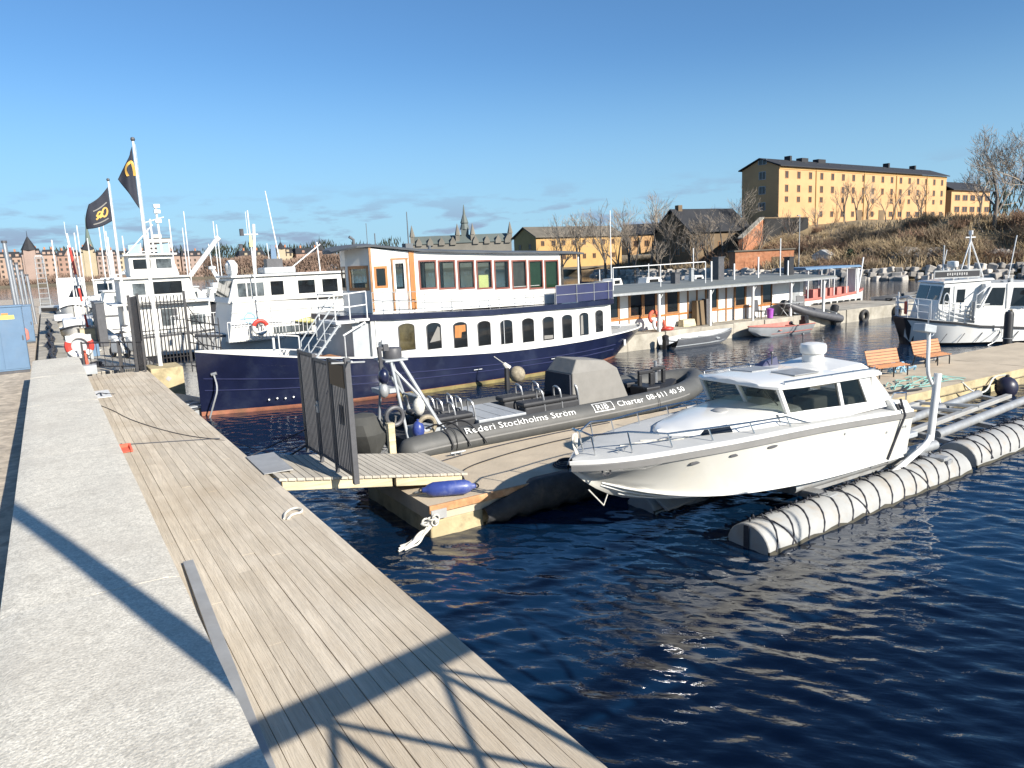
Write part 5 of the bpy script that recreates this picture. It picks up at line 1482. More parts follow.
# landing and stairs at the forward end
mb = MB(); mb.bb(3.95, 4.75, -1.95, -0.4, 2.68, 2.76); mb.bb(4.6, 5.1, -2.0, -1.6, 2.72, 2.80); mb.tube([(4.95, -1.98, 2.68), (4.15, -1.98, 2.30)], 0.03, 6); mb.build('landing', 'whitemetal', root, smooth=0)
mb = MB(); rail_mb(mb, [(5.05, -1.95, 2.8), (4.45, -1.95, 2.76), (3.95, -1.95, 2.76), (3.95, -0.5, 2.76)], (0.45, 0.88), 0.022); mb.build('landing_rail', 'whitemetal', root)
st = MB()
A_, B_ = Vector((4.1, -1.9, 2.70)), Vector((3.0, -1.9, 1.42))
for y in (-1.92, -1.22):
    st.hexa([(A_.x, y, A_.z - 0.12), (A_.x + 0.02, y, A_.z - 0.12), (A_.x + 0.02, y + 0.03, A_.z - 0.12), (A_.x, y + 0.03, A_.z - 0.12)], [(A_.x - 0.05, y, A_.z + 0.05), (A_.x + 0.05, y, A_.z + 0.05), (A_.x + 0.05, y + 0.03, A_.z + 0.05), (A_.x - 0.05, y + 0.03, A_.z + 0.05)])
    st.tube([(A_.x, y, A_.z), (B_.x, y, B_.z)], 0.045, 6)
    st.tube([(A_.x, y, A_.z + 0.85), (B_.x, y, B_.z + 0.75)], 0.022, 6); st.tube([(B_.x, y, B_.z), (B_.x, y, B_.z + 0.75)], 0.022, 6)
    st.tube([((A_.x + B_.x) / 2, y, 2.06), ((A_.x + B_.x) / 2, y, 2.86)], 0.018, 6); st.tube([(A_.x, y, A_.z + 0.42), (B_.x, y, B_.z + 0.38)], 0.016, 6)
for k in range(6):
    p = A_.lerp(B_, (k + 0.6) / 6.4); st.bb(p.x - 0.11, p.x + 0.11, -1.9, -1.22, p.z - 0.012, p.z + 0.012)
st.build('stairs', 'aluflat', root)
mb = MB(); mb.bb(4.6, 5.195, -1.7, 1.7, 1.2, 2.65); mb.build('front_panel', 'aluflat', root, smooth=0)
mb = MB(); mb.bb(3.6, 4.3, -1.3, -0.3, 1.30, 1.56); mb.build('deck_box', 'benchwood', root, smooth=0, bevel=0.02)
mb = MB(); mb.bb(5.55, 5.72, -2.06, -2.0, 1.95, 2.1); mb.bb(5.45, 5.55, -2.12, -2.0, 1.75, 2.05); mb.tube([(5.6, -2.08, 1.5), (5.6, -2.08, 2.0)], 0.03, 6); mb.build('side_lamp', 'whitemetal', root, smooth=0)
mb = MB(); rail_mb(mb, [(2.9, -1.35, 1.62), (2.3, -1.2, 1.7)], (0.3, 0.75), 0.02); mb.tube([(2.4, -0.3, 1.4), (2.4, -0.3, 2.3)], 0.04, 8); mb.build('bow_post', 'whitemetal', root)
# anchor port and mooring lines
mb = MB(); mb.box((17.35, -1.16, 0.72), (0.22, 0.06, 0.26), rz=0.55); mb.build('scupper', 'whitemetal', root, smooth=0, bevel=0.02)
mb = MB(); mb.tube(smooth_path([(0.42, -0.30, 1.35), (0.46, -0.52, 0.9), (0.30, -0.55, 0.5), (0.12, -0.45, -0.05)], 2), 0.028, 6); mb.tube([(0.36, -0.28, 1.32), (0.5, -0.36, 1.36)], 0.05, 8); mb.build('bow_line', 'galv', root)
mb = MB()
for k in (0, 4): mb.tube([(9.0 + 0.9 * k, -(smooth_interp(9 + 0.9 * k, S_hb)) - 0.006, 0.6), (9.35 + 0.9 * k, -(smooth_interp(9.35 + 0.9 * k, S_hb)) - 0.006, 0.6)], 0.012, 5)
mb.build('hull_scrape', 'whitemetal', root)
mb = MB()
for k in range(4): mb.tube([(1.9 + 0.24 * k, -0.90 - 0.085 * k, 0.38 + 0.02 * (k % 2)), (1.9 + 0.24 * k, -0.915 - 0.085 * k, 0.38 + 0.02 * (k % 2))], 0.03, 8)
mb.build('draught_mark', 'whitemetal', root)
for x, w in ((17.0, 0.9), (17.9, 0.7)):
    mb = MB(); mb.box((x, 0.15, 1.30), (0.10, w, 0.06), rz=0.4); mb.build('stern_plank', 'aluflat', root, smooth=0)
# hanging round fender between ship and inflatable
root2 = thing('ship_fender', 'weathered brown ball fender hanging against the navy ship hull', 'fender', (13.75, 21.8, 0.50))
mb = MB(); mb.sphere((0, 0, 0), 0.29, 18, sc=(1, 1, 1)); mb.build('ball', 'fenderbrown', root2)
mb = MB(); mb.tube([(-0.25, 0.15, 0.22), (-0.42, 0.2, 0.42)], [0.12, 0.06], 8); mb.tube([(-0.42, 0.2, 0.42), (-0.5, 0.7, 0.62)], 0.02, 5); mb.build('lanyard', 'rope', root2)
mb = MB(); mb.tube([(-0.36, 0.1, 0.25), (-0.40, 0.05, -0.7)], [0.09, 0.11], 8); mb.build('sleeve', 'black', root2)
# ------------------------------------------------------------------ grey-white work boat at the right edge
root = thing('work_boat', 'white work boat with blunt black bow, railed foredeck and signboard on its roof', 'work boat', (32.2, 19.1, 0.0), rz=-0.60)
root.scale = (0.60, 1, 1)
stn = []
for x, hb, sz, wb in ((0.5, 0.62, 1.22, 0.25), (0.9, 0.95, 1.20, 0.5), (1.8, 1.32, 1.12, 1.05), (3.4, 1.55, 1.02, 1.42), (5, 1.58, 0.85, 1.5), (8, 1.58, 0.72, 1.5), (11, 1.55, 0.7, 1.48)):
    kz = -0.5 if x > 0.7 else 0.25
    stn.append([(x + (0.25 if x == 0.5 else 0), 0, kz), (x + (0.2 if x == 0.5 else 0), wb * 0.9, max(kz + 0.05, 0.0)), (x + (0.15 if x == 0.5 else 0), wb, max(kz + 0.1, 0.12)), (x, hb - 0.03, sz - 0.10), (x, hb + 0.03, sz - 0.08), (x, hb + 0.03, sz), (x, hb - 0.06, sz + 0.004)])
hull_shell(stn, [1, 1, 0, 1, 1, 1], ['white', 'black'], 'hull', root, smooth=30)
mb = MB(); mb.poly([(s[-1][0], -s[-1][1], s[-1][2]) for s in stn] + [(s[-1][0], s[-1][1], s[-1][2]) for s in stn[::-1]]); mb.build('deck', 'geldeck', root, smooth=0)
mb = MB(); mb.hexa([(0.85, -0.45, 0.15), (1.1, -0.6, 0.0), (1.1, 0.6, 0.0), (0.85, 0.45, 0.15)], [(0.35, -0.55, 1.22), (0.95, -0.9, 1.2), (0.95, 0.9, 1.2), (0.35, 0.55, 1.22)]); mb.build('push_bow', 'black', root, smooth=0, bevel=0.05)
mb = MB()
for k in range(5):
    x = 2.4 + 1.25 * k
    mb.box((x, -1.56, 0.35), (0.02, 0.03, 0.62), ry=0.9)
mb.build('hull_seam', 'irongrey', root, smooth=0)
# cabin with raked windscreen: outline in x-z, openings as glass set in the walls
cabm = MB()
prof = [(2.2, 1.05), (2.75, 2.62), (6.2, 2.72), (6.2, 0.8)]
cabm.prism([(2.0, 1.0), (2.72, 2.66), (6.0, 2.74), (6.0, 0.75)], -1.05, 1.05, 'y')
cabin = cabm.build('cabin', 'gelwhite', root, smooth=0, bevel=0.05)
mb = MB(); mb.hexa([(2.60, -1.12, 2.68), (6.2, -1.14, 2.76), (6.2, 1.14, 2.76), (2.60, 1.12, 2.68)], [(2.66, -1.06, 2.76), (6.1, -1.06, 2.84), (6.1, 1.06, 2.84), (2.66, 1.06, 2.76)]); mb.build('roof', 'gelwhite', cabin, smooth=0, bevel=0.02)
def quad_pane(pts, off, nm='window', par=cabin, m_='darkglass'):
    mb = MB(); o = Vector(off)
    a = [Vector(p) for p in pts]
    mb.add(a + [p + o for p in a], [(3, 2, 1, 0), (4, 5, 6, 7), (0, 1, 5, 4), (1, 2, 6, 5), (2, 3, 7, 6), (3, 0, 4, 7)])
    return mb.build(nm, m_, par, smooth=0)
def on_front(y, t): return (2.0 + 0.72 * t - 0.012, y, 1.0 + 1.66 * t + 0.006)
for y0, y1 in ((-0.95, -0.05), (0.05, 0.95)):
    quad_pane([on_front(y0, 0.58), on_front(y1, 0.58), on_front(y1, 0.93), on_front(y0, 0.93)], (-0.012, 0, 0.005), 'windscreen')
quad_pane([(2.45, -1.056, 1.80), (3.05, -1.056, 1.78), (3.15, -1.056, 2.50), (2.72, -1.056, 2.50)], (0, -0.012, 0))
quad_pane([(3.6, -1.056, 1.85), (4.15, -1.056, 1.84), (4.2, -1.056, 2.40), (3.65, -1.056, 2.40)], (0, -0.012, 0))
mb = MB(); mb.bb(3.42, 4.35, -1.075, -1.052, 0.95, 2.55); mb.build('door', 'gelwhite', cabin, smooth=0, bevel=0.02)
quad_pane([(3.6, -1.08, 1.85), (4.15, -1.08, 1.84), (4.2, -1.08, 2.40), (3.65, -1.08, 2.40)], (0, -0.012, 0), 'door_window')
# aft house
mb = MB(); mb.prism([(5.0, 0.7), (5.0, 1.5), (5.35, 2.62), (9.6, 2.62), (9.8, 0.6)], -1.32, 1.32, 'y'); aft = mb.build('aft_cabin', 'gelwhite', root, smooth=0, bevel=0.05)
quad_pane([(5.35, -1.325, 1.70), (6.65, -1.325, 1.66), (6.75, -1.325, 2.42), (5.6, -1.325, 2.44)], (0, -0.012, 0), par=aft)
quad_pane([(7.2, -1.325, 1.62), (8.2, -1.325, 1.60), (8.3, -1.325, 2.38), (7.35, -1.325, 2.40)], (0, -0.012, 0), par=aft)
mb = MB(); mb.bb(6.85, 6.93, -1.345, -1.323, 0.9, 2.6); mb.build('wall_seam', 'galv', aft, smooth=0)
mb = MB(); mb.hexa([(4.6, -1.50, 0.80), (10.5, -1.55, 0.62), (10.5, -1.47, 0.62), (4.6, -1.42, 0.80)], [(4.6, -1.50, 1.58), (10.5, -1.55, 1.40), (10.5, -1.47, 1.40), (4.6, -1.42, 1.58)]); mb.build('bulwark', 'gelwhite', root, smooth=0, bevel=0.01)
mb = MB(); mb.hexa([(4.9, -1.52, 1.6), (5.0, -1.52, 1.6), (5.0, -1.42, 1.6), (4.9, -1.42, 1.6)], [(5.7, -1.42, 2.5), (5.8, -1.42, 2.5), (5.8, -1.34, 2.5), (5.7, -1.34, 2.5)]); mb.build('stay', 'whitemetal', root, smooth=0)
mb = MB()
rp_ = [(2.6, -1.28, 1.2), (3.2, -1.42, 1.08), (3.9, -1.48, 0.98), (4.6, -1.48, 0.9)]
rail_mb(mb, rp_, (0.18, 0.36, 0.54, 0.72), 0.024)
rail_mb(mb, [(0.6, -0.55, 1.22), (1.0, -0.95, 1.2), (1.7, -1.25, 1.14)], (0.3, 0.6, 0.85), 0.024)
rail_mb(mb, [(0.6, 0.55, 1.22), (1.0, 0.95, 1.2), (2.0, 1.3, 1.12)], (0.3, 0.6, 0.85), 0.024)
mb.tube(smooth_path([(2.5, -1.25, 1.2), (2.5, -1.28, 2.1), (2.7, -1.3, 2.32), (2.9, -1.34, 2.1), (2.9, -1.36, 1.1)], 2), 0.028, 8)
mb.tube([(0.65, 0.4, 1.2), (0.65, 0.4, 2.3)], 0.05, 8); mb.tube(smooth_path([(0.65, 0.4, 2.0), (0.75, -0.3, 2.2), (0.95, -0.75, 2.0), (1.1, -0.95, 1.2)], 2), 0.026, 8)
mb.tube([(4.65, -1.46, 1.55), (4.65, -1.46, 2.15), (5.6, -1.45, 2.6)], 0.03, 8); mb.tube([(4.6, -1.47, 1.75), (5.6, -1.45, 1.75)], 0.02, 6); mb.tube([(5.2, -1.46, 1.5), (5.2, -1.46, 1.75)], 0.02, 6)
mb.build('railing', 'whitemetal', root)
mb = MB(); mb.box((1.0, 0.1, 1.6), (0.16, 0.22, 0.58)); mb.build('life_vest', 'redcloth', root, smooth=0, bevel=0.05)
mb = MB(); mb.xf = Matrix.Translation((32.2, 19.1, 0)) @ Matrix.Rotation(-0.60, 4, 'Z') @ Matrix.Diagonal((0.60, 1, 1, 1)); mb.tube([(4.32, -1.64, 1.28), (4.34, -1.64, 1.9)], [0.10, 0.12], 10); mb.sphere((4.32, -1.64, 1.2), 0.12, 10); tag(mb.build('boat_fender', 'galv'), 'grey fender hanging on the white bulwark of the work boat', 'fender')
mb = MB()
for k in range(5): mb.ring((7.0 + 0.02 * k, -1.56, 1.25), 0.10 + 0.015 * k, 0.016, 'y', 14, 5)
for k in range(5): mb.tube(smooth_path([(6.94 + 0.04 * k, -1.56, 1.5), (6.95 + 0.03 * k, -1.58, 1.0), (7.0 + 0.03 * k, -1.57, 0.7)]), 0.02, 5)
mb.build('coiled_line', 'fenderbrown', root)
mb = MB(); mb.tube(smooth_path([(6.3, -1.56, 0.8), (5.8, -1.62, 0.4), (5.2, -1.8, 0.2)], 2), 0.02, 5); mb.tube(smooth_path([(6.35, -1.56, 0.8), (6.5, -1.62, 0.35), (5.9, -1.6, 0.1), (5.4, -1.7, 0.0)], 2), 0.02, 5); mb.bb(5.9, 6.3, -1.6, -1.55, 0.62, 0.86); mb.build('side_line', 'whitemetal', root)
mb = MB(); mb.bb(2.45, 5.75, -0.5, -0.42, 2.86, 3.22); sb = mb.build('signboard', 'galv', root, smooth=0)
mb = MB(); mb.bb(2.52, 5.68, -0.512, -0.50, 2.92, 3.16); mb.build('sign_face', 'black', sb, smooth=0)
mb = MB()
for k in range(9): mb.bb(3.35 + 0.17 * k, 3.44 + 0.17 * k, -0.520, -0.5125, 2.98 + 0.02 * (k % 2), 3.10)
mb.build('sign_marks', 'plate', sb, smooth=0)
mb = MB()
mb.tube([(5.3, 0, 2.8), (5.35, 0, 4.72)], 0.055, 8); mb.tube([(4.35, -0.3, 2.8), (5.35, 0, 4.45)], 0.035, 8); mb.tube([(6.75, 0.2, 2.65), (5.38, 0, 4.45)], 0.04, 8); mb.tube([(5.35, 0, 4.72), (5.35, 0, 4.9)], 0.12, 8); mb.tube([(5.0, 0, 4.6), (5.7, 0, 4.6)], 0.03, 6)
mo = mb.build('mast', 'whitemetal', root)
mb = MB(); mb.lathe([(0.14, 3.30), (0.32, 3.34), (0.34, 3.46), (0.30, 3.58), (0.05, 3.60)], c=(4.35, 0.2, 0), n=18); mb.lathe([(0.12, 2.8), (0.12, 3.3)], c=(4.35, 0.2, 0), n=12); mb.build('radar', 'gelwhite', root)
mb = MB(); mb.tube([(3.6, 0.3, 2.8), (4.0, 0.35, 4.1)], 0.03, 6); mb.tube([(7.7, -0.5, 2.6), (8.15, -0.5, 4.6)], 0.03, 6); mb.build('whip_aerial', 'whitemetal', root)
mb = MB(); mb.bb(7.2, 7.4, -1.2, -1.0, 2.62, 2.8); mb.lathe([(0.08, 2.62), (0.08, 2.7)], c=(6.9, -0.9, 0), n=10); mb.build('roof_lamp', 'galv', root, smooth=0)
mb = MB(); mb.lathe([(0.5, 2.05), (0.42, 2.2), (0.10, 2.34), (0.03, 2.4)], c=(8.9, -1.75, 0), n=14); mb.tube([(8.9, -1.75, 1.3), (8.9, -1.75, 2.3)], 0.03, 6); mb.build('parasol', 'black', root)
root2 = thing('mooring_pile', 'thick black mooring pile standing between dock and work boat', 'pile', (31.1, 13.85, -1))
mb = MB(); mb.lathe([(0.16, 0), (0.16, 2.6), (0.13, 2.72), (0.02, 2.75)], n=14); mb.build('pile_shaft', 'black', root2); mb = MB(); mb.ring((0, 0, 1.7), 0.18, 0.02, 'z', 14, 5); mb.build('iron_band', 'galv', root2)

# ------------------------------------------------------------------ second quay with the long pavilion
mb = MB()
for k in range(12):
    a = 18.0 + k * 2.4
    mb.bb(a + 0.01, a + 2.39, 26.3 + 0.02 * (k % 3), 30.8, -1.5, 0.74 + 0.02 * (k % 2))
for k in range(5):
    a = 46.8 + k * 2.4
    mb.bb(a + 0.01, a + 2.39, 26.3 + 0.5 * k, 28.2 + 0.5 * k, -1.5, 0.74)
tag(mb.build('stone_pier', 'quaystone', smooth=0, bevel=0.03), 'old pale stone pier with the long pavilion standing on it', 'pier')
for x in (38.5, 41.2, 44.6, 49.0):
    mb = MB(); mb.ring((0, 0, 0), 0.30, 0.11, 'y', 18, 8)
    o = tag(mb.build('tyre_fender', 'rubber', loc=(x, 26.2, 0.28)), 'black tyre hanging on the face of the stone pier', 'tyre', 'tyres hung along the stone pier')
root = thing('pavilion', 'long white pavilion with brown framing and flat grey roof on the stone pier', 'pavilion', (23.0, 27.6, 0.75))
mb = MB(); mb.bb(-4, 14.3, 0, 2.6, 0.0, 2.0); wal = mb.build('wall', 'white', root, smooth=0)
k = 0
xx = -3.6
pat = 'wpwpwpwpppwpwppwppw'
for i, ch in enumerate('wpwpwpwwpwpppwppwppw'):
    w = 0.86 if ch == 'w' else 0.62
    if xx + w > 14.0: break
    mb = MB()
    if ch == 'w':
        mb.bb(xx, xx + w, -0.05, -0.005, 0.72, 0.78); mb.bb(xx, xx + w, -0.05, -0.005, 1.86, 1.92); mb.bb(xx, xx + 0.07, -0.05, -0.005, 0.78, 1.86); mb.bb(xx + w - 0.07, xx + w, -0.05, -0.005, 0.78, 1.86)
        f_ = mb.build('window', 'brownframe', wal, smooth=0)
        mb = MB(); mb.bb(xx + 0.07, xx + w - 0.07, -0.02, -0.004, 0.78, 1.86); mb.build('pane', 'darkglass', f_, smooth=0)
    else:
        mb.bb(xx, xx + 0.045, -0.04, -0.004, 0.0, 1.95); mb.bb(xx + w - 0.02, xx + w + 0.03, -0.04, -0.004, 0.0, 1.95)
        mb.build('stud', 'brownframe', wal, smooth=0)
    xx += w + 0.03
mb = MB()
mb.bb(-4, 14.3, -0.032, -0.003, 0.60, 0.70)
mb.build('sill_rail', 'varnish', wal, smooth=0)
mb = MB(); mb.hexa([(-4.3, -1.25, 1.92), (15.6, -1.25, 1.98), (15.6, 3.0, 2.10), (-4.3, 3.0, 2.04)], [(-4.3, -1.25, 1.99), (15.6, -1.25, 2.05), (15.6, 3.0, 2.22), (-4.3, 3.0, 2.16)])
rf = mb.build('roof', 'roofpale', root, smooth=0, bevel=0.01)
mb = MB(); mb.bb(-4.3, 15.6, -1.30, -1.255, 1.88, 1.98); mb.build('gutter', 'galv', rf, smooth=0)
for x in (-1.5, 1.9, 5.4, 8.6, 11.7, 14.6):
    mb = MB(); mb.bb(x, x + 0.11, -1.15, -1.04, 0.0, 1.93); mb.hexa([(x + 0.11, -1.12, 1.55), (x + 0.13, -1.12, 1.55), (x + 0.13, -1.06, 1.55), (x + 0.11, -1.06, 1.55)], [(x + 0.36, -1.12, 1.90), (x + 0.40, -1.12, 1.90), (x + 0.40, -1.06, 1.90), (x + 0.36, -1.06, 1.90)]); mb.build('post', 'whitemetal', root, smooth=0)
mb = MB(); mb.bb(13.2, 13.95, -0.045, -0.004, 0.0, 1.75); mb.build('door', 'galv', wal, smooth=0)
mb = MB()
rail_mb(mb, [(0.3, 0.3, 2.0), (3.4, 0.3, 2.02), (6.6, 0.3, 2.05)], (1.15,), 0.024)
mb.build('roof_railing', 'whitemetal', root)
for (x, y, w, h, m_) in ((5.3, 1.2, 0.35, 0.45, 'irongrey'), (8.9, 1.5, 0.45, 1.15, 'irongrey'), (7.1, 1.8, 0.2, 0.6, 'galv'), (14.6, 1.2, 0.4, 0.95, 'black')):
    mb = MB(); mb.bb(x, x + w, y, y + w, 2.1, 2.2 + h); mb.bb(x - 0.04, x + w + 0.04, y - 0.04, y + w + 0.04, 2.2 + h, 2.26 + h); mb.build('chimney', m_, root, smooth=0)
for (x, h) in ((7.8, 1.1), (9.6, 0.9), (11.6, 1.2), (13.5, 2.2), (14.2, 0.9)):
    mb = MB(); mb.tube([(x, 1.0, 2.1), (x, 1.0, 2.1 + h)], 0.045 if h < 2 else 0.03, 8); mb.build('vent_pipe', 'whitemetal', root)
# stuff on the pier
for i, (p, m_) in enumerate((((0, 0, 0.36), 'white'), ((0.32, 0.1, 0.25), 'redcloth'), ((-0.12, 0.15, 0.7), 'redcloth'), ((0.55, -0.05, 0.09), 'red'))):
    mb = MB(); mb.xf = Matrix.Translation((25.0, 26.65, 0.76)); mb.ring(p, 0.26, 0.085, ('y', 'x', 'y', 'z')[i], 18, 8)
    tag(mb.build('life_buoy', m_), ['white life buoy leaning by the pavilion post nearest the ship stern', 'faded red life buoy seen edge on beside the white one', 'red life buoy hung highest by the pavilion post', 'bright red life buoy lying flat on the pier'][i], 'life buoy')
for (x0, x1, h, m_, nm, lb, ct) in ((-1.1, -0.2, 0.35, 'beamwood', 'wooden_crate', 'low pale wooden crate on the pier against the pavilion wall', 'crate'), (-0.15, 0.45, 1.25, 'darktimber', 'leaning_board', 'tall dark brown board leaning on the pavilion wall', 'board'), (0.55, 1.0, 1.3, 'irongrey', 'leaning_board', 'tall dark grey board leaning on the pavilion wall', 'board')):
    mb = MB(); mb.xf = Matrix.Translation((28.2, 27.0, 0.76)); mb.hexa([(x0, 0, 0), (x1, 0, 0), (x1, 0.4, 0), (x0, 0.4, 0)], [(x0 + 0.1, 0.12, h), (x1, 0.12, h), (x1, 0.45, h), (x0 + 0.1, 0.45, h)])
    tag(mb.build(nm, m_, None, smooth=0, bevel=0.02), lb, ct)
root = thing('garden_table', 'folding table with dark chairs on the pier in front of the pavilion', 'table', (34.9, 26.75, 0.76))
mb = MB(); mb.bb(-0.7, 0.9, -0.3, 0.4, 0.68, 0.73); mb.build('tabletop', 'galv', root, smooth=0)
for x in (-0.5, 0.7):
    mb = MB(); mb.tube([(x, -0.2, 0.68), (x + 0.25, 0.3, 0)], 0.025, 6); mb.tube([(x + 0.2, -0.2, 0), (x, 0.3, 0.68)], 0.025, 6); mb.build('leg', 'galv', root)
root = thing('purple_bin', 'bright purple bin standing on the pier by the pavilion table', 'bin', (33.3, 26.7, 0.76))
mb = MB(); mb.lathe([(0.15, 0), (0.18, 0.45)], n=14); mb.build('bin_body', 'purple', root); mb = MB(); mb.lathe([(0.2, 0.45), (0.2, 0.49), (0.05, 0.54)], n=14); mb.build('lid', 'purple', root)
for x, rz in ((32.6, 0.2), (36.2, -0.4)):
    root = thing('garden_chair', 'dark grey garden chair ' + ('left of the purple bin' if x < 33 else 'at the far end of the pier table'), 'chair', (x, 26.8, 0.76), rz)
    mb = MB(); mb.box((0, 0, 0.42), (0.5, 0.5, 0.05)); mb.build('seat', 'irongrey', root, smooth=0, bevel=0.01)
    mb = MB(); mb.box((0, 0.25, 0.72), (0.5, 0.05, 0.6), rx=-0.15); mb.build('backrest', 'irongrey', root, smooth=0, bevel=0.01)
    for a in (-0.2, 0.2):
        for b_ in (-0.2, 0.2):
            mb = MB(); mb.tube([(a, b_, 0), (a, b_, 0.42)], 0.02, 6); mb.build('leg', 'irongrey', root)
# open boats in front of the pier
def skiff(label, loc, rz, L, hb, h, m_, inner, extra=None, name='open_boat', rubm='galv'):
    root = thing(name, label, 'boat', loc, rz)
    stn = []
    for t in (0, 0.06, 0.15, 0.3, 0.5, 0.75, 1.0):
        w = hb * min(1, (t / 0.42) ** 0.6) if t > 0 else 0.02
        z = h * (1.25 - 0.25 * min(1, t / 0.4))
        k = 0.05 + (1 - min(1, t / 0.2)) * (z * 0.75)
        x = L * t
        stn.append([(x, 0, k - 0.12), (x, w * 0.6, k - 0.05), (x, w * 0.88, k + (z - k) * 0.45), (x, w, z - 0.05), (x, w + 0.03, z - 0.03), (x, w + 0.03, z), (x, max(0.005, w - 0.05), z + 0.004), (x, max(0.004, w * 0.85 - 0.06), k + 0.08)])
    hull_shell(stn, [0, 0, 0, 1, 1, 1, 2], [m_, rubm, inner], 'hull', root, smooth=30)
    mb = MB(); mb.poly([(s[-1][0], -s[-1][1], 0.16) for s in stn[2:]] + [(s[-1][0], s[-1][1], 0.16) for s in stn[:1:-1]]); mb.build('floor', inner, root, smooth=0)
    for t in (0.35, 0.6, 0.88):
        mb = MB(); mb.bb(L * t, L * t + 0.22, -hb * 0.9, hb * 0.9, h * 0.6, h * 0.6 + 0.04); mb.build('thwart', inner, root, smooth=0)
    return root
b1 = skiff('bare aluminium open boat with pointed bow moored below the pavilion', (28.95, 25.55, 0.0), math.pi - 0.02, 4.3, 0.75, 0.52, 'alu', 'aluflat')
mb = MB(); mb.bb(4.3, 4.5, -0.12, 0.12, -0.1, 0.5); mb.lathe([(0.15, 0.45), (0.17, 0.62), (0.08, 0.68)], c=(4.42, 0, 0), n=10); mb.build('outboard', 'black', b1)
b2 = skiff('grey open boat with faded pink gunwale moored along the pier', (30.1, 25.45, 0.0), 0.02, 4.4, 0.8, 0.50, 'aluflat', 'redpale', rubm='redpale')
mb = MB(); mb.bb(4.4, 4.7, -0.2, 0.2, -0.1, 0.6); mb.lathe([(0.20, 0.5), (0.22, 0.8), (0.1, 0.86)], c=(4.6, 0, 0), n=10); mb.build('outboard', 'black', b2)
root = thing('inflatable_dinghy', 'grey inflatable dinghy with black outboard tilted up on the pier', 'inflatable boat', (34.6, 26.9, 1.25), rz=-0.1)
root.rotation_euler = (0.2, 0.16, -0.12)
for s in (-1, 1):
    mb = MB(); mb.tube(smooth_path([(4.0, s * 0.6, -0.15), (1.5, s * 0.62, -0.05), (0.4, s * 0.35, 0.12), (0, 0, 0.2)], 2), 0.22, 12); mb.build('tube', 'irongrey', root)
mb = MB(); mb.hexa([(0.5, -0.45, -0.22), (3.9, -0.6, -0.3), (3.9, 0.6, -0.3), (0.5, 0.45, -0.22)], [(0.5, -0.45, -0.12), (3.9, -0.6, -0.2), (3.9, 0.6, -0.2), (0.5, 0.45, -0.12)]); mb.bb(3.6, 3.7, -0.5, 0.5, -0.3, 0.15); mb.build('floor', 'aluflat', root, smooth=0)
mb = MB(); mb.bb(3.75, 4.1, -0.18, 0.18, -0.7, 0.1); mb.lathe([(0.2, 0.05), (0.24, 0.3), (0.2, 0.5), (0.05, 0.55)], c=(3.95, 0, 0), n=12); mb.build('outboard', 'black', root)
# white and red launch with awning behind the pier
root = thing('canopy_launch', 'white and red wooden launch under a blue-grey awning behind the pier', 'launch', (49.0, 31.5, 0.0), rz=math.pi + 0.02)
stn = []
for t in (0, 0.05, 0.15, 0.3, 0.6, 0.9, 1.0):
    x = 8.2 * t; w = 1.25 * min(1, (t / 0.4) ** 0.55) if t > 0 else 0.02
    if t > 0.85: w *= 0.9
    stn.append([(x, 0, -0.3), (x, w * 0.9, 0.0), (x, w * 0.95, 0.5), (x, w, 1.05 + 0.3 * (1 - t) ** 2), (x, w + 0.04, 1.10 + 0.3 * (1 - t) ** 2), (x, w + 0.04, 1.22 + 0.3 * (1 - t) ** 2), (x, max(0.005, w - 0.06), 1.22 + 0.3 * (1 - t) ** 2)])
hull_shell(stn, [0, 0, 0, 1, 1, 1], ['white', 'redpale'], 'hull', root)
mb = MB(); mb.poly([(s[-1][0], -s[-1][1], s[-1][2] - 0.05) for s in stn] + [(s[-1][0], s[-1][1], s[-1][2] - 0.05) for s in stn[::-1]]); mb.build('deck', 'redpale', root, smooth=0)
for k in range(8):
    mb = MB(); mb.box((2.3 + 0.68 * k, 1.26, 0.62), (0.42, 0.05, 0.55)); mb.build('window', 'darkglass', root, smooth=0)
mb = MB(); mb.hexa([(1.9, -1.2, 3.0), (8.0, -1.2, 3.05), (8.0, 1.2, 3.05), (1.9, 1.2, 3.0)], [(2.0, -1.1, 3.14), (8.0, -1.1, 3.19), (8.0, 1.1, 3.19), (2.0, 1.1, 3.14)]); mb.build('awning', 'cabinet', root, smooth=0)
mb = MB()
for x in (2.2, 3.4, 4.8, 6.2, 7.6):
    for y in (-1.05, 1.05): mb.tube([(x, y, 1.2), (x, y, 3.0)], 0.035, 6)
mb.bb(1.9, 2.3, 0.4, 1.0, 1.2, 2.9); mb.build('awning_post', 'whitemetal', root)
mb = MB()
for x in (3.0, 3.8, 4.6, 5.4, 6.4): mb.bb(x, x + 0.5, 0.4, 0.95, 1.2, 1.75)
mb.build('seat', 'redpale', root, smooth=0)
mb = MB(); mb.tube([(0.3, 0, 1.4), (-0.15, 0, 3.6)], 0.05, 8); mb.build('flagstaff', 'whitemetal', root)
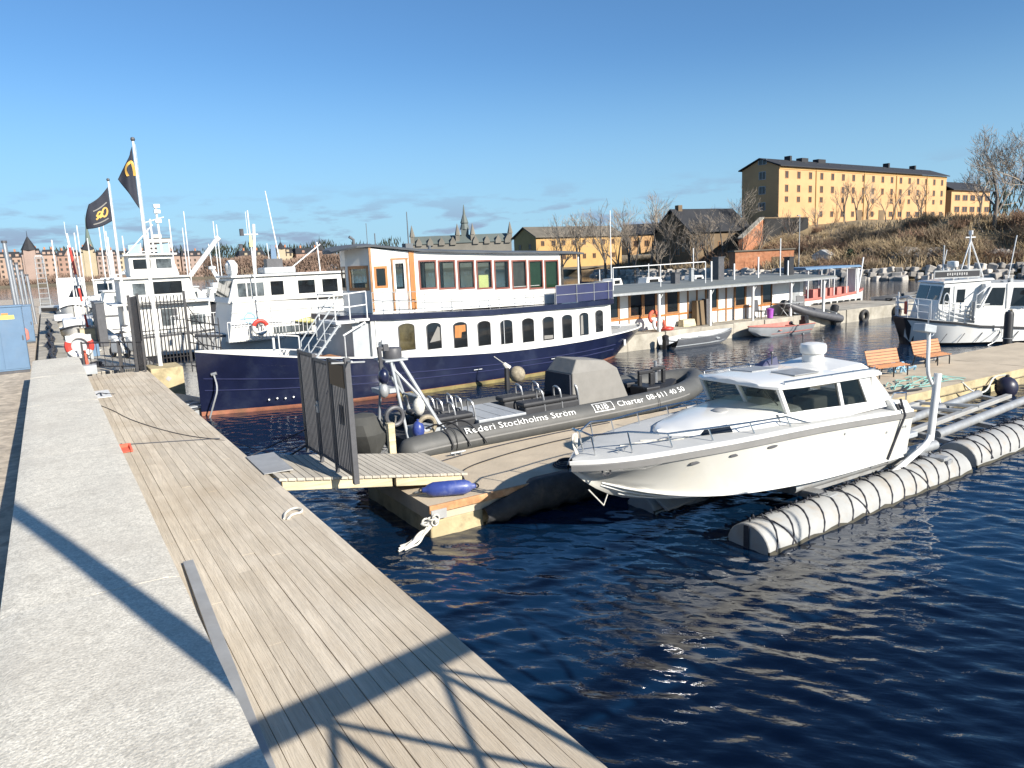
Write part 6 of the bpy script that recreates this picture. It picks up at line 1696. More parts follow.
# small dark boats and posts around the pier head
b3 = skiff('low dark open boat half hidden behind the pier head', (52.5, 29.3, 0.35), math.pi, 4.6, 0.8, 0.55, 'irongrey', 'black')
for i, (x, y, h, r) in enumerate(((52.0, 27.2, 2.6, 0.12), (54.4, 27.9, 1.9, 0.10), (56.0, 27.5, 2.1, 0.06), (53.0, 28.0, 4.2, 0.05))):
    root = thing('mooring_pole', ['thick grey mooring pole standing beside the pier head', 'grey mooring pole with a crosspiece at the pier head', 'slim pale mooring pole beyond the pier head', 'tall thin mast pole standing at the pier head'][i], 'pole', (x, y, -0.6), 0)
    mb = MB(); mb.tube([(0, 0, 0), (0, 0, h + 0.6)], r, 8); mb.build('pole_shaft', 'galv', root)
    mb = MB(); mb.tube([(-0.35, 0, h * 0.75), (0.35, 0, h * 0.75)], 0.04, 6) if i in (1, 3) else mb.lathe([(r + 0.02, h + 0.5), (r + 0.02, h + 0.62), (0.01, h + 0.66)], n=8); mb.build('fitting', 'galv', root)
# small cabin boats far behind the pavilion roof
for i, (x, y, L_) in enumerate(((52.0, 60.0, 5.5), (60.5, 62.0, 6.0), (64.0, 60.0, 4.5), (57.0, 66.0, 5.0))):
    root = thing('cabin_boat', ['small white cabin boat moored beyond the pavilion, nearest the ship stern', 'white cabin boat with open wheelhouse beyond the pavilion roof', 'small white boat with short cabin behind the roof railing', 'white sailing boat hull with blue cover beyond the ship stern'][i], 'boat', (x, y, 0), 0.15 * (i - 1) + math.pi)
    stn = []
    for t in (0, 0.08, 0.3, 0.7, 1.0):
        w = 0.95 * min(1, (t / 0.4) ** 0.6) if t > 0 else 0.02
        stn.append([(L_ * t, 0, -0.2), (L_ * t, w * 0.85, 0.0), (L_ * t, w, 0.95 - 0.1 * t), (L_ * t, max(0.004, w - 0.08), 0.95 - 0.1 * t)])
    hull_shell(stn, [0, 0, 1], ['white', 'geldeck'], 'hull', root)
    mb = MB(); mb.poly([(s[-1][0], -s[-1][1], 0.86) for s in stn] + [(s[-1][0], s[-1][1], 0.86) for s in stn[::-1]]); mb.build('deck', 'white', root, smooth=0)
    mb = MB(); mb.prism([(L_ * 0.3, 0.85), (L_ * 0.42, 1.9), (L_ * 0.75, 1.9), (L_ * 0.78, 0.85)], -0.7, 0.7, 'y'); cbn = mb.build('cabin', 'white', root, smooth=0, bevel=0.04)
    for s in (-1, 1):
        mb = MB(); mb.box((L_ * 0.58, s * 0.705, 1.5), (L_ * 0.22, 0.02, 0.4)); mb.build('window', 'darkglass', cbn, smooth=0)
    mb = MB(); mb.tube([(L_ * 0.6, 0, 1.9), (L_ * 0.6, 0, 1.9 + (1.2, 1.5, 3.0, 7.5)[i])], 0.05, 6); mb.build('mast', 'whitemetal', root)
# ------------------------------------------------------------------ flagpoles and flags
def flagpole(y, x, h, label):
    root = thing('flagpole', label, 'flagpole', (x, y, 1.22), 0, 'white flagpoles on the boardwalk')
    mb = MB(); mb.tube([(0, 0, 0), (0, 0, h)], [0.075, 0.035], 14); mb.build('pole_shaft', 'whitemetal', root)
    mb = MB(); mb.lathe([(0.01, h), (0.05, h + 0.01), (0.075, h + 0.06), (0.06, h + 0.12), (0.01, h + 0.14)], n=14); mb.build('finial', 'irongrey', root)
    mb = MB(); mb.tube([(0.07, -0.02, 0.9), (0.06, -0.02, h - 0.1)], 0.006, 4); mb.build('halyard', 'rope', root)
    return root
flagpole(28.6, 3.14, 7.75, 'nearer and taller looking white flagpole beside the black palisade fence')
flagpole(39.7, 3.12, 7.65, 'farther white flagpole behind the low black railing')
mb = MB(); mb.bb(2.72, 3.75, 27.75, 29.3, 0.2, 1.33)
root = tag(mb.build('concrete_block', 'dockside', smooth=0, bevel=0.03), 'worn tan concrete block at the foot of the nearer flagpole', 'block')
mb = MB(); mb.box((3.25, 27.742, 0.95), (0.14, 0.01, 0.14), ry=0.785); mb.build('diamond_plate', 'plate', root, smooth=0)

def flag(label, x, y, z, surf, name='flag'):
    root = thing(name, label, 'flag', (x, y, z), 0)
    nu, nv = 22, 16
    vs = [surf(i / nu, j / nv) for i in range(nu + 1) for j in range(nv + 1)]
    fs = [(i * (nv + 1) + j, i * (nv + 1) + j + 1, (i + 1) * (nv + 1) + j + 1, (i + 1) * (nv + 1) + j) for i in range(nu) for j in range(nv)]
    mb = MB(); mb.add(vs, fs); o = mb.build('cloth', 'flagcloth', root, smooth=80)
    md = o.modifiers.new('thick', 'SOLIDIFY'); md.thickness = 0.008
    return root
def strip_on(surf, pts, w, off):
    """Ribbon of emblem following points (u, v) on the flag surface."""
    mb = MB()
    vs, fs = [], []
    n = len(pts)
    for i, (u, v) in enumerate(pts):
        a = Vector(surf(u, v))
        du = Vector(surf(u + 0.01, v)) - a; dv = Vector(surf(u, v + 0.01)) - a
        nr = du.cross(dv).normalized()
        if nr.y > 0: nr = -nr
        p, q = pts[max(i - 1, 0)], pts[min(i + 1, n - 1)]
        t = (Vector(surf(*q)) - Vector(surf(*p))).normalized(); sd = t.cross(nr).normalized()
        vs += [a + nr * off + sd * w / 2, a + nr * off - sd * w / 2]
    fs = [(2 * i, 2 * i + 1, 2 * i + 3, 2 * i + 2) for i in range(n - 1)]
    mb.add(vs, fs)
    return mb
# limp flag on the near pole
def s1(u, v):
    # u down the hoist (0..1), v out to the fly (0..1)
    L = 1.85
    out = 0.10 + 0.46 * u ** 1.1 * (1 - 0.12 * u)
    fold = 0.13 * math.sin(v * 6.0 + u * 2.5) * (0.3 + u)
    drop = L * u * (1 - 0.42 * v) + 0.30 * v * (1 - u) + (0.20 * (1 - v) * u ** 3)
    return (-out * v * 1.05 - 0.06, fold * v - 0.04, -drop)
f1 = flag('black flag with gold ring hanging limp from the nearer flagpole', 3.14, 28.58, 8.80, s1)
pts = [(0.47 + 0.20 * math.cos(a), 0.42 + 0.38 * math.sin(a)) for a in np.linspace(0.15 * math.pi, 1.0 * math.pi + 1.8, 26)]
strip_on(s1, [(u, min(0.98, max(0.02, v))) for u, v in pts], 0.085, 0.02).build('emblem', 'gold', f1, smooth=0)
# second flag, blown out a little
def s2(u, v):
    # fly edge droops below the hoist
    return (-(0.88 + 0.20 * u + 0.08 * math.sin(u * 3)) * v - 0.05, 0.16 * math.sin(v * 5.5 + u * 1.6) * v, -1.55 * u * (1 - v) - v * (0.80 + 1.10 * u) - 0.10 * math.sin(v * 3.1))
f2 = flag('black flag with gold emblem between two pale bars on the farther flagpole', 3.12, 39.68, 8.62, s2)
for u in (0.38, 0.86):
    strip_on(s2, [(u, v) for v in np.linspace(0.12, 0.72, 10)], 0.05, 0.02).build('emblem_bar', 'coverfabric', f2, smooth=0)
curls = [[(0.62 + 0.13 * math.cos(a), 0.24 + 0.11 * math.sin(a)) for a in np.linspace(0, 6.28, 18)],
         [(0.60 + 0.10 * math.cos(a), 0.46 + 0.09 * math.sin(a)) for a in np.linspace(0.5, 6.28, 16)],
         [(0.56 + 0.16 * t, 0.30 + 0.30 * t) for t in np.linspace(0, 1, 8)], [(0.74 - 0.16 * t, 0.26 + 0.34 * t) for t in np.linspace(0, 1, 8)]]
for c in curls:
    strip_on(s2, c, 0.07, 0.022).build('emblem', 'gold', f2, smooth=0)

# ------------------------------------------------------------------ low railing, life buoy stand, palisade
root = thing('low_railing', 'low black iron railing across the boardwalk end', 'railing', (0.85, 29.7, 1.22))
P0, P1, P2 = Vector((0, 0, 0)), Vector((1.05, -0.95, 0)), Vector((1.74, -1.75, 0))
mb = MB()
for a, b_ in ((P0, P1), (P1, P2)):
    for h in (0.22, 1.05): mb.tube([a + Vector((0, 0, h)), b_ + Vector((0, 0, h))], 0.022, 6)
    for k in range(1, 5):
        p = a.lerp(b_, k / 5); mb.tube([p + Vector((0, 0, 0.22)), p + Vector((0, 0, 1.05))], 0.012, 5)
mb.build('rails', 'blackiron', root)
for p in (P0, P1, P2, P1 + Vector((0.06, 0.05, 0))):
    mb = MB(); mb.bb(p.x - 0.03, p.x + 0.03, p.y - 0.03, p.y + 0.03, 0, 1.1); mb.build('post', 'blackiron', root, smooth=0)
mb = MB(); mb.tube(smooth_path([P2 + Vector((0, 0, 0.9)), P2 + Vector((-0.12, 0.05, 0.6)), P2 + Vector((0.1, 0, 0.35)), P2 + Vector((0, 0.1, 0.2))]), 0.02, 5); mb.build('chain', 'blackiron', root)
mb = MB(); mb.bb(-0.12, 0.35, -0.55, 0.0, 0.0, 0.3); mb.build('base_plate', 'aluflat', root, smooth=0)
root = thing('lifebuoy_stand', 'orange and white life buoy on its stand behind the black railing', 'life buoy', (0.80, 30.3, 1.22))
mb = MB()
mb.ring((0, 0, 0.92), 0.36, 0.10, 'y', 20, 8); mb.build('ring', 'white', root)
for a in (0.0, math.pi):
    mb = MB(); mb.ring((0, -0.004, 0.92), 0.36, 0.108, 'y', 6, 8, a0=a - 0.45, a1=a + 0.45); mb.build('ring_band', 'red', root)
mb = MB(); mb.bb(-0.4, 0.4, 0.08, 0.12, 0.4, 1.3); mb.bb(-0.04, 0.04, 0.12, 0.2, 0.0, 1.3); mb.build('board', 'aluflat', root, smooth=0)
mb = MB(); mb.tube([(0.10, -0.12, 0.75), (0.16, -0.14, 0.02)], 0.07, 8); mb.build('throw_bag', 'redcloth', root)

root = thing('palisade_fence', 'tall black palisade fence with spiked bars around the boat jetty', 'fence', (2.35, 28.1, 1.15))
def palisade(a, b_, n, h):
    mb = MB(); a, b_ = Vector(a), Vector(b_); d_ = (b_ - a)
    for k in range(n + 1):
        p = a + d_ * (k / n)
        mb.tube([p, p + Vector((0, 0, h - 0.06)), p + Vector((0, 0, h))], [0.022, 0.022, 0.003], 5)
    for z in (0.25, h * 0.5, h - 0.3): mb.tube([a + Vector((0, 0, z)), b_ + Vector((0, 0, z))], 0.022, 5)
    mb.build('fence_panel', 'blackiron', root, smooth=0)
palisade((0, 0, 0), (0.45, 2.2, 0), 17, 2.65)
palisade((0.5, 2.2, 0), (2.1, 2.45, 0), 13, 2.62)
palisade((2.1, 2.45, -0.4), (3.0, 1.2, -0.6), 7, 2.3)
for p in ((0, 0), (0.48, 2.2), (2.1, 2.45)):
    mb = MB(); mb.bb(p[0] - 0.045, p[0] + 0.045, p[1] - 0.045, p[1] + 0.045, 0, 2.72); mb.build('post', 'blackiron', root, smooth=0)
mb = MB(); mb.tube([(2.1, 2.45, 2.3), (2.9, 1.9, 0.6)], 0.02, 5); mb.tube([(2.1, 2.45, 1.2), (3.1, 2.0, -0.1)], 0.02, 5); mb.build('stay', 'blackiron', root)

# jetty behind the railing, and white dinghies by the ship's bow
mb = MB(); boards_along_y(mb, 0.75, 3.2, 30.2, 60, 1.16, 0.16, 0.01, 0.05)
structure(mb.build('jetty_deck', 'gangwood', smooth=0))
mb = MB(); mb.bb(0.6, 3.15, 30.2, 60, 0.3, 1.10); structure(mb.build('jetty_base', 'stone', smooth=0))
skiff('white plastic dinghy tucked between boardwalk and ship bow', (3.15, 27.3, 0.05), -1.35, 2.3, 0.5, 0.36, 'white', 'aluflat', name='dinghy')

# ------------------------------------------------------------------ blue cabinets and street things on the left pavement
def cabinet(loc, w, d, h, label, sticker):
    root = thing('utility_cabinet', label, 'cabinet', loc, 0)
    mb = MB(); mb.bb(-w, 0, 0, d, 0.1, h); mb.bb(-w - 0.03, 0.03, -0.03, d + 0.03, h, h + 0.06); mb.build('body', 'cabinet', root, smooth=0, bevel=0.012)
    mb = MB(); mb.bb(-w + 0.02, -0.02, 0.02, d - 0.02, 0, 0.1); mb.build('plinth', 'irongrey', root, smooth=0)
    n = 2
    for k in range(n):
        mb = MB(); mb.bb(-w + w / n * k + 0.02, -w + w / n * (k + 1) - 0.02, -0.018, -0.002, 0.16, h - 0.04); o = mb.build('door', 'cabinet', root, smooth=0, bevel=0.005)
        mb = MB(); mb.bb(-w + w / n * (k + 1) - 0.10, -w + w / n * (k + 1) - 0.06, -0.04, -0.018, h * 0.5, h * 0.5 + 0.16); mb.build('handle', 'irongrey', o, smooth=0)
    if sticker:
        mb = MB(); mb.bb(-0.72, -0.25, -0.026, -0.0185, h - 0.42, h - 0.28); mb.build('sticker', 'yellow', root, smooth=0)
        mb = MB(); mb.bb(-0.62, -0.42, -0.026, -0.0185, h - 0.27, h - 0.20); mb.build('sticker_mark', 'orange', root, smooth=0)
    return root
cabinet((-0.78, 31.6, 1.25), 1.5, 0.7, 2.35, 'nearer tall blue utility cabinet with yellow sticker by the stone ledge', True)
cabinet((-0.72, 46.0, 1.25), 1.9, 0.8, 1.95, 'farther blue utility cabinet with two doors beyond the stickered one', False)
root = thing('traffic_cone', 'white and orange marker post with yellow foot standing on the nearer blue cabinet side', 'marker post', (-2.25, 38.0, 1.25))
mb = MB(); mb.lathe([(0.22, 0), (0.18, 0.35), (0.14, 0.8)], n=10); mb.build('foot', 'yellow', root); mb = MB(); mb.lathe([(0.14, 0.8), (0.10, 1.5)], n=10); mb.build('band', 'red', root); mb = MB(); mb.lathe([(0.10, 1.5), (0.07, 3.4), (0.02, 3.42)], n=10); mb.build('marker_shaft', 'white', root)
for i, (x, y, h, r) in enumerate(((-1.42, 46.5, 5.2, 0.10), (-1.45, 52.5, 4.5, 0.09), (-1.30, 57.0, 4.3, 0.09), (-1.15, 61.0, 3.9, 0.09), (-0.95, 66.0, 3.6, 0.09))):
    root = thing('steel_pole', 'leaning pale steel pole in the row on the left pavement', 'pole', (x, y, 1.25), 0, 'pale steel poles in a row')
    mb = MB(); mb.tube([(0.12, 0, 0), (-0.03, 0, h)], r, 10); mb.build('pole_shaft', 'alu', root); mb = MB(); mb.tube([(-0.03, 0, h), (-0.03, 0, h + 0.12)], r * 1.3, 10); mb.build('cap', 'irongrey', root)
# red car roof between the cabinets
root = thing('parked_car', 'dark red car parked between the two blue cabinets', 'car', (-5.3, 44.5, 1.25), rz=0.15)
def carsec(x, w, z0, z1): return [(x, -w, z0), (x, -w, z0 + 0.35), (x, -w * 0.82, z1), (x, w * 0.82, z1), (x, w, z0 + 0.35), (x, w, z0)]
mb = MB(); mb.loft([carsec(0, 0.8, 0.3, 0.75), carsec(0.3, 0.88, 0.25, 0.95), carsec(1.1, 0.9, 0.22, 1.02), carsec(1.8, 0.9, 0.22, 1.46), carsec(3.3, 0.9, 0.22, 1.48), carsec(4.1, 0.88, 0.25, 1.0), carsec(4.3, 0.82, 0.35, 0.8)]); mb.build('body', 'redpale', root, smooth=30, bevel=0.03)
for x in (0.85, 3.45):
    for s in (-1, 1):
        mb = MB(); mb.lathe([(0.05, -0.1), (0.32, -0.1), (0.33, 0.1), (0.05, 0.1)], c=(0, 0, 0), n=18, axis='y'); o = mb.build('wheel', 'black', root); o.location = (x, s * 0.84, 0.33)
for s in (-1, 1):
    mb = MB(); mb.hexa([(1.75, s * 0.83, 1.0), (3.5, s * 0.83, 1.0), (3.5, s * 0.85, 1.0), (1.75, s * 0.85, 1.0)], [(1.95, s * 0.765, 1.38), (3.3, s * 0.765, 1.38), (3.3, s * 0.785, 1.38), (1.95, s * 0.785, 1.38)]); mb.build('side_window', 'darkglass', root, smooth=0)
mb = MB(); mb.hexa([(1.05, -0.7, 1.04), (1.10, -0.7, 1.04), (1.10, 0.7, 1.04), (1.05, 0.7, 1.04)], [(1.72, -0.64, 1.44), (1.77, -0.64, 1.44), (1.77, 0.64, 1.44), (1.72, 0.64, 1.44)]); mb.build('windscreen', 'darkglass', root, smooth=0)
# red and white lattice boom
root = thing('lattice_boom', 'thin leaning red and white boat boom standing behind the life buoy', 'boom', (1.62, 45.0, 1.2))
for k in range(8):
    a, b_ = k / 8, (k + 1) / 8
    mb = MB(); p, q = Vector((0.12 - 0.42 * a, 0, 5.6 * a)), Vector((0.12 - 0.42 * b_, 0, 5.6 * b_)); mb.tube([p, q], 0.055, 8); mb.build('boom_segment', 'red' if k in (0, 1, 3, 5, 6) else 'white', root)
mb = MB(); mb.tube([(0.3, 0, 0), (-0.12, 0, 4.9)], 0.02, 5); mb.tube([(-0.1, 0, 0), (-0.34, 0, 5.0)], 0.02, 5); mb.tube([(-0.34, 0, 5.5), (-0.34, 0, 6.2)], 0.012, 5); mb.build('shroud', 'whitemetal', root)
root = thing('ladder_mast', 'pale ladder-like signal mast beyond the chain ledge', 'mast', (-0.1, 105, 0))
root.scale = (0.42, 0.42, 0.54)
mb = MB()
for x in (-1.3, 1.3): mb.tube([(x, 0, 0), (x * 0.75, 0, 13.4)], 0.14, 6)
for k in range(10): mb.tube([(-1.25, 0, 3.2 + k * 1.1), (1.25, 0, 3.2 + k * 1.1)], 0.10, 5)
mb.build('ladder', 'galv', root); mb = MB(); mb.bb(-0.9, 0.9, -0.2, 0.2, 13.4, 13.7); mb.build('mast_head', 'galv', root)

# ------------------------------------------------------------------ the white boats on the left
def ship_hull(root, L, hb, z0, z1, m_='white', lower='black', bow_pow=0.55, rub='irongrey'):
    stn = []
    for t in (0, 0.04, 0.1, 0.2, 0.35, 0.6, 0.85, 1.0):
        w = hb * min(1, (t / 0.38) ** bow_pow) if t > 0 else 0.03
        z = z1 - (z1 - z0) * min(1, t / 0.45)
        x = L * t
        rake = 0.7 * (1 - min(1, t / 0.12))
        stn.append([(x + rake, 0, -0.5), (x + rake * 0.8, w * 0.75, 0.0), (x + rake * 0.7, w * 0.8, 0.25), (x + rake * 0.3, w * 0.95, z * 0.7), (x, w, z - 0.12), (x, w + 0.04, z - 0.1), (x, w + 0.04, z), (x, max(0.01, w - 0.06), z + 0.005)])
    hull_shell(stn, [1, 1, 0, 0, 2, 2, 0], [m_, lower, rub], 'hull', root, smooth=30)
    mb = MB(); mb.poly([(s[-1][0], -s[-1][1], s[-1][2] - 0.02) for s in stn] + [(s[-1][0], s[-1][1], s[-1][2] - 0.02) for s in stn[::-1]]); mb.build('deck', 'aluflat', root, smooth=0)
def deckhouse(root, prof, hb, wins, name='deckhouse', m_='white', roof=0.1, doors=()):
    mb = MB(); mb.prism(prof, -hb, hb, 'y'); c = mb.build(name, m_, root, smooth=0, bevel=0.05)
    xs_ = [p[0] for p in prof]; zt = max(p[1] for p in prof)
    top = [p for p in prof if p[1] > zt - 0.25]
    a, b_ = min(p[0] for p in top), max(p[0] for p in top)
    mb = MB(); mb.bb(a - roof, b_ + roof, -hb - roof, hb + roof, zt - 0.01, zt + 0.08); mb.build('roof', m_, c, smooth=0, bevel=0.02)
    for (x0, x1, z0, z1) in wins:
        for s in (-1, 1):
            mb = MB(); mb.box(((x0 + x1) / 2, s * (hb + 0.012), (z0 + z1) / 2), (x1 - x0, 0.03, z1 - z0)); mb.build('window', 'greyglass' if (x0 * 7.3) % 1 > 0.35 else 'darkglass', c, smooth=0, bevel=0.008)
    for (x0, x1, z0, z1) in doors:
        mb = MB(); mb.bb(x0, x1, -hb - 0.03, -hb - 0.002, z0, z1); mb.build('door', 'aluflat', c, smooth=0)
    return c
def front_windows(c, p0, p1, hb, n=3, t0=0.45, t1=0.92):
    """Panes on a raked front edge from p0 (low) to p1 (high) in x-z."""
    for k in range(n):
        y0, y1 = -hb + 0.08 + (2 * hb - 0.16) * k / n + 0.03, -hb + 0.08 + (2 * hb - 0.16) * (k + 1) / n - 0.03
        q = lambda t, y, o: (p0[0] + (p1[0] - p0[0]) * t + o, y, p0[1] + (p1[1] - p0[1]) * t)
        mb = MB(); mb.hexa([q(t0, y0, -0.02), q(t0, y0, 0.02), q(t0, y1, 0.02), q(t0, y1, -0.02)], [q(t1, y0, -0.02), q(t1, y0, 0.02), q(t1, y1, 0.02), q(t1, y1, -0.02)]); mb.build('front_window', 'darkglass', c, smooth=0)
def baluster_rail(root, pts, h, step, m_='whitemetal', name='railing'):
    mb = MB(); pp = resample(pts, step)
    mb.tube([p + Vector((0, 0, h)) for p in pp], 0.022, 5); mb.tube([p + Vector((0, 0, h * 0.15)) for p in pp], 0.015, 5)
    for p in pp: mb.tube([p, p + Vector((0, 0, h))], 0.014, 5)
    mb.build(name, m_, root)

# boat 1: white ferry directly behind the ship's bow
root = thing('ferry', 'white two-deck ferry with pale blue emblem moored behind the navy ship bow', 'ferry', (5.3, 34.6, 0), 0)
ship_hull(root, 12.5, 2.1, 1.55, 1.9)
c = deckhouse(root, [(1.05, 1.5), (1.35, 3.2), (6.5, 3.0), (6.6, 1.5)], 1.75, [(2.95, 4.6, 1.75, 2.05), (5.0, 6.2, 1.75, 2.1)], 'lower_house', roof=0.02)
w = deckhouse(root, [(1.20, 3.15), (1.55, 4.25), (6.25, 4.25), (6.35, 3.05)], 1.55, [(3.05, 3.6, 3.42, 4.02), (4.25, 5.0, 3.42, 4.0), (5.35, 6.05, 3.42, 4.0)], 'wheelhouse', roof=0.14)
front_windows(w, (1.20, 3.15), (1.55, 4.25), 1.5, 3, 0.25, 0.88)
mb = MB(); mb.bb(1.66, 2.75, -1.575, -1.552, 3.42, 4.0); mb.build('window', 'greyglass', w, smooth=0)
for x in (2.0, 2.2): 
    mb = MB(); mb.bb(x, x + 0.05, -1.585, -1.576, 3.40, 4.02); mb.build('mullion', 'white', w, smooth=0)
mb = MB(); mb.bb(4.6, 5.6, -1.62, -1.552, 3.06, 3.28); mb.build('vent', 'irongrey', w, smooth=0)
mb = MB()
mb.ring((2.0, -1.762, 2.50), 0.22, 0.03, 'y', 18, 6); mb.tube([(1.6, -1.762, 2.5), (2.4, -1.762, 2.5)], 0.03, 5); mb.tube([(1.75, -1.762, 2.36), (2.25, -1.762, 2.36)], 0.025, 5); mb.build('emblem', 'skyblue', c)
baluster_rail(root, [(1.0, -2.02, 1.55), (3.4, -2.05, 1.55)], 0.85, 0.14); baluster_rail(root, [(3.8, -2.05, 1.55), (8.2, -2.05, 1.55)], 0.85, 0.18)
lr = thing('life_ring', 'red and white life ring on the white ferry railing', 'life ring', (7.6, 32.44, 2.12))
mb = MB(); mb.ring((0, 0, 0), 0.27, 0.085, 'y', 18, 8); mb.build('ring', 'white', lr)
mb = MB(); mb.ring((0, -0.004, 0), 0.27, 0.092, 'y', 10, 8, a0=0.2, a1=2.9); mb.build('ring_band', 'red', lr)
mb = MB(); mb.xf = Matrix.Translation((5.3, 34.6, 0)); mb.tube([(3.9, -1.9, 2.25), (4.5, -1.9, 2.24), (6.0, -1.9, 2.18), (6.6, -1.9, 2.16)], [0.03, 0.15, 0.15, 0.03], 10); tag(mb.build('canoe', 'paleyellow'), 'pale yellow canoe stowed along the white ferry railing', 'canoe')
mb = MB(); rail_mb(mb, [(1.3, -1.6, 3.05), (2.5, -1.7, 3.05), (4.0, -1.72, 3.0), (6.2, -1.7, 2.9)], (0.12,), 0.02, posts=False); mb.tube([(2.35, -1.9, 1.6), (2.30, -1.9, 7.0)], 0.03, 6); mb.build('staff', 'whitemetal', root)
mb = MB(); mb.tube([(2.8, 0, 4.3), (2.95, 0, 6.55)], 0.07, 8); mb.tube([(3.4, 0, 4.3), (3.95, 0, 5.0), (3.6, 0, 8.0)], [0.04, 0.035, 0.02], 6); mb.tube([(2.5, 0, 6.1), (3.1, 0, 6.1)], 0.03, 6); mb.tube([(4.1, 0, 4.3), (5.9, 0, 5.6)], 0.03, 6); mb.tube([(5.8, 0, 4.3), (5.75, 0, 5.7)], 0.03, 6)
mb.tube([(2.65, 0, 6.1), (2.65, 0, 7.1)], 0.012, 5); mb.build('mast', 'whitemetal', root)
mb = MB(); mb.bb(3.3, 4.0, -0.3, 0.3, 4.35, 5.0); mb.tube([(2.4, 0, 6.05), (2.4, 0, 6.35)], 0.09, 8); mb.tube([(2.3, 0, 5.5), (2.3, 0, 5.7)], 0.09, 8); mb.build('mast_gear', 'irongrey', root)
mb = MB(); mb.hexa([(3.55, -0.05, 4.5), (3.85, -0.05, 4.5), (3.85, 0, 4.5), (3.55, 0, 4.5)], [(3.6, -0.05, 5.6), (3.8, -0.05, 5.6), (3.8, 0, 5.6), (3.6, 0, 5.6)]); mb.build('pennant', 'cabinet', root, smooth=0)
mb = MB(); mb.hexa([(2.24, -1.95, 5.5), (2.40, -1.95, 5.5), (2.40, -1.9, 5.5), (2.24, -1.9, 5.5)], [(2.27, -1.95, 6.0), (2.34, -1.95, 6.0), (2.34, -1.9, 6.0), (2.27, -1.9, 6.0)]); mb.build('furled_flag', 'paleyellow', root, smooth=0)
for z in (2.15, 2.75):
    mb = MB(); mb.bb(1.25, 6.5, -1.775, -1.752, z, z + 0.04); mb.build('rubbing_strip', 'aluflat', c, smooth=0)
for x in (2.9, 4.7):
    mb = MB(); mb.tube([(x, -1.765, 1.5), (x, -1.765, 3.0)], 0.012, 5); mb.build('wall_seam', 'galv', c)
for x in (2.8, 4.15, 5.2):
    mb = MB(); mb.bb(x, x + 0.02, -1.565, -1.552, 3.15, 4.2); mb.build('wall_seam', 'galv', w, smooth=0)
for x in (5.6, 7.2, 8.8):
    mb = MB(); mb.lathe([(0.05, 0.5), (0.15, 0.6), (0.16, 1.2), (0.05, 1.35)], c=(x, -2.28, 0), n=10); mb.build('fender', 'irongrey', root)
mb = MB(); mb.bb(3.0, 4.4, -0.9, 0.4, 4.33, 4.62); mb.build('life_raft', 'aluflat', w, smooth=0, bevel=0.06)
mb = MB(); mb.lathe([(0.15, 4.3), (0.25, 4.45), (0.28, 4.8), (0.15, 5.0), (0.02, 5.02)], c=(1.9, 0.4, 0), n=12); mb.build('searchlight', 'white', root)
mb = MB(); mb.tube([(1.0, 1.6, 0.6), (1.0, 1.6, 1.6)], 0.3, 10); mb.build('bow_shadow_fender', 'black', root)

# boat 2: ferry with an open stern deck
root = thing('ferry', 'white passenger boat with railed stern deck and crane arm left of the ferry', 'passenger boat', (9.9, 45.0, 0), math.pi)
ship_hull(root, 9.0, 2.0, 1.35, 1.6)
c = deckhouse(root, [(2.2, 1.4), (2.4, 3.0), (6.6, 3.0), (6.6, 1.4)], 1.6, [(2.6, 3.4, 1.75, 2.35), (4.2, 4.8, 1.8, 2.7)], 'lower_house', roof=0.5, doors=[(3.5, 4.1, 1.45, 2.8)])
w = deckhouse(root, [(2.9, 3.1), (3.2, 4.35), (6.6, 4.35), (6.6, 3.1)], 1.5, [(3.6, 5.0, 3.5, 4.15), (5.4, 6.0, 3.5, 4.1)], 'wheelhouse', roof=0.2)
w2 = deckhouse(root, [(3.6, 4.45), (3.9, 5.55), (6.0, 5.55), (6.0, 4.45)], 1.2, [(3.95, 4.7, 4.85, 5.35), (4.95, 5.8, 4.85, 5.35)], 'flybridge', roof=0.25)
baluster_rail(root, [(0.3, 1.95, 1.5), (3.4, 2.0, 1.4), (4.4, 2.0, 1.4)], 0.9, 0.2); baluster_rail(root, [(0.4, 1.9, 1.5), (0.3, -1.4, 1.5)], 0.9, 0.2)
mb = MB(); mb.tube([(2.9, 0.2, 4.4), (1.35, 0.2, 6.3)], 0.13, 8); mb.tube([(1.35, 0.2, 6.3), (1.2, 0.2, 6.45)], 0.16, 8); mb.build('crane_arm', 'whitemetal', root)
mb = MB(); mb.tube([(4.2, 0, 5.6), (4.25, 0, 8.1)], 0.06, 8); mb.tube([(4.6, 0, 5.6), (4.6, 0, 7.5)], 0.05, 8); mb.tube([(6.0, 0, 5.6), (4.5, 0, 7.2)], 0.03, 6); mb.tube([(3.9, 0, 7.6), (4.9, 0, 7.3)], 0.03, 6)
for z in (7.3, 7.8, 8.1): mb.bb(4.05, 4.35, -0.15, 0.15, z, z + 0.18)
mb.build('mast', 'whitemetal', root)
mb = MB(); mb.bb(4.0, 4.2, 1.5, 1.66, 2.1, 2.7); mb.bb(1.5, 2.1, 0.8, 1.5, 1.4, 2.0); mb.build('deck_gear', 'irongrey', root, smooth=0)
mb = MB(); mb.poly([(2.3, 1.65, 2.95), (2.3, 1.65, 1.45), (1.9, 1.75, 2.9)]); mb.build('dark_curtain', 'black', root, smooth=0)
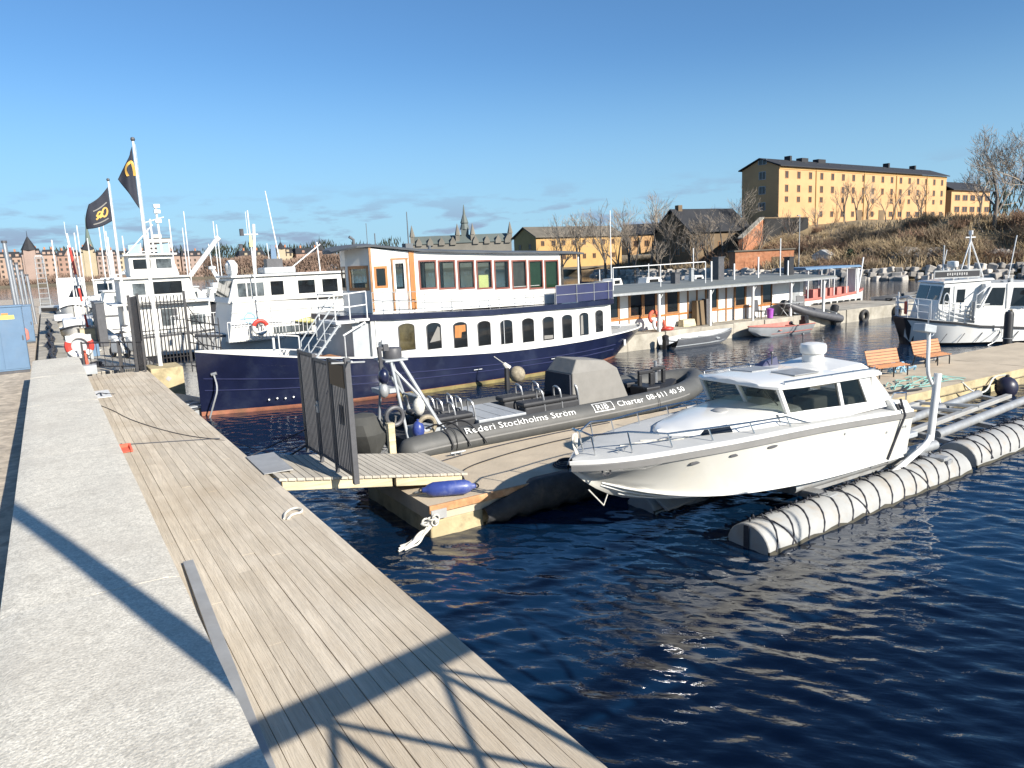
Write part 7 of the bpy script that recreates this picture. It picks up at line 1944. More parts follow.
# boat 3: motor yacht behind boat 2
root = thing('motor_yacht', 'white motor yacht with stepped flybridge behind the railed passenger boat', 'yacht', (14.0, 60.0, 0), math.pi)
ship_hull(root, 12.0, 2.2, 1.9, 2.6, lower='navy')
c = deckhouse(root, [(3.2, 1.9), (4.6, 3.5), (10.5, 3.5), (11.0, 1.9)], 1.9, [(4.6, 6.4, 2.5, 3.2), (6.8, 8.6, 2.5, 3.2), (8.9, 10.0, 2.5, 3.2)], 'saloon', roof=0.15)
w = deckhouse(root, [(5.2, 3.6), (5.9, 4.9), (8.2, 4.9), (8.8, 3.6)], 1.5, [(5.9, 6.9, 4.1, 4.7), (7.1, 8.0, 4.1, 4.7)], 'flybridge', roof=0.1)
mb = MB(); mb.tube([(7.4, 0, 4.9), (7.2, 0, 7.4)], 0.07, 8); mb.tube([(6.7, 0, 6.2), (7.9, 0, 6.2)], 0.04, 6); mb.lathe([(0.3, 5.0), (0.32, 5.3), (0.05, 5.4)], c=(6.6, 0, 0), n=12); mb.build('mast', 'whitemetal', root)
def cruiser(x, y, rz, L, label, z=1.9, blue=False):
    root = thing('motor_cruiser', label, 'motor cruiser', (x, y, 0), rz)
    ship_hull(root, L, L * 0.17, z * 0.8, z * 1.15, lower='navy' if blue else 'black')
    c = deckhouse(root, [(L * 0.28, z * 0.8), (L * 0.40, z + 1.35), (L * 0.82, z + 1.35), (L * 0.86, z * 0.8)], L * 0.14, [(L * 0.42, L * 0.54, z + 0.45, z + 1.05), (L * 0.57, L * 0.68, z + 0.45, z + 1.05), (L * 0.71, L * 0.80, z + 0.45, z + 1.05)], 'cabin', roof=0.1)
    front_windows(c, (L * 0.28, z * 0.8), (L * 0.40, z + 1.35), L * 0.135, 3, 0.5, 0.92)
    mb = MB(); mb.prism([(L * 0.46, z + 1.4), (L * 0.52, z + 2.1), (L * 0.56, z + 2.1), (L * 0.58, z + 1.75), (L * 0.80, z + 1.75), (L * 0.80, z + 1.4)], -L * 0.12, L * 0.12, 'y'); mb.build('flybridge', 'white', c, smooth=0, bevel=0.05)
    mb = MB(); mb.tube([(L * 0.72, -L * 0.11, z + 1.4), (L * 0.78, -L * 0.09, z + 2.7), (L * 0.78, L * 0.09, z + 2.7), (L * 0.72, L * 0.11, z + 1.4)], 0.07, 6); mb.tube([(L * 0.78, 0, z + 2.7), (L * 0.79, 0, z + 4.6)], 0.03, 5); mb.lathe([(0.25, z + 2.75), (0.27, z + 2.95), (0.05, z + 3.0)], c=(L * 0.78, -0.3, 0), n=10); mb.build('radar_arch', 'whitemetal', root)
    mb = MB(); rail_mb(mb, [(0.3, 0.15, z * 1.13), (L * 0.12, L * 0.11, z * 1.05), (L * 0.3, L * 0.155, z * 0.9), (L * 0.5, L * 0.16, z * 0.82)], (0.4, 0.75), 0.025); rail_mb(mb, [(0.3, -0.15, z * 1.13), (L * 0.12, -L * 0.11, z * 1.05), (L * 0.3, -L * 0.155, z * 0.9), (L * 0.5, -L * 0.16, z * 0.82)], (0.4, 0.75), 0.025); mb.build('railing', 'whitemetal', root)
cruiser(14.5, 70.0, math.pi + 0.15, 11.0, 'white motor cruiser with radar arch seen behind the motor yacht', 2.1, True)
cruiser(18.5, 58.0, math.pi - 0.1, 10.0, 'white motor cruiser between the ferry and the passenger boat roofs', 2.0)
cruiser(8.0, 74.0, math.pi / 2 + 0.2, 10.0, 'white motor cruiser showing its bow behind the trawler', 2.0)
cruiser(24.0, 66.0, math.pi + 0.3, 10.5, 'white motor cruiser hidden partly by the ferry wheelhouse', 2.1, True)
cruiser(5.2, 70.0, math.pi / 2, 8.5, 'smaller white cruiser between the trawler and the covered boat', 1.7)
# boat 4: white trawler bow and barrels to the left of the palisade
root = thing('trawler', 'white wooden trawler with orange nets on deck behind the palisade', 'trawler', (3.9, 58.0, 0), -1.45)
root.rotation_euler = (0, 0, math.pi / 2 - 0.1)
ship_hull(root, 13.0, 1.9, 1.9, 2.6)
c = deckhouse(root, [(6.0, 1.8), (6.2, 4.3), (9.2, 4.3), (9.4, 1.8)], 1.3, [(6.5, 7.2, 3.3, 4.0), (7.6, 8.4, 3.3, 4.0)], 'wheelhouse', roof=0.15)
front_windows(c, (6.0, 1.8), (6.2, 4.3), 1.25, 3, 0.6, 0.9)
mb = MB(); rail_mb(mb, [(0.4, 0.7, 2.5), (1.5, 1.3, 2.35), (3.2, 1.8, 2.1), (5.5, 1.85, 1.95)], (0.45, 0.9), 0.02); rail_mb(mb, [(0.4, -0.7, 2.5), (1.5, -1.3, 2.35), (3.2, -1.8, 2.1), (5.5, -1.85, 1.95)], (0.45, 0.9), 0.02); mb.build('railing', 'whitemetal', root)
mb = MB()
for k in range(7): mb.sphere((2.5 + 0.45 * k, 0.9 * math.sin(k * 2.0), 2.25), 0.42, 8, sc=(1, 1, 0.7))
mb.build('net_heap', 'fenderbrown', root)
mb = MB(); mb.tube([(4.6, 0, 2.0), (4.6, 0, 7.4)], 0.09, 8); mb.tube([(4.6, 0, 3.0), (1.2, 0, 6.0)], 0.05, 6); mb.tube([(10.2, 0, 2.0), (10.2, 0, 6.6)], 0.07, 8); mb.build('mast', 'whitemetal', root)
root = thing('grey_container', 'dark grey equipment box standing on the jetty behind the railing', 'container', (2.05, 41.0, 1.16))
mb = MB(); mb.bb(-0.08, 0.30, 0, 3.5, 0, 2.1); mb.build('box_body', 'irongrey', root, smooth=0, bevel=0.02); mb = MB(); mb.bb(-0.11, 0.33, -0.04, 3.54, 2.1, 2.16); mb.build('lid', 'roofgrey', root, smooth=0)
for i, (x, y, h) in enumerate(((1.0, 34.0, 1.0), (2.9, 33.2, 1.1), (3.0, 39.5, 1.0))):
    root = thing('bollard', ['black mooring bollard at the jetty edge beside the life buoy', 'grey power pedestal on the jetty behind the palisade', 'white power pedestal farther along the jetty'][i], 'bollard', (x, y, 1.16))
    mb = MB()
    if i == 0: mb.lathe([(0.14, 0), (0.10, 0.1), (0.10, 0.35), (0.18, 0.42), (0.16, 0.5), (0.02, 0.52)], n=14)
    else: mb.bb(-0.12, 0.12, -0.1, 0.1, 0, h)
    mb.build('body', ['black', 'galv', 'white'][i], root, smooth=30)
    mb = MB(); mb.lathe([(0.15, h * 0.5 if i == 0 else h), (0.16, (h * 0.5 if i == 0 else h) + 0.05), (0.02, (h * 0.5 if i == 0 else h) + 0.08)], n=12); mb.build('cap', 'irongrey', root)
r5 = random.Random(12)
for k in range(3):
    mb = MB(); cx, cy = (1.3, 2.4, 1.6)[k], (32.0, 35.8, 38.5)[k]
    for j in range(6): mb.ring((cx + r5.uniform(-0.04, 0.04), cy + r5.uniform(-0.04, 0.04), 1.18 + 0.03 * j), 0.26 - 0.015 * j, 0.02, 'z', 16, 5)
    tag(mb.build('coiled_rope', 'rope' if k else 'ropedark'), ['coil of dark rope on the jetty just behind the low railing', 'coil of pale rope beside the white scooters on the jetty', 'farther coil of pale rope on the jetty beside the grey box'][k], 'rope coil')
for i, (x, y, w_, d_, h_) in enumerate(((1.1, 36.2, 0.6, 0.8, 0.55), (1.25, 43.0, 0.7, 0.5, 0.8))):
    root = thing('deck_crate', ['blue plastic crate on the jetty left of the scooters', 'brown wooden crate on the jetty near the red and white boom'][i], 'crate', (x, y, 1.16), 0.2)
    mb = MB(); mb.bb(0, w_, 0, d_, 0, h_); mb.build('crate_body', 'cabinet' if i == 0 else 'beamwood', root, smooth=0, bevel=0.02)
    mb = MB(); mb.bb(-0.02, w_ + 0.02, -0.02, d_ + 0.02, h_, h_ + 0.05); mb.build('lid', 'irongrey' if i == 0 else 'oldwood', root, smooth=0)
for i, x in enumerate((0, 0.6)):
    root = thing('scooter', ['white scooter parked on the jetty, nearer the grey equipment box', 'white scooter parked on the jetty, nearer the palisade'][i], 'scooter', (2.2, 34.6, 1.16), 0.4)
    mb = MB(); mb.hexa([(x, -0.6, 0.2), (x + 0.25, -0.6, 0.2), (x + 0.25, 0.5, 0.2), (x, 0.5, 0.2)], [(x, -0.5, 0.5), (x + 0.25, -0.5, 0.5), (x + 0.25, 0.3, 0.95), (x, 0.3, 0.95)]); mb.build('body', 'white', root, smooth=0, bevel=0.06)
    for y in (-0.6, 0.5):
        mb = MB(); mb.ring((x + 0.12, y, 0.24), 0.19, 0.06, 'x', 14, 6); mb.build('wheel', 'black', root)
    mb = MB(); mb.tube([(x + 0.12, -0.55, 0.4), (x + 0.12, -0.35, 1.05)], 0.03, 6); mb.tube([(x - 0.1, -0.35, 1.05), (x + 0.35, -0.35, 1.05)], 0.02, 6); mb.build('handlebar', 'black', root)
root = thing('bicycle', 'dark bicycle parked on the jetty edge behind the scooters', 'bicycle', (2.75, 37.0, 1.16), 0.2)
for y in (0, 1.0):
    mb = MB(); mb.ring((0, y, 0.34), 0.32, 0.025, 'x', 20, 5); mb.build('wheel', 'black', root)
mb = MB(); mb.tube([(0, 0, 0.34), (0, 0.25, 0.85), (0, 0.75, 0.8), (0, 1.0, 0.34), (0, 0.5, 0.3), (0, 0.25, 0.85)], 0.02, 6); mb.tube([(-0.25, 0.72, 1.0), (0.25, 0.72, 1.0)], 0.02, 6); mb.build('bicycle_frame', 'irongrey', root)
mb = MB(); mb.bb(-0.07, 0.07, 0.1, 0.4, 0.86, 0.93); mb.build('saddle', 'black', root, smooth=0)
# boat 5: small speedboat and white-green sail boat along the ledge
root = thing('speedboat', 'white boat with raised triangular bow cover along the chain ledge', 'boat', (1.9, 74.0, 0), math.pi / 2 - 0.05)
ship_hull(root, 9.0, 1.5, 1.6, 2.3)
mb = MB(); mb.prism([(1.6, 1.7), (3.2, 4.6), (3.8, 4.6), (4.6, 3.3), (8.0, 3.2), (8.4, 1.6)], -1.1, 1.1, 'y'); c = mb.build('cabin', 'white', root, smooth=0, bevel=0.05)
mb = MB(); mb.prism([(3.3, 3.3), (3.7, 4.0), (4.2, 3.3)], -1.12, -1.102, 'y'); mb.prism([(5.0, 2.4), (5.2, 2.95), (7.5, 2.9), (7.6, 2.4)], -1.12, -1.102, 'y'); mb.build('window', 'darkglass', c, smooth=0)
mb = MB(); mb.hexa([(2.20, -0.9, 2.9), (2.36, -0.9, 2.9), (2.36, 0.3, 2.9), (2.20, 0.3, 2.9)], [(2.76, -0.9, 3.9), (2.90, -0.9, 3.9), (2.90, -0.2, 3.9), (2.76, -0.2, 3.9)]); mb.build('front_window', 'darkglass', c, smooth=0)
root = thing('day_boat', 'small white and green day boat moored beside the stone ledge', 'boat', (1.5, 50.5, 0), math.pi / 2)
ship_hull(root, 7.0, 1.15, 1.35, 1.8)
mb = MB(); mb.prism([(1.2, 1.4), (2.4, 2.0), (4.2, 2.1), (4.5, 1.3)], -0.8, 0.8, 'y'); c = mb.build('cabin', 'white', root, smooth=0, bevel=0.08)
for x in (1.9, 2.7, 3.5):
    mb = MB(); mb.box((x, -0.81, 1.75), (0.5, 0.02, 0.22)); mb.build('window', 'green', c, smooth=0)
mb = MB(); mb.tube([(2.6, 0, 2.0), (2.6, 0, 6.2)], 0.05, 6); mb.build('mast', 'whitemetal', root)
mb = MB(); mb.bb(4.8, 6.6, -0.7, 0.7, 1.3, 1.6); mb.build('cockpit_cover', 'redpale', root, smooth=0)
root = thing('day_boat', 'white open boat with dark gear nearest the life buoy', 'boat', (1.35, 33.0, 0), math.pi / 2)
root.location = (0.95, 62.0, 0.0)
ship_hull(root, 6.0, 1.0, 1.2, 1.6)
mb = MB(); mb.prism([(2.0, 1.2), (2.4, 1.9), (3.4, 1.9), (3.8, 1.2)], -0.6, 0.6, 'y'); mb.build('cabin', 'white', root, smooth=0, bevel=0.05)
# sailing masts and far boats
for i, (px_, y, h) in enumerate(((3.0, 92, 9), (4.5, 100, 8), (6.0, 96, 10), (9.0, 110, 9), (12.5, 105, 11), (16.5, 98, 9), (19, 112, 12), (7.6, 85, 8), (3.2, 80, 7), (5.2, 88, 8), (8.4, 93, 9), (10.6, 86, 7.5), (13.2, 92, 8.5), (15.0, 84, 9), (18.0, 90, 8), (21.5, 95, 9), (11.5, 118, 12), (24.0, 105, 10))):
    root = thing('moored_boat', 'distant white moored boat with a thin mast in the left basin', 'boat', (px_, y, 0), 1.3 + 0.1 * i, 'distant boats in the left basin')
    L_ = 7 + (i % 3)
    stn = []
    for t in (0, 0.1, 0.35, 0.8, 1.0):
        w = 1.2 * min(1, (t / 0.4) ** 0.6) if t > 0 else 0.02
        stn.append([(L_ * t, 0, -0.2), (L_ * t, w * 0.85, 0.0), (L_ * t, w, 1.3 - 0.2 * t), (L_ * t, max(0.004, w - 0.08), 1.3 - 0.2 * t)])
    hull_shell(stn, [0, 0, 1], ['white', 'geldeck'], 'hull', root)
    mb = MB(); mb.prism([(L_ * 0.25, 1.1), (L_ * 0.35, 2.0 + 0.3 * (i % 2)), (L_ * 0.7, 2.0 + 0.3 * (i % 2)), (L_ * 0.72, 1.1)], -0.8, 0.8, 'y'); cbn = mb.build('cabin', 'white' if i % 3 else 'aluflat', root, smooth=0)
    mb = MB(); mb.bb(L_ * 0.38, L_ * 0.66, -0.82, -0.803, 1.5, 1.85); mb.bb(L_ * 0.38, L_ * 0.66, 0.803, 0.82, 1.5, 1.85); mb.build('window', 'darkglass', cbn, smooth=0)
    mb = MB(); mb.tube([(L_ * 0.45, 0, 1.9), (L_ * 0.45, 0, 1.2 + h)], 0.06, 6); mb.build('mast', 'whitemetal', root)
for i, x in enumerate((0, 3.0)):
    root = thing('pennant_pole', ['pale blue pennant on a pole beyond the trawler, the left one of two', 'pale blue pennant on a pole beyond the trawler, the right one of two'][i], 'pennant', (10.0, 96, 0))
    mb = MB(); mb.tube([(x, 0, 0), (x, 0, 8.2)], 0.06, 6); mb.build('pole_shaft', 'whitemetal', root)
    mb = MB(); mb.hexa([(x - 1.3, 0, 7.0), (x, 0, 7.0), (x, 0.05, 7.0), (x - 1.3, 0.05, 7.0)], [(x - 1.3, 0, 8.0), (x, 0, 8.1), (x, 0.05, 8.1), (x - 1.3, 0.05, 8.0)]); mb.build('pennant', 'skyblue', root, smooth=0)
# ------------------------------------------------------------------ the island across the channel
def shore_x(y):            # waterline of the island
    return interp(y, [(-40, 125), (20, 112), (40, 95), (48, 91.5), (56, 87.0), (73, 88.0), (90, 91), (100, 93), (115, 97), (160, 112), (260, 150)])
def hill_z(x, y):
    d = x - shore_x(y)
    if d < 0: return -1.0 + 0.0
    top = interp(y, [(-40, 8.0), (30, 7.2), (48, 7.4), (75, 7.9), (88, 9.2), (96, 8.6), (102, 6.5), (110, 5.0), (125, 4.2), (160, 4.0), (260, 4)])
    run = interp(y, [(-40, 30), (48, 17), (75, 26), (92, 22), (105, 26), (130, 30), (260, 40)])
    t = min(1, max(0, (d - 6.0) / run))
    z = 1.35 * min(1, d / 1.5) + (top - 1.35) * (t * t * (3 - 2 * t))
    z -= 5.0 * math.exp(-((x - 117) / 8.0) ** 2 - ((y - 88.0) / 4.0) ** 2)
    rough = 0.55 * math.sin(x * 0.55 + 1.3 * math.sin(y * 0.31)) * math.sin(y * 0.47 + x * 0.13) + 0.3 * math.sin(x * 1.3 + y * 0.9) * math.sin(y * 1.1 - x * 0.4)
    return z + rough * min(1, max(0, (d - 4) / 6)) * (1.0 if t < 0.98 else 0.25)
ys_ = np.concatenate([np.arange(-40, 20, 6), np.arange(20, 130, 1.6), np.arange(130, 260, 8)])
ds_ = np.concatenate([[-3, 0.0, 0.8, 1.6, 3], np.arange(4.5, 60, 1.5), [70, 90, 120, 170, 240, 320]])
vs = [(shore_x(y) + d, float(y), hill_z(shore_x(y) + d, y)) for y in ys_ for d in ds_]
n = len(ds_)
fs = [(i * n + j, i * n + j + 1, (i + 1) * n + j + 1, (i + 1) * n + j) for i in range(len(ys_) - 1) for j in range(n - 1)]
mb = MB(); mb.add(vs, fs); structure(mb.build('hill', 'hill', smooth=180))
# stone embankment of rough blocks
mb = MB(); r = random.Random(21)
y = 20.0
while y < 128:
    for row in range(3):
        s = r.uniform(0.55, 1.15)
        x = shore_x(y) - 0.5 + row * 0.65 + r.uniform(-0.2, 0.2)
        c = (x, y + r.uniform(-0.3, 0.3), 0.15 + row * 0.52 + r.uniform(-0.12, 0.12))
        m_ = Matrix.Translation(c) @ Matrix.Rotation(r.uniform(0, 6), 4, 'Z') @ Matrix.Rotation(r.uniform(-0.4, 0.4), 4, 'X')
        pts = [m_ @ Vector((a * s * r.uniform(0.4, 0.62), b_ * s * r.uniform(0.4, 0.62), e * s * r.uniform(0.3, 0.48))) for e in (-1, 1) for a, b_ in ((-1, -1), (1, -1), (1, 1), (-1, 1))]
        mb.add(pts, [(0, 3, 2, 1), (4, 5, 6, 7), (0, 1, 5, 4), (1, 2, 6, 5), (2, 3, 7, 6), (3, 0, 4, 7)])
    y += r.uniform(0.6, 0.9)
o = mb.build('rock_embankment', 'rocks', smooth=0, bevel=0.08, seg=1); o['kind'] = 'stuff'

def facade_windows(parent, p0, d_, nrm, cells, proto, proud=0.03):
    for (u, z, w, h) in cells:
        o = bpy.data.objects.new('window', proto)
        COL.objects.link(o); o.parent = parent
        c = p0 + d_ * u + nrm * proud
        o.matrix_local = Matrix.Translation((c.x, c.y, z)) @ Matrix.Rotation(math.atan2(d_.y, d_.x), 4, 'Z') @ Matrix.Diagonal((w, 1, h, 1))
def win_proto(pane='winfar', frame=None):
    """Unit window one metre wide and high: a sunk pane in a thin raised frame, in the x-z plane facing -y."""
    mb = MB()
    mb.bb(-0.42, 0.42, -0.01, 0.02, -0.44, 0.44, 0)
    for a in ((-0.5, -0.42, -0.5, 0.5), (0.42, 0.5, -0.5, 0.5), (-0.42, 0.42, 0.44, 0.5), (-0.42, 0.42, -0.5, -0.44)):
        mb.bb(a[0], a[1], -0.04, 0.02, a[2], a[3], 1)
    mb.bb(-0.03, 0.03, -0.03, -0.0101, -0.44, 0.44, 1)
    o = mb.build('window_shape', [pane, frame or 'darktimber'], None, smooth=0)
    me = o.data; bpy.data.objects.remove(o)
    return me
WP = win_proto('winfar', 'brownframe')
WPg = win_proto('winfar', 'galv')

# long yellow building on the plateau
root = thing('yellow_building', 'long ochre four-storey building with dark roof on top of the hill', 'building', (117.8, 92.9, 9.2), 0.07)
BL, BW, BH = 66.5, 8.2, 10.25
mb = MB(); mb.bb(0, BL, 0, BW, -3.0, BH); mb.prism([(0, BH), (BW, BH), (BW / 2, BH + 1.7)], 0.0, 0.35, 'x'); wall_ = mb.build('wall', 'ochre', root, smooth=0)
mb = MB(); mb.hexa([(-0.4, -0.6, BH - 0.05), (BL + 0.4, -0.6, BH - 0.05), (BL + 0.4, BW / 2, BH + 1.75), (-0.4, BW / 2, BH + 1.75)], [(-0.4, -0.6, BH + 0.15), (BL + 0.4, -0.6, BH + 0.15), (BL + 0.4, BW / 2, BH + 1.95), (-0.4, BW / 2, BH + 1.95)])
mb.hexa([(-0.4, BW / 2, BH + 1.75), (BL + 0.4, BW / 2, BH + 1.75), (BL + 0.4, BW + 0.6, BH - 0.05), (-0.4, BW + 0.6, BH - 0.05)], [(-0.4, BW / 2, BH + 1.95), (BL + 0.4, BW / 2, BH + 1.95), (BL + 0.4, BW + 0.6, BH + 0.15), (-0.4, BW + 0.6, BH + 0.15)])
rf = mb.build('roof', 'slate', root, smooth=0)
for x, w, h in ((12.5, 2.2, -0.2), (18.3, 2.6, -0.2), (8.5, 0.6, 0.1), (46, 0.6, 0.2), (58, 0.6, 0.1)):
    mb = MB(); mb.bb(x, x + w, BW / 2 - 0.7, BW / 2 + 0.6, BH + 1.5, BH + 2.6 + h * 0.75); mb.build('chimney', 'slate', rf, smooth=0)
for k in range(15):
    x = 3 + k * 4.3
    mb = MB(); mb.prism([(1.6, BH + 0.6), (2.3, BH + 1.35), (2.9, BH + 1.2)], x, x + 0.7, 'x'); mb.build('roof_hatch', 'slate', rf, smooth=0)
cells = []
for row, z in enumerate((1.55, 4.3, 6.1, 8.8)):
    for k in range(17):
        u = 2.4 + k * 3.87
        if row == 0 and k < 3: continue
        if row == 1 and k < 0: continue
        w, h = (1.05, 1.35)
        if row == 0: w, h = 1.7 if k > 9 else 1.1, 1.15
        if row == 1 and k in (9, 4): continue
        cells.append((u, z + (0.2 if row == 2 else 0), w, h * (0.8 if row == 1 else 1)))
facade_windows(wall_, Vector((0, 0, 0)), Vector((1, 0, 0)), Vector((0, -1, 0)), cells, WP, 0.02)
facade_windows(wall_, Vector((0, BW, 0)), Vector((0, -1, 0)), Vector((-1, 0, 0)), [(4.6, z, 1.5, 1.5) for z in (3.2, 6.2, 8.9)] + [(4.6, 11.4, 1.9, 1.0)], WPg, 0.02)
mb = MB()
for u in (12.0, 29.7, 43.0, 56.8): mb.tube([(u, -0.12, -1), (u, -0.12, BH)], 0.09, 6)
mb.bb(0.005, BL - 0.005, -0.10, -0.003, BH - 0.5, BH - 0.12); mb.build('downpipe', 'ochreold', wall_, smooth=0)
for u in (27, 36):
    mb = MB(); mb.bb(u, u + 2.2, -0.08, -0.004, -0.4, 2.4); mb.build('door', 'darktimber', wall_, smooth=0)
# lower extension
root = thing('yellow_building', 'lower two-storey ochre wing at the right end of the long hilltop building', 'building', (189.5, 99.0, 9.6), 0.05)
mb = MB(); mb.bb(0, 20.5, 0, 8, -3, 7.0); wl_ = mb.build('wall', 'ochre', root, smooth=0)
mb = MB(); mb.hexa([(-0.3, -0.6, 6.9), (20.9, -0.6, 6.9), (20.9, 4, 9.2), (-0.3, 4, 9.2)], [(-0.3, -0.6, 7.15), (20.9, -0.6, 7.15), (20.9, 4, 9.45), (-0.3, 4, 9.45)]); mb.hexa([(-0.3, 4, 9.2), (20.9, 4, 9.2), (20.9, 8.6, 6.9), (-0.3, 8.6, 6.9)], [(-0.3, 4, 9.45), (20.9, 4, 9.45), (20.9, 8.6, 7.15), (-0.3, 8.6, 7.15)]); mb.build('roof', 'slate', root, smooth=0)
facade_windows(wl_, Vector((0, 0, 0)), Vector((1, 0, 0)), Vector((0, -1, 0)), [(3.0 + k * 4.0, z, 2.7, 1.4) for k in range(5) for z in (2.4, 5.2)], WP, 0.02)
# dark timber house and retaining walls
root = thing('timber_house', 'dark brown barn-like house with slate roof left of the yellow building', 'house', (98.5, 96.5, 3.7), -0.10)
mb = MB(); mb.bb(0, 14, 0, 10, -3, 4.4); mb.prism([(0, 4.4), (10, 4.4), (5, 8.3)], 0.0, 0.4, 'x'); wl_ = mb.build('wall', 'darktimber', root, smooth=0)
mb = MB(); mb.hexa([(-0.5, -0.6, 4.2), (14.5, -0.6, 4.2), (14.5, 5, 8.4), (-0.5, 5, 8.4)], [(-0.5, -0.6, 4.4), (14.5, -0.6, 4.4), (14.5, 5, 8.65), (-0.5, 5, 8.65)]); mb.hexa([(-0.5, 5, 8.4), (14.5, 5, 8.4), (14.5, 10.6, 4.2), (-0.5, 10.6, 4.2)], [(-0.5, 5, 8.65), (14.5, 5, 8.65), (14.5, 10.6, 4.4), (-0.5, 10.6, 4.4)])
rf = mb.build('roof', 'slate', root, smooth=0)
mb = MB(); mb.bb(1.0, 1.9, 4.4, 5.4, 8.0, 9.3); mb.build('chimney', 'darktimber', rf, smooth=0)
facade_windows(wl_, Vector((0, 10, 0)), Vector((0, -1, 0)), Vector((-1, 0, 0)), [(3.0, 1.6, 1.0, 1.9), (6.6, 1.4, 1.3, 2.6), (8.2, 1.6, 1.0, 1.8)], WP, 0.02)
facade_windows(wl_, Vector((0, 0, 0)), Vector((1, 0, 0)), Vector((0, -1, 0)), [(2.6, 1.8, 1.1, 1.4), (7.0, 1.8, 1.1, 1.4), (11, 1.8, 1.1, 1.4)], WP, 0.02)
root = thing('retaining_wall', 'sloping red brick retaining wall stepping down from the yellow building', 'brick wall', (0, 0, 0))
mb = MB(); mb.hexa([(98.4, 84.6, 2), (112.5, 92.0, 3), (112.3, 92.6, 3), (98.1, 85.2, 2)], [(98.4, 84.6, 6.3), (112.5, 92.0, 10.0), (112.3, 92.6, 10.0), (98.1, 85.2, 6.3)]); w_ = mb.build('brickwork', 'brick', root, smooth=0)
mb = MB(); mb.hexa([(98.3, 84.45, 6.3), (112.6, 91.8, 10.0), (112.3, 92.7, 10.0), (98.0, 85.3, 6.3)], [(98.3, 84.45, 6.5), (112.6, 91.8, 10.2), (112.3, 92.7, 10.2), (98.0, 85.3, 6.5)]); mb.build('coping', 'quaystone', root, smooth=0)
root = thing('rampart_wall', 'shaded dark stone rampart under the end of the long yellow building', 'wall', (112.4, 91.6, 0))
mb = MB(); mb.bb(0, 12.5, 0, 1.0, 2.0, 9.9); mb.build('stonework', 'shadedstone', root, smooth=0, bevel=0.05); mb = MB(); mb.bb(-0.1, 12.6, -0.12, 1.1, 9.9, 10.1); mb.build('coping', 'darktimber', root, smooth=0)  # near-black stonework: shade painted into the sunlit face
root = thing('brick_outhouse', 'small low red brick building at the foot of the slope', 'brick house', (89.8, 78.6, 1.2), -0.55)
mb = MB(); mb.bb(0, 9.0, 0, 3, 0, 3.0); w_ = mb.build('wall', 'brick', root, smooth=0); mb = MB(); mb.bb(-0.2, 9.2, -0.2, 3.2, 3.0, 3.2); mb.build('roof', 'slatebrown', root, smooth=0)
mb = MB(); mb.bb(5.6, 7.0, -0.05, -0.004, 0.0, 2.0); mb.build('door', 'darktimber', w_, smooth=0)
mb = MB(); mb.prism([(1.4, 0.1), (3.4, 0.1), (3.4, 1.5), (2.4, 2.1), (1.4, 1.5)], -0.05, -0.004, 'y'); mb.build('arch_panel', 'brick', w_, smooth=0)
# long old yellow house on the left of the island
root = thing('old_warehouse', 'old pale yellow long house with brown hipped roof behind bare trees', 'house', (95.0, 140.3, 2.2), 0.02)
mb = MB(); mb.bb(0, 25.5, 0, 9, 0, 7.0); mb.prism([(0, 7.0), (9, 7.0), (4.5, 9.3)], 0, 0.4, 'x'); wl_ = mb.build('wall', 'ochreold', root, smooth=0)
mb = MB(); mb.hexa([(-0.5, -0.6, 6.9), (26, -0.6, 6.9), (26, 4.5, 9.3), (-0.5, 4.5, 9.3)], [(-0.5, -0.6, 7.1), (26, -0.6, 7.1), (26, 4.5, 9.55), (-0.5, 4.5, 9.55)]); mb.hexa([(-0.5, 4.5, 9.3), (26, 4.5, 9.3), (26, 9.6, 6.9), (-0.5, 9.6, 6.9)], [(-0.5, 4.5, 9.55), (26, 4.5, 9.55), (26, 9.6, 7.1), (-0.5, 9.6, 7.1)]); mb.build('roof', 'slatebrown', root, smooth=0)
facade_windows(wl_, Vector((0, 0, 0)), Vector((1, 0, 0)), Vector((0, -1, 0)), [(1.8 + k * 3.0, z, 1.0, 1.2) for k in range(8) for z in (2.4, 5.6)], WP, 0.02)
facade_windows(wl_, Vector((0, 9, 0)), Vector((0, -1, 0)), Vector((-1, 0, 0)), [(2.5, 5.0, 1.0, 1.2), (6.5, 5.0, 1.0, 1.2), (2.5, 2.4, 1.0, 1.2), (6.5, 2.4, 1.0, 1.2)], WP, 0.02)
root = thing('garden_house', 'small yellow house between the old long house and the dark barn', 'house', (101, 116, 4.4), -0.5)
mb = MB(); mb.bb(0, 7.5, 0, 6, 0, 4.0); wl_ = mb.build('wall', 'ochre', root, smooth=0)
mb = MB(); mb.prism([(-0.4, 3.95), (6.4, 3.95), (3, 6.2)], -0.3, 7.8, 'x'); mb.build('roof', 'slate', root, smooth=0)
facade_windows(wl_, Vector((0, 0, 0)), Vector((1, 0, 0)), Vector((0, -1, 0)), [(1.6, 2.2, 0.9, 1.2), (3.8, 2.2, 0.9, 1.2), (5.9, 2.2, 0.9, 1.2)], WP, 0.02)

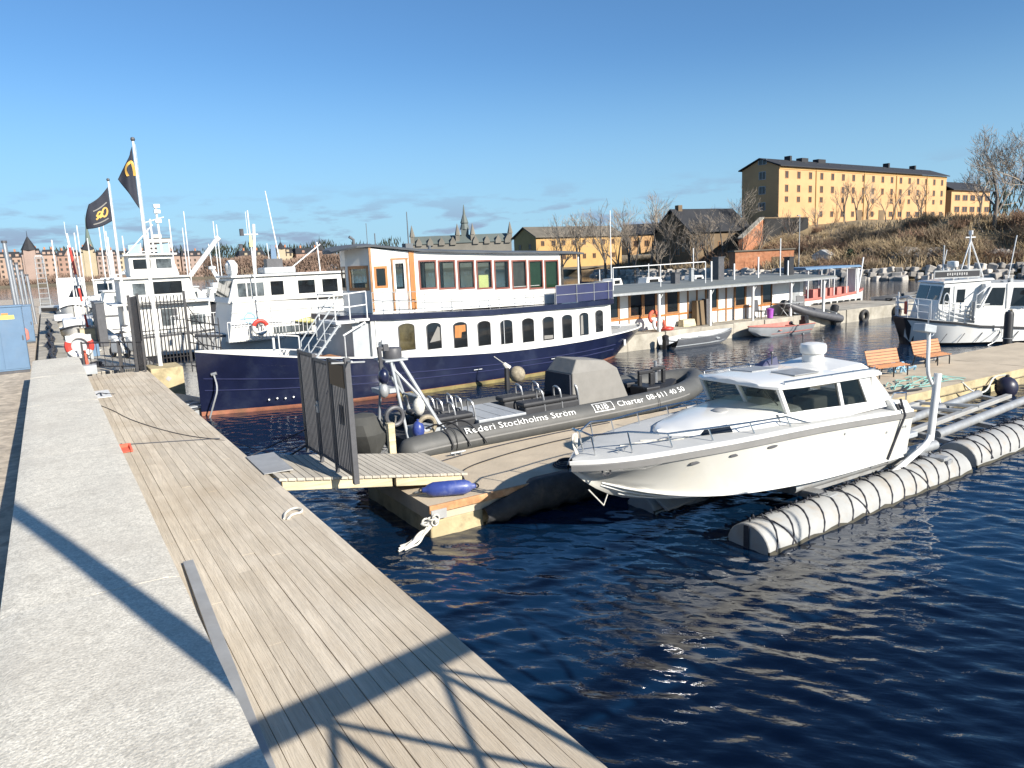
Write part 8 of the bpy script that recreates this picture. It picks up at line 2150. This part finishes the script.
# ------------------------------------------------------------------ bare trees and shrubs
def bare_tree(seed, H_, spread, levels=5, lean=0.0, r0=None, twig=0.018):
    r = random.Random(seed)
    trunk, crown = MB(), MB()
    def grow(p, d, L, rad, lev):
        k = 3
        pts = [p]; q = p; dd = d.copy()
        for i in range(k):
            dd = (dd + Vector((r.uniform(-1, 1), r.uniform(-1, 1), r.uniform(-0.4, 0.9))) * (0.10 + 0.05 * lev)).normalized()
            q = q + dd * (L / k); pts.append(q)
        end = rad * 0.62
        rr = [rad + (end - rad) * i / k for i in range(k + 1)]
        (trunk if lev < 2 else crown).tube(pts, rr, 6 if lev < 2 else 3, cap=False)
        if lev >= levels: return
        n = r.choice((3, 3, 4)) if lev < 3 else r.choice((2, 3, 3))
        for i in range(n):
            t = r.uniform(0.45, 1.0) if i else 1.0
            j = min(k - 1, int(t * k)); f = t * k - j
            b_ = pts[j].lerp(pts[j + 1], f)
            ang = r.uniform(0.3, 0.8) * spread if i else r.uniform(0.1, 0.3)
            ax = Vector((r.uniform(-1, 1), r.uniform(-1, 1), r.uniform(-0.3, 0.3))).normalized()
            nd = (Matrix.Rotation(ang, 3, ax) @ dd).normalized()
            nd.z = nd.z * 0.85 + 0.12
            grow(b_, nd.normalized(), L * r.uniform(0.62, 0.82), max(twig, end * (0.95 if i == 0 else r.uniform(0.5, 0.75))), lev + 1)
    grow(Vector((0, 0, -0.5)), Vector((lean, 0, 1)).normalized(), H_ * 0.30, r0 or H_ * 0.020, 0)
    a = trunk.build('trunk', 'bark', None, smooth=60); b_ = crown.build('crown', 'twig', None, smooth=60)
    td, cd = a.data, b_.data
    bpy.data.objects.remove(a); bpy.data.objects.remove(b_)
    return td, cd
TREES_ = None
TREES = [bare_tree(3, 12, 1.0), bare_tree(8, 12, 1.2), bare_tree(15, 12, 0.9), bare_tree(27, 12, 1.1, lean=0.15)]
SLIM = [bare_tree(51, 15, 0.7, levels=4, twig=0.03), bare_tree(58, 15, 0.8, levels=4, twig=0.03)]
BIG = bare_tree(41, 15, 1.45, levels=6, twig=0.02)
def tree(k, x, y, h, rz, label, group=None, z=None, td=None):
    d_ = td or TREES[k]
    root = thing('bare_tree', label, 'tree', (x, y, hill_z(x, y) if z is None else z), rz, group)
    for nm, me in (('trunk', d_[0]), ('crown', d_[1])):
        o = bpy.data.objects.new(nm, me); COL.objects.link(o); o.parent = root
    s = 1.28 * h / (15.0 if td else 12.0)
    root.scale = (s, s, s)
    return root
tree(0, 107.5, 50.5, 12.2, 0.6, 'large spreading bare tree at the right end of the hilltop', td=BIG)
tree(0, 112.0, 47.0, 12.0, 2.3, 'large bare tree cut by the right edge of the hilltop', td=BIG)
tree(2, 119, 58, 7.5, 1.0, 'slender bare tree before the lower ochre wing', z=7.4, td=SLIM[1])
g = 'bare trees in front of the long yellow building'
for i, (x, y, h) in enumerate(((113, 86.5, 9), (119.5, 86, 9.5), (124, 83.5, 10), (131, 85.5, 9.5), (139, 88.5, 10), (150, 90.0, 10), (164, 92, 11), (128, 78, 6.5), (142, 80, 7))):
    tree(i % 2, x, y, h * 0.82, i * 1.3, 'slim bare tree standing in front of the long yellow building', g, td=SLIM[i % 2])
g = 'tall bare trees on the left part of the island'
for i, (x, y, h) in enumerate(((92.5, 127.0, 14), (95.0, 124.5, 15), (97.2, 118.0, 14.5), (98.8, 113.5, 13), (95.2, 112.5, 13.5), (94.2, 106.5, 12), (99.5, 108.0, 13), (93.6, 131, 12.5), (104.5, 110, 14), (97, 103, 11))):
    tree((i + 1) % 4, x, y, h, i * 0.9 + 0.4, 'tall grey bare tree on the left part of the island', g)
g = 'bare trees around the dark barn and brick wall'
for i, (x, y, h) in enumerate(((99.5, 93.5, 9), (102.5, 94.5, 9.5), (96.5, 99.5, 9), (97.0, 94.0, 8), (100.5, 90.5, 10), (95.0, 82.0, 7.5), (99.0, 81.5, 8), (91.5, 88, 7), (90.5, 96, 8), (110.0, 95, 10))):
    tree((i + 2) % 4, x, y, h, i * 2.1 + 0.2, 'bare tree beside the dark barn and brick wall', g)

def shrub_data(seed, m_, n=150):
    r = random.Random(seed); mb = MB()
    for k in range(n):
        a = r.uniform(0, 6.283); tilt = r.uniform(0.05, 0.95)
        d_ = Vector((math.cos(a) * math.sin(tilt), math.sin(a) * math.sin(tilt), math.cos(tilt)))
        L_ = r.uniform(0.7, 1.25) * (1.0 - 0.25 * tilt)
        p0 = Vector((r.uniform(-0.45, 0.45), r.uniform(-0.45, 0.45), -0.1))
        pts = [p0]
        for i in range(3):
            d_ = (d_ + Vector((r.uniform(-1, 1), r.uniform(-1, 1), r.uniform(-0.3, 0.5))) * 0.22).normalized(); pts.append(pts[-1] + d_ * L_ / 3)
        mb.tube(pts, [0.014, 0.012, 0.009, 0.005], 3, cap=False)
        for i in range(3):
            b_ = pts[r.choice((1, 2, 2, 3))]
            e = (d_ + Vector((r.uniform(-1, 1), r.uniform(-1, 1), r.uniform(-0.2, 0.8))) * 0.8).normalized()
            mb.tube([b_, b_ + e * L_ * r.uniform(0.2, 0.4)], [0.008, 0.004], 3, cap=False)
    o = mb.build('shrub_shape', m_, None, smooth=0); me = o.data; bpy.data.objects.remove(o)
    return me
SH = [shrub_data(1, 'shrub'), shrub_data(2, 'shrubdark'), shrub_data(3, 'shrubred')]
r = random.Random(99)
cnt = 0
for k in range(800):
    if cnt >= 260: break
    y = r.uniform(34, 128); d_ = r.uniform(3.5, 27)
    x = shore_x(y) + d_
    if d_ > interp(y, [(30, 20), (60, 24), (85, 24), (92, 14), (128, 14)]): continue
    s = r.uniform(1.0, 2.3) * (0.75 if d_ < 7 else 1)
    if d_ > 17: s *= 0.55
    o = bpy.data.objects.new('bare_shrub', SH[k % 3]); COL.objects.link(o)
    o.location = (x, y, hill_z(x, y)); o.rotation_euler = (0, 0, r.uniform(0, 6)); o.scale = (s * 1.6, s * 1.6, s)
    tag(o, 'bare brown shrub on the slope of the island', 'shrub', 'brown shrubs on the island slope'); cnt += 1
def undergrowth():
    r = random.Random(4); mb = MB()
    for k in range(15000):
        y = r.uniform(30, 126); d_ = r.uniform(3.0, 28) if y < 92 else r.uniform(3, 15)
        x = shore_x(y) + d_; z = hill_z(x, y) - 0.1
        h = r.uniform(0.5, 1.5) * (0.6 if d_ > 19 else 1)
        a = r.uniform(0, 6.283); e = Vector((r.uniform(-0.5, 0.5), r.uniform(-0.5, 0.5), 1)) * h
        w_ = Vector((math.cos(a), math.sin(a), 0)) * r.uniform(0.03, 0.09)
        p = Vector((x, y, z))
        mb.add([p - w_, p + w_, p + e + w_ * 0.3, p + e * 1.1 - w_ * 0.3], [(0, 1, 2, 3)])
        mb.mi[-1] = r.choice((0, 0, 1))
    o = mb.build('undergrowth', ['shrub', 'bark'], None, smooth=0); o['kind'] = 'stuff'
undergrowth()
for i, (y, d_, s) in enumerate(((57.0, 11, 1.15), (54.5, 12.5, 0.9), (59.5, 12, 0.8), (70.5, 9, 0.7), (47.0, 10, 0.9))):
    r6 = random.Random(60 + i); mb = MB()
    nu, nv = 14, 6
    secs = []
    for k in range(nv + 1):
        t = math.pi * 0.5 * k / nv
        secs.append([(s * 1.9 * math.cos(t) * math.cos(2 * math.pi * j / nu) * r6.uniform(0.65, 1.2), s * 2.4 * math.cos(t) * math.sin(2 * math.pi * j / nu) * r6.uniform(0.8, 1.15), s * 1.2 * math.sin(t) * r6.uniform(0.85, 1.15) - 0.4) for j in range(nu)])
    mb.loft(secs, True, True)
    x = shore_x(y) + d_
    tag(mb.build('rock_outcrop', 'rocks', None, smooth=0, loc=(x, y, hill_z(x, y) + 0.3)), ['largest pale rock outcrop on the slope under the hilltop trees', 'pale rock right of the largest outcrop on the slope', 'pale rock left of the largest outcrop on the slope', 'lone grey rock low on the slope by the sheds', 'pale rock outcrop nearest the right edge of the slope'][i], 'rock')
# evergreen bush by the embankment and two pale sheds
root = thing('evergreen_bush', 'dark evergreen bush beside the pale sheds above the embankment', 'bush', (94.5, 62.6, 1.3))
mb = MB()
for k in range(900):
    a, b_ = r.uniform(0, 6.283), r.uniform(0, 1); rad = 1.7 * r.random() ** 0.35
    p = Vector((rad * math.cos(a) * math.cos(b_ * 1.5), rad * math.sin(a) * math.cos(b_ * 1.5), 0.2 + 2.7 * b_ * r.uniform(0.6, 1)))
    u = Vector((r.uniform(-1, 1), r.uniform(-1, 1), r.uniform(-1, 1))).normalized() * 0.16; w_ = u.orthogonal().normalized() * 0.13
    mb.add([p - u, p + w_, p + u, p - w_], [(0, 1, 2, 3)])
mb.build('foliage', 'evergreen', root, smooth=0)
mb = MB(); mb.tube([(0, 0, -0.2), (0, 0, 1.8)], [0.12, 0.05], 6); mb.build('trunk', 'bark', root)
for i, (x, y) in enumerate(((94.2, 65.5), (97.0, 60.4))):
    root = thing('small_shed', 'small pale shed ' + ('left' if i == 0 else 'right') + ' of the evergreen bush by the water', 'shed', (x, y, 1.3), 0.3)
    mb = MB(); mb.bb(0, 2.2, 0, 2.4, 0, 1.9); w_ = mb.build('wall', 'white' if i == 0 else 'aluflat', root, smooth=0); mb = MB(); mb.prism([(-0.2, 1.88), (2.6, 1.88), (1.2, 2.7)], -0.15, 2.35, 'x'); mb.build('roof', 'slate' if i else 'plate', root, smooth=0)
    mb = MB(); mb.bb(0.7, 1.5, -0.05, -0.004, 0, 1.7); mb.build('door', 'darktimber', w_, smooth=0)
mb = MB(); 
root = thing('lamp_post', 'tall thin lamp post on the island shore path', 'lamp post', (90.8, 68.0, 1.3))
mb = MB(); mb.tube([(0, 0, 0), (0, 0, 7.5)], [0.08, 0.05], 8); mb.build('post', 'galv', root); mb = MB(); mb.bb(-0.5, 0.1, -0.1, 0.1, 7.5, 7.62); mb.build('lamp_head', 'galv', root)

# ------------------------------------------------------------------ far shore: city, church, museum, woods
mb = MB()
pts = [(-260, 640), (150, 640), (150, 470), (420, 330), (900, 200), (2400, 200), (2400, 2600), (-800, 2600), (-800, 640)]
mb.prism(pts, -1.0, 1.6, 'z'); structure(mb.build('far_shore', 'farland', smooth=0))
CM = {}
for nm, c in (('salmon', (0.35, 0.245, 0.185)), ('cream', (0.40, 0.33, 0.22)), ('rose', (0.30, 0.22, 0.18)), ('brickred', (0.30, 0.19, 0.14)), ('pale', (0.45, 0.44, 0.41)), ('tan', (0.36, 0.30, 0.20))):
    M['city_' + nm] = mat('city_' + nm, c, 0.9, var=0.12, scale=0.1)
WPC = win_proto('winfar', 'pale' if False else 'darktimber')
def town_house(x, y, w, h, m_, label, roof='slate', dorm=2, tower=None, gable=False):
    root = thing('town_house', label, 'town house', (x, y, 1.5), 0)
    mb = MB(); mb.bb(0, w, 0, 14, 0, h); wl_ = mb.build('wall', m_, root, smooth=0)
    mb = MB(); mb.hexa([(-0.4, -0.5, h), (w + 0.4, -0.5, h), (w + 0.4, 14.5, h), (-0.4, 14.5, h)], [(0.8, 4, h + 4.2), (w - 0.8, 4, h + 4.2), (w - 0.8, 10, h + 4.2), (0.8, 10, h + 4.2)]); rf = mb.build('roof', roof, root, smooth=0)
    n = max(2, int(w / 3.4))
    cells = [(w * (k + 0.5) / n, z, 1.5, 2.0) for k in range(n) for z in np.arange(2.6, h - 1.0, 3.7)]
    facade_windows(wl_, Vector((0, 0, 0)), Vector((1, 0, 0)), Vector((0, -1, 0)), cells, WPC, 0.05)
    for k in range(dorm):
        u = w * (k + 0.5) / dorm
        mb = MB(); mb.bb(u - 1.0, u + 1.0, 0.3, 3.5, h + 0.3, h + 2.4); mb.build('dormer', m_, rf, smooth=0)
    if gable:
        mb = MB(); mb.prism([(w * 0.3, h), (w * 0.7, h), (w * 0.5, h + 5)], -0.2, 3, 'y'); mb.build('gable', m_, wl_, smooth=0)
    for k in range(2):
        u = w * (0.25 + 0.5 * k); mb = MB(); mb.bb(u - 0.6, u + 0.6, 6.4, 7.6, h + 4.0, h + 6.2); mb.build('chimney', 'brick', rf, smooth=0)
    if tower:
        u, tw, th, ts = tower
        mb = MB(); mb.bb(u - tw / 2, u + tw / 2, -0.6, tw - 0.6, 0, h + th); t_ = mb.build('tower', m_, root, smooth=0)
        mb = MB(); c = (u, tw / 2 - 0.6); mb.lathe([(tw * 0.72, h + th), (tw * 0.45, h + th + ts * 0.4), (0.25, h + th + ts), (0.1, h + th + ts + 4)], c=(c[0], c[1], 0), n=8); mb.build('spire', 'slate', t_, smooth=0)
    return root
blocks = [(-60, 18, 20, 'rose', None, 0), (-41, 15, 21, 'salmon', None, 1), (-25.5, 14, 20, 'salmon', None, 0), (-11, 12, 22, 'rose', (5, 7.5, 3, 10), 0), (1.5, 9, 21, 'salmon', None, 0), (11, 15, 20, 'brickred', None, 1), (26.5, 10, 22, 'tan', (5, 6.5, 2, 7), 0), (37, 14, 19.5, 'rose', None, 0), (51.5, 24, 18.5, 'cream', None, 1), (76, 20, 17.5, 'salmon', None, 0), (97, 16, 17, 'rose', None, 0)]
lbl = ['pink town house at the far left edge of the quay skyline', 'salmon town house with gable behind the steel poles', 'salmon town house right of the gabled one', 'rose town house with pointed corner turret', 'narrow salmon town house right of the turret', 'dark brick town house beside the ladder mast', 'tan town house with small domed tower', 'rose town house behind the red and white boom', 'wide cream town house with gable under the church spire', 'long salmon town house behind the farther flagpole', 'rose town house farthest right in the quay row']
for (x, w, h, m_, tw, gb), lb in zip(blocks, lbl):
    town_house(x, 655, w, h, 'city_' + m_, lb, dorm=3, tower=tw, gable=bool(gb))
for (x, y, w, h, m_, lb, tw) in ((146, 560, 14, 15, 'cream', 'cream town house with cupola seen above the passenger boat roof', (6, 5, 3, 5)), (161, 555, 22, 14, 'brickred', 'orange brick town house seen above the ferry roof', (19, 5, 2, 7)), (126, 580, 19, 14, 'tan', 'tan town house seen between the boat masts', None)):
    town_house(x, y, w, h, 'city_' + m_, lb, dorm=2, tower=tw)
root = thing('office_block', 'white modern office block above the quay roofs', 'office block', (83, 760, 1.5))
mb = MB(); mb.bb(0, 22, 0, 14, 0, 36); mb.bb(7, 15, 2, 10, 36, 40); w_ = mb.build('wall', 'city_pale', root, smooth=0)
for k in range(3):
    mb = MB(); mb.bb(1, 21, -0.1, -0.01, 22 + 4.4 * k, 23.6 + 4.4 * k); mb.build('window_band', 'winfar', w_, smooth=0)
mb = MB(); mb.bb(-0.3, 22.3, -0.3, 14.3, 36.0, 36.6); mb.build('roof', 'slate', root, smooth=0)
root = thing('church', 'pale stone church tower with tall green spire behind the quay houses', 'church', (37, 740, 1.5))
root.scale = (0.62, 0.62, 0.60)
mb = MB(); mb.bb(-5, 5, -5, 5, 0, 44); mb.bb(-4, 20, 5, 30, 0, 26); t_ = mb.build('tower', 'city_tan', root, smooth=0)
mb = MB(); mb.lathe([(6.6, 44), (3.4, 58), (1.2, 76), (0.3, 88), (0.15, 94)], n=8); mb.build('spire', 'spiregreen', root, smooth=0)
for s in (-1.6, 1.6):
    mb = MB(); mb.prism([(s - 0.9, 34), (s + 0.9, 34), (s + 0.9, 38), (s, 39.4), (s - 0.9, 38)], -5.1, -5.01, 'y'); mb.build('belfry_opening', 'winfar', t_, smooth=0)
for sx_, sy_ in ((-4.6, -4.6), (4.6, -4.6), (4.6, 4.6), (-4.6, 4.6)):
    mb = MB(); mb.lathe([(1.0, 44), (0.1, 50)], c=(sx_, sy_, 0), n=6); mb.build('pinnacle', 'spiregreen', t_, smooth=0)
M['museumstone'] = mat('museumstone', (0.19, 0.175, 0.145), 0.9, var=0.2, scale=0.1)
M['museumroof'] = mat('museumroof', (0.11, 0.13, 0.12), 0.7, var=0.15, scale=0.1)
root = thing('museum', 'long grey stone museum with central spire seen above the ship roof', 'museum', (167, 364, 1.5), -0.497)
mb = MB(); mb.bb(0, 53, 0, 16, 0, 13.0); w_ = mb.build('wall', 'museumstone', root, smooth=0)
mb = MB(); mb.prism([(-0.6, 12.9), (16.6, 12.9), (11, 17.2), (5, 17.2)], -0.5, 53.5, 'x'); rf = mb.build('roof', 'museumroof', root, smooth=0)
for u in (4, 10, 16, 22, 34, 40, 46, 51):
    mb = MB(); mb.prism([(u - 1.5, 12), (u + 1.5, 12), (u + 1.5, 13.6), (u, 16.4), (u - 1.5, 13.6)], -0.9, 2.0, 'y'); mb.build('gable', 'museumstone', w_, smooth=0)
mb = MB(); mb.bb(26.5, 30.5, 4, 8, 13, 20); mb.lathe([(2.6, 20), (1.8, 23), (2.2, 23.5), (0.7, 28), (0.15, 33)], c=(28.5, 6, 0), n=8); mb.build('spire', 'museumroof', rf, smooth=0)
for u in (0.5, 24.5, 32.5, 52.5):
    mb = MB(); mb.bb(u - 1, u + 1, 0.5, 2.5, 13, 17); mb.lathe([(1.5, 17), (0.1, 23)], c=(u, 1.5, 0), n=6); mb.build('turret', 'museumstone', rf, smooth=0)
# distant woods as a ragged mass of bare crowns
def woods(name, path, h0, h1, n, m_, depth, seed, sz=(2.0, 4.0)):
    r = random.Random(seed); mb = MB()
    path = [Vector((p[0], p[1], 0)) for p in path]
    tot = sum((b_ - a).length for a, b_ in zip(path[:-1], path[1:]))
    for k in range(n):
        s = r.uniform(0, tot)
        for a, b_ in zip(path[:-1], path[1:]):
            if s <= (b_ - a).length: p = a.lerp(b_, s / (b_ - a).length); break
            s -= (b_ - a).length
        loc = 0.5 + 0.5 * math.sin(p.x * 0.13) * math.sin(p.x * 0.05 + 1.2) + r.uniform(-0.15, 0.15)
        top = h0 + (h1 - h0) * max(0, min(1, loc))
        c = p + Vector((r.uniform(0, depth) * 0.4, r.uniform(0, depth), 1.5 + (top - 1.5) * r.random() ** 0.6))
        u = Vector((r.uniform(-0.5, 0.5), r.uniform(-0.4, 0.4), 1)).normalized() * r.uniform(*sz) * 0.6
        w_ = Vector((r.uniform(-1, 1), r.uniform(-0.6, 0.6), r.uniform(-0.2, 0.2))).normalized() * r.uniform(*sz) * 0.10
        mb.add([c - u, c + w_, c + u, c - w_], [(0, 1, 2, 3)])
    o = mb.build(name, m_, None, smooth=0); o['kind'] = 'stuff'
woods('far_woods', [(86, 500), (130, 488), (180, 470), (250, 430)], 9.5, 15.5, 26000, 'fartrees', 14, 5, (1.2, 2.6))
woods('far_woods', [(300, 420), (420, 340), (620, 260), (900, 210)], 12, 22, 8000, 'fartrees', 30, 6, (3, 6))
woods('ridge_woods', [(-60, 820), (60, 830), (180, 800), (330, 760)], 24, 34, 4000, 'fargreen', 25, 7, (4, 8))
woods('quay_trees', [(-60, 646), (60, 646), (120, 640)], 3, 8.5, 5000, 'fartrees', 5, 8, (1.5, 3))
woods('hill_woods', [(190, 118), (240, 110), (330, 60)], 14, 24, 3000, 'fargreen', 30, 9, (2, 4))
woods('hill_woods', [(122, 112), (150, 125), (180, 130)], 8, 14, 3000, 'fartrees', 20, 10, (1, 2.4))
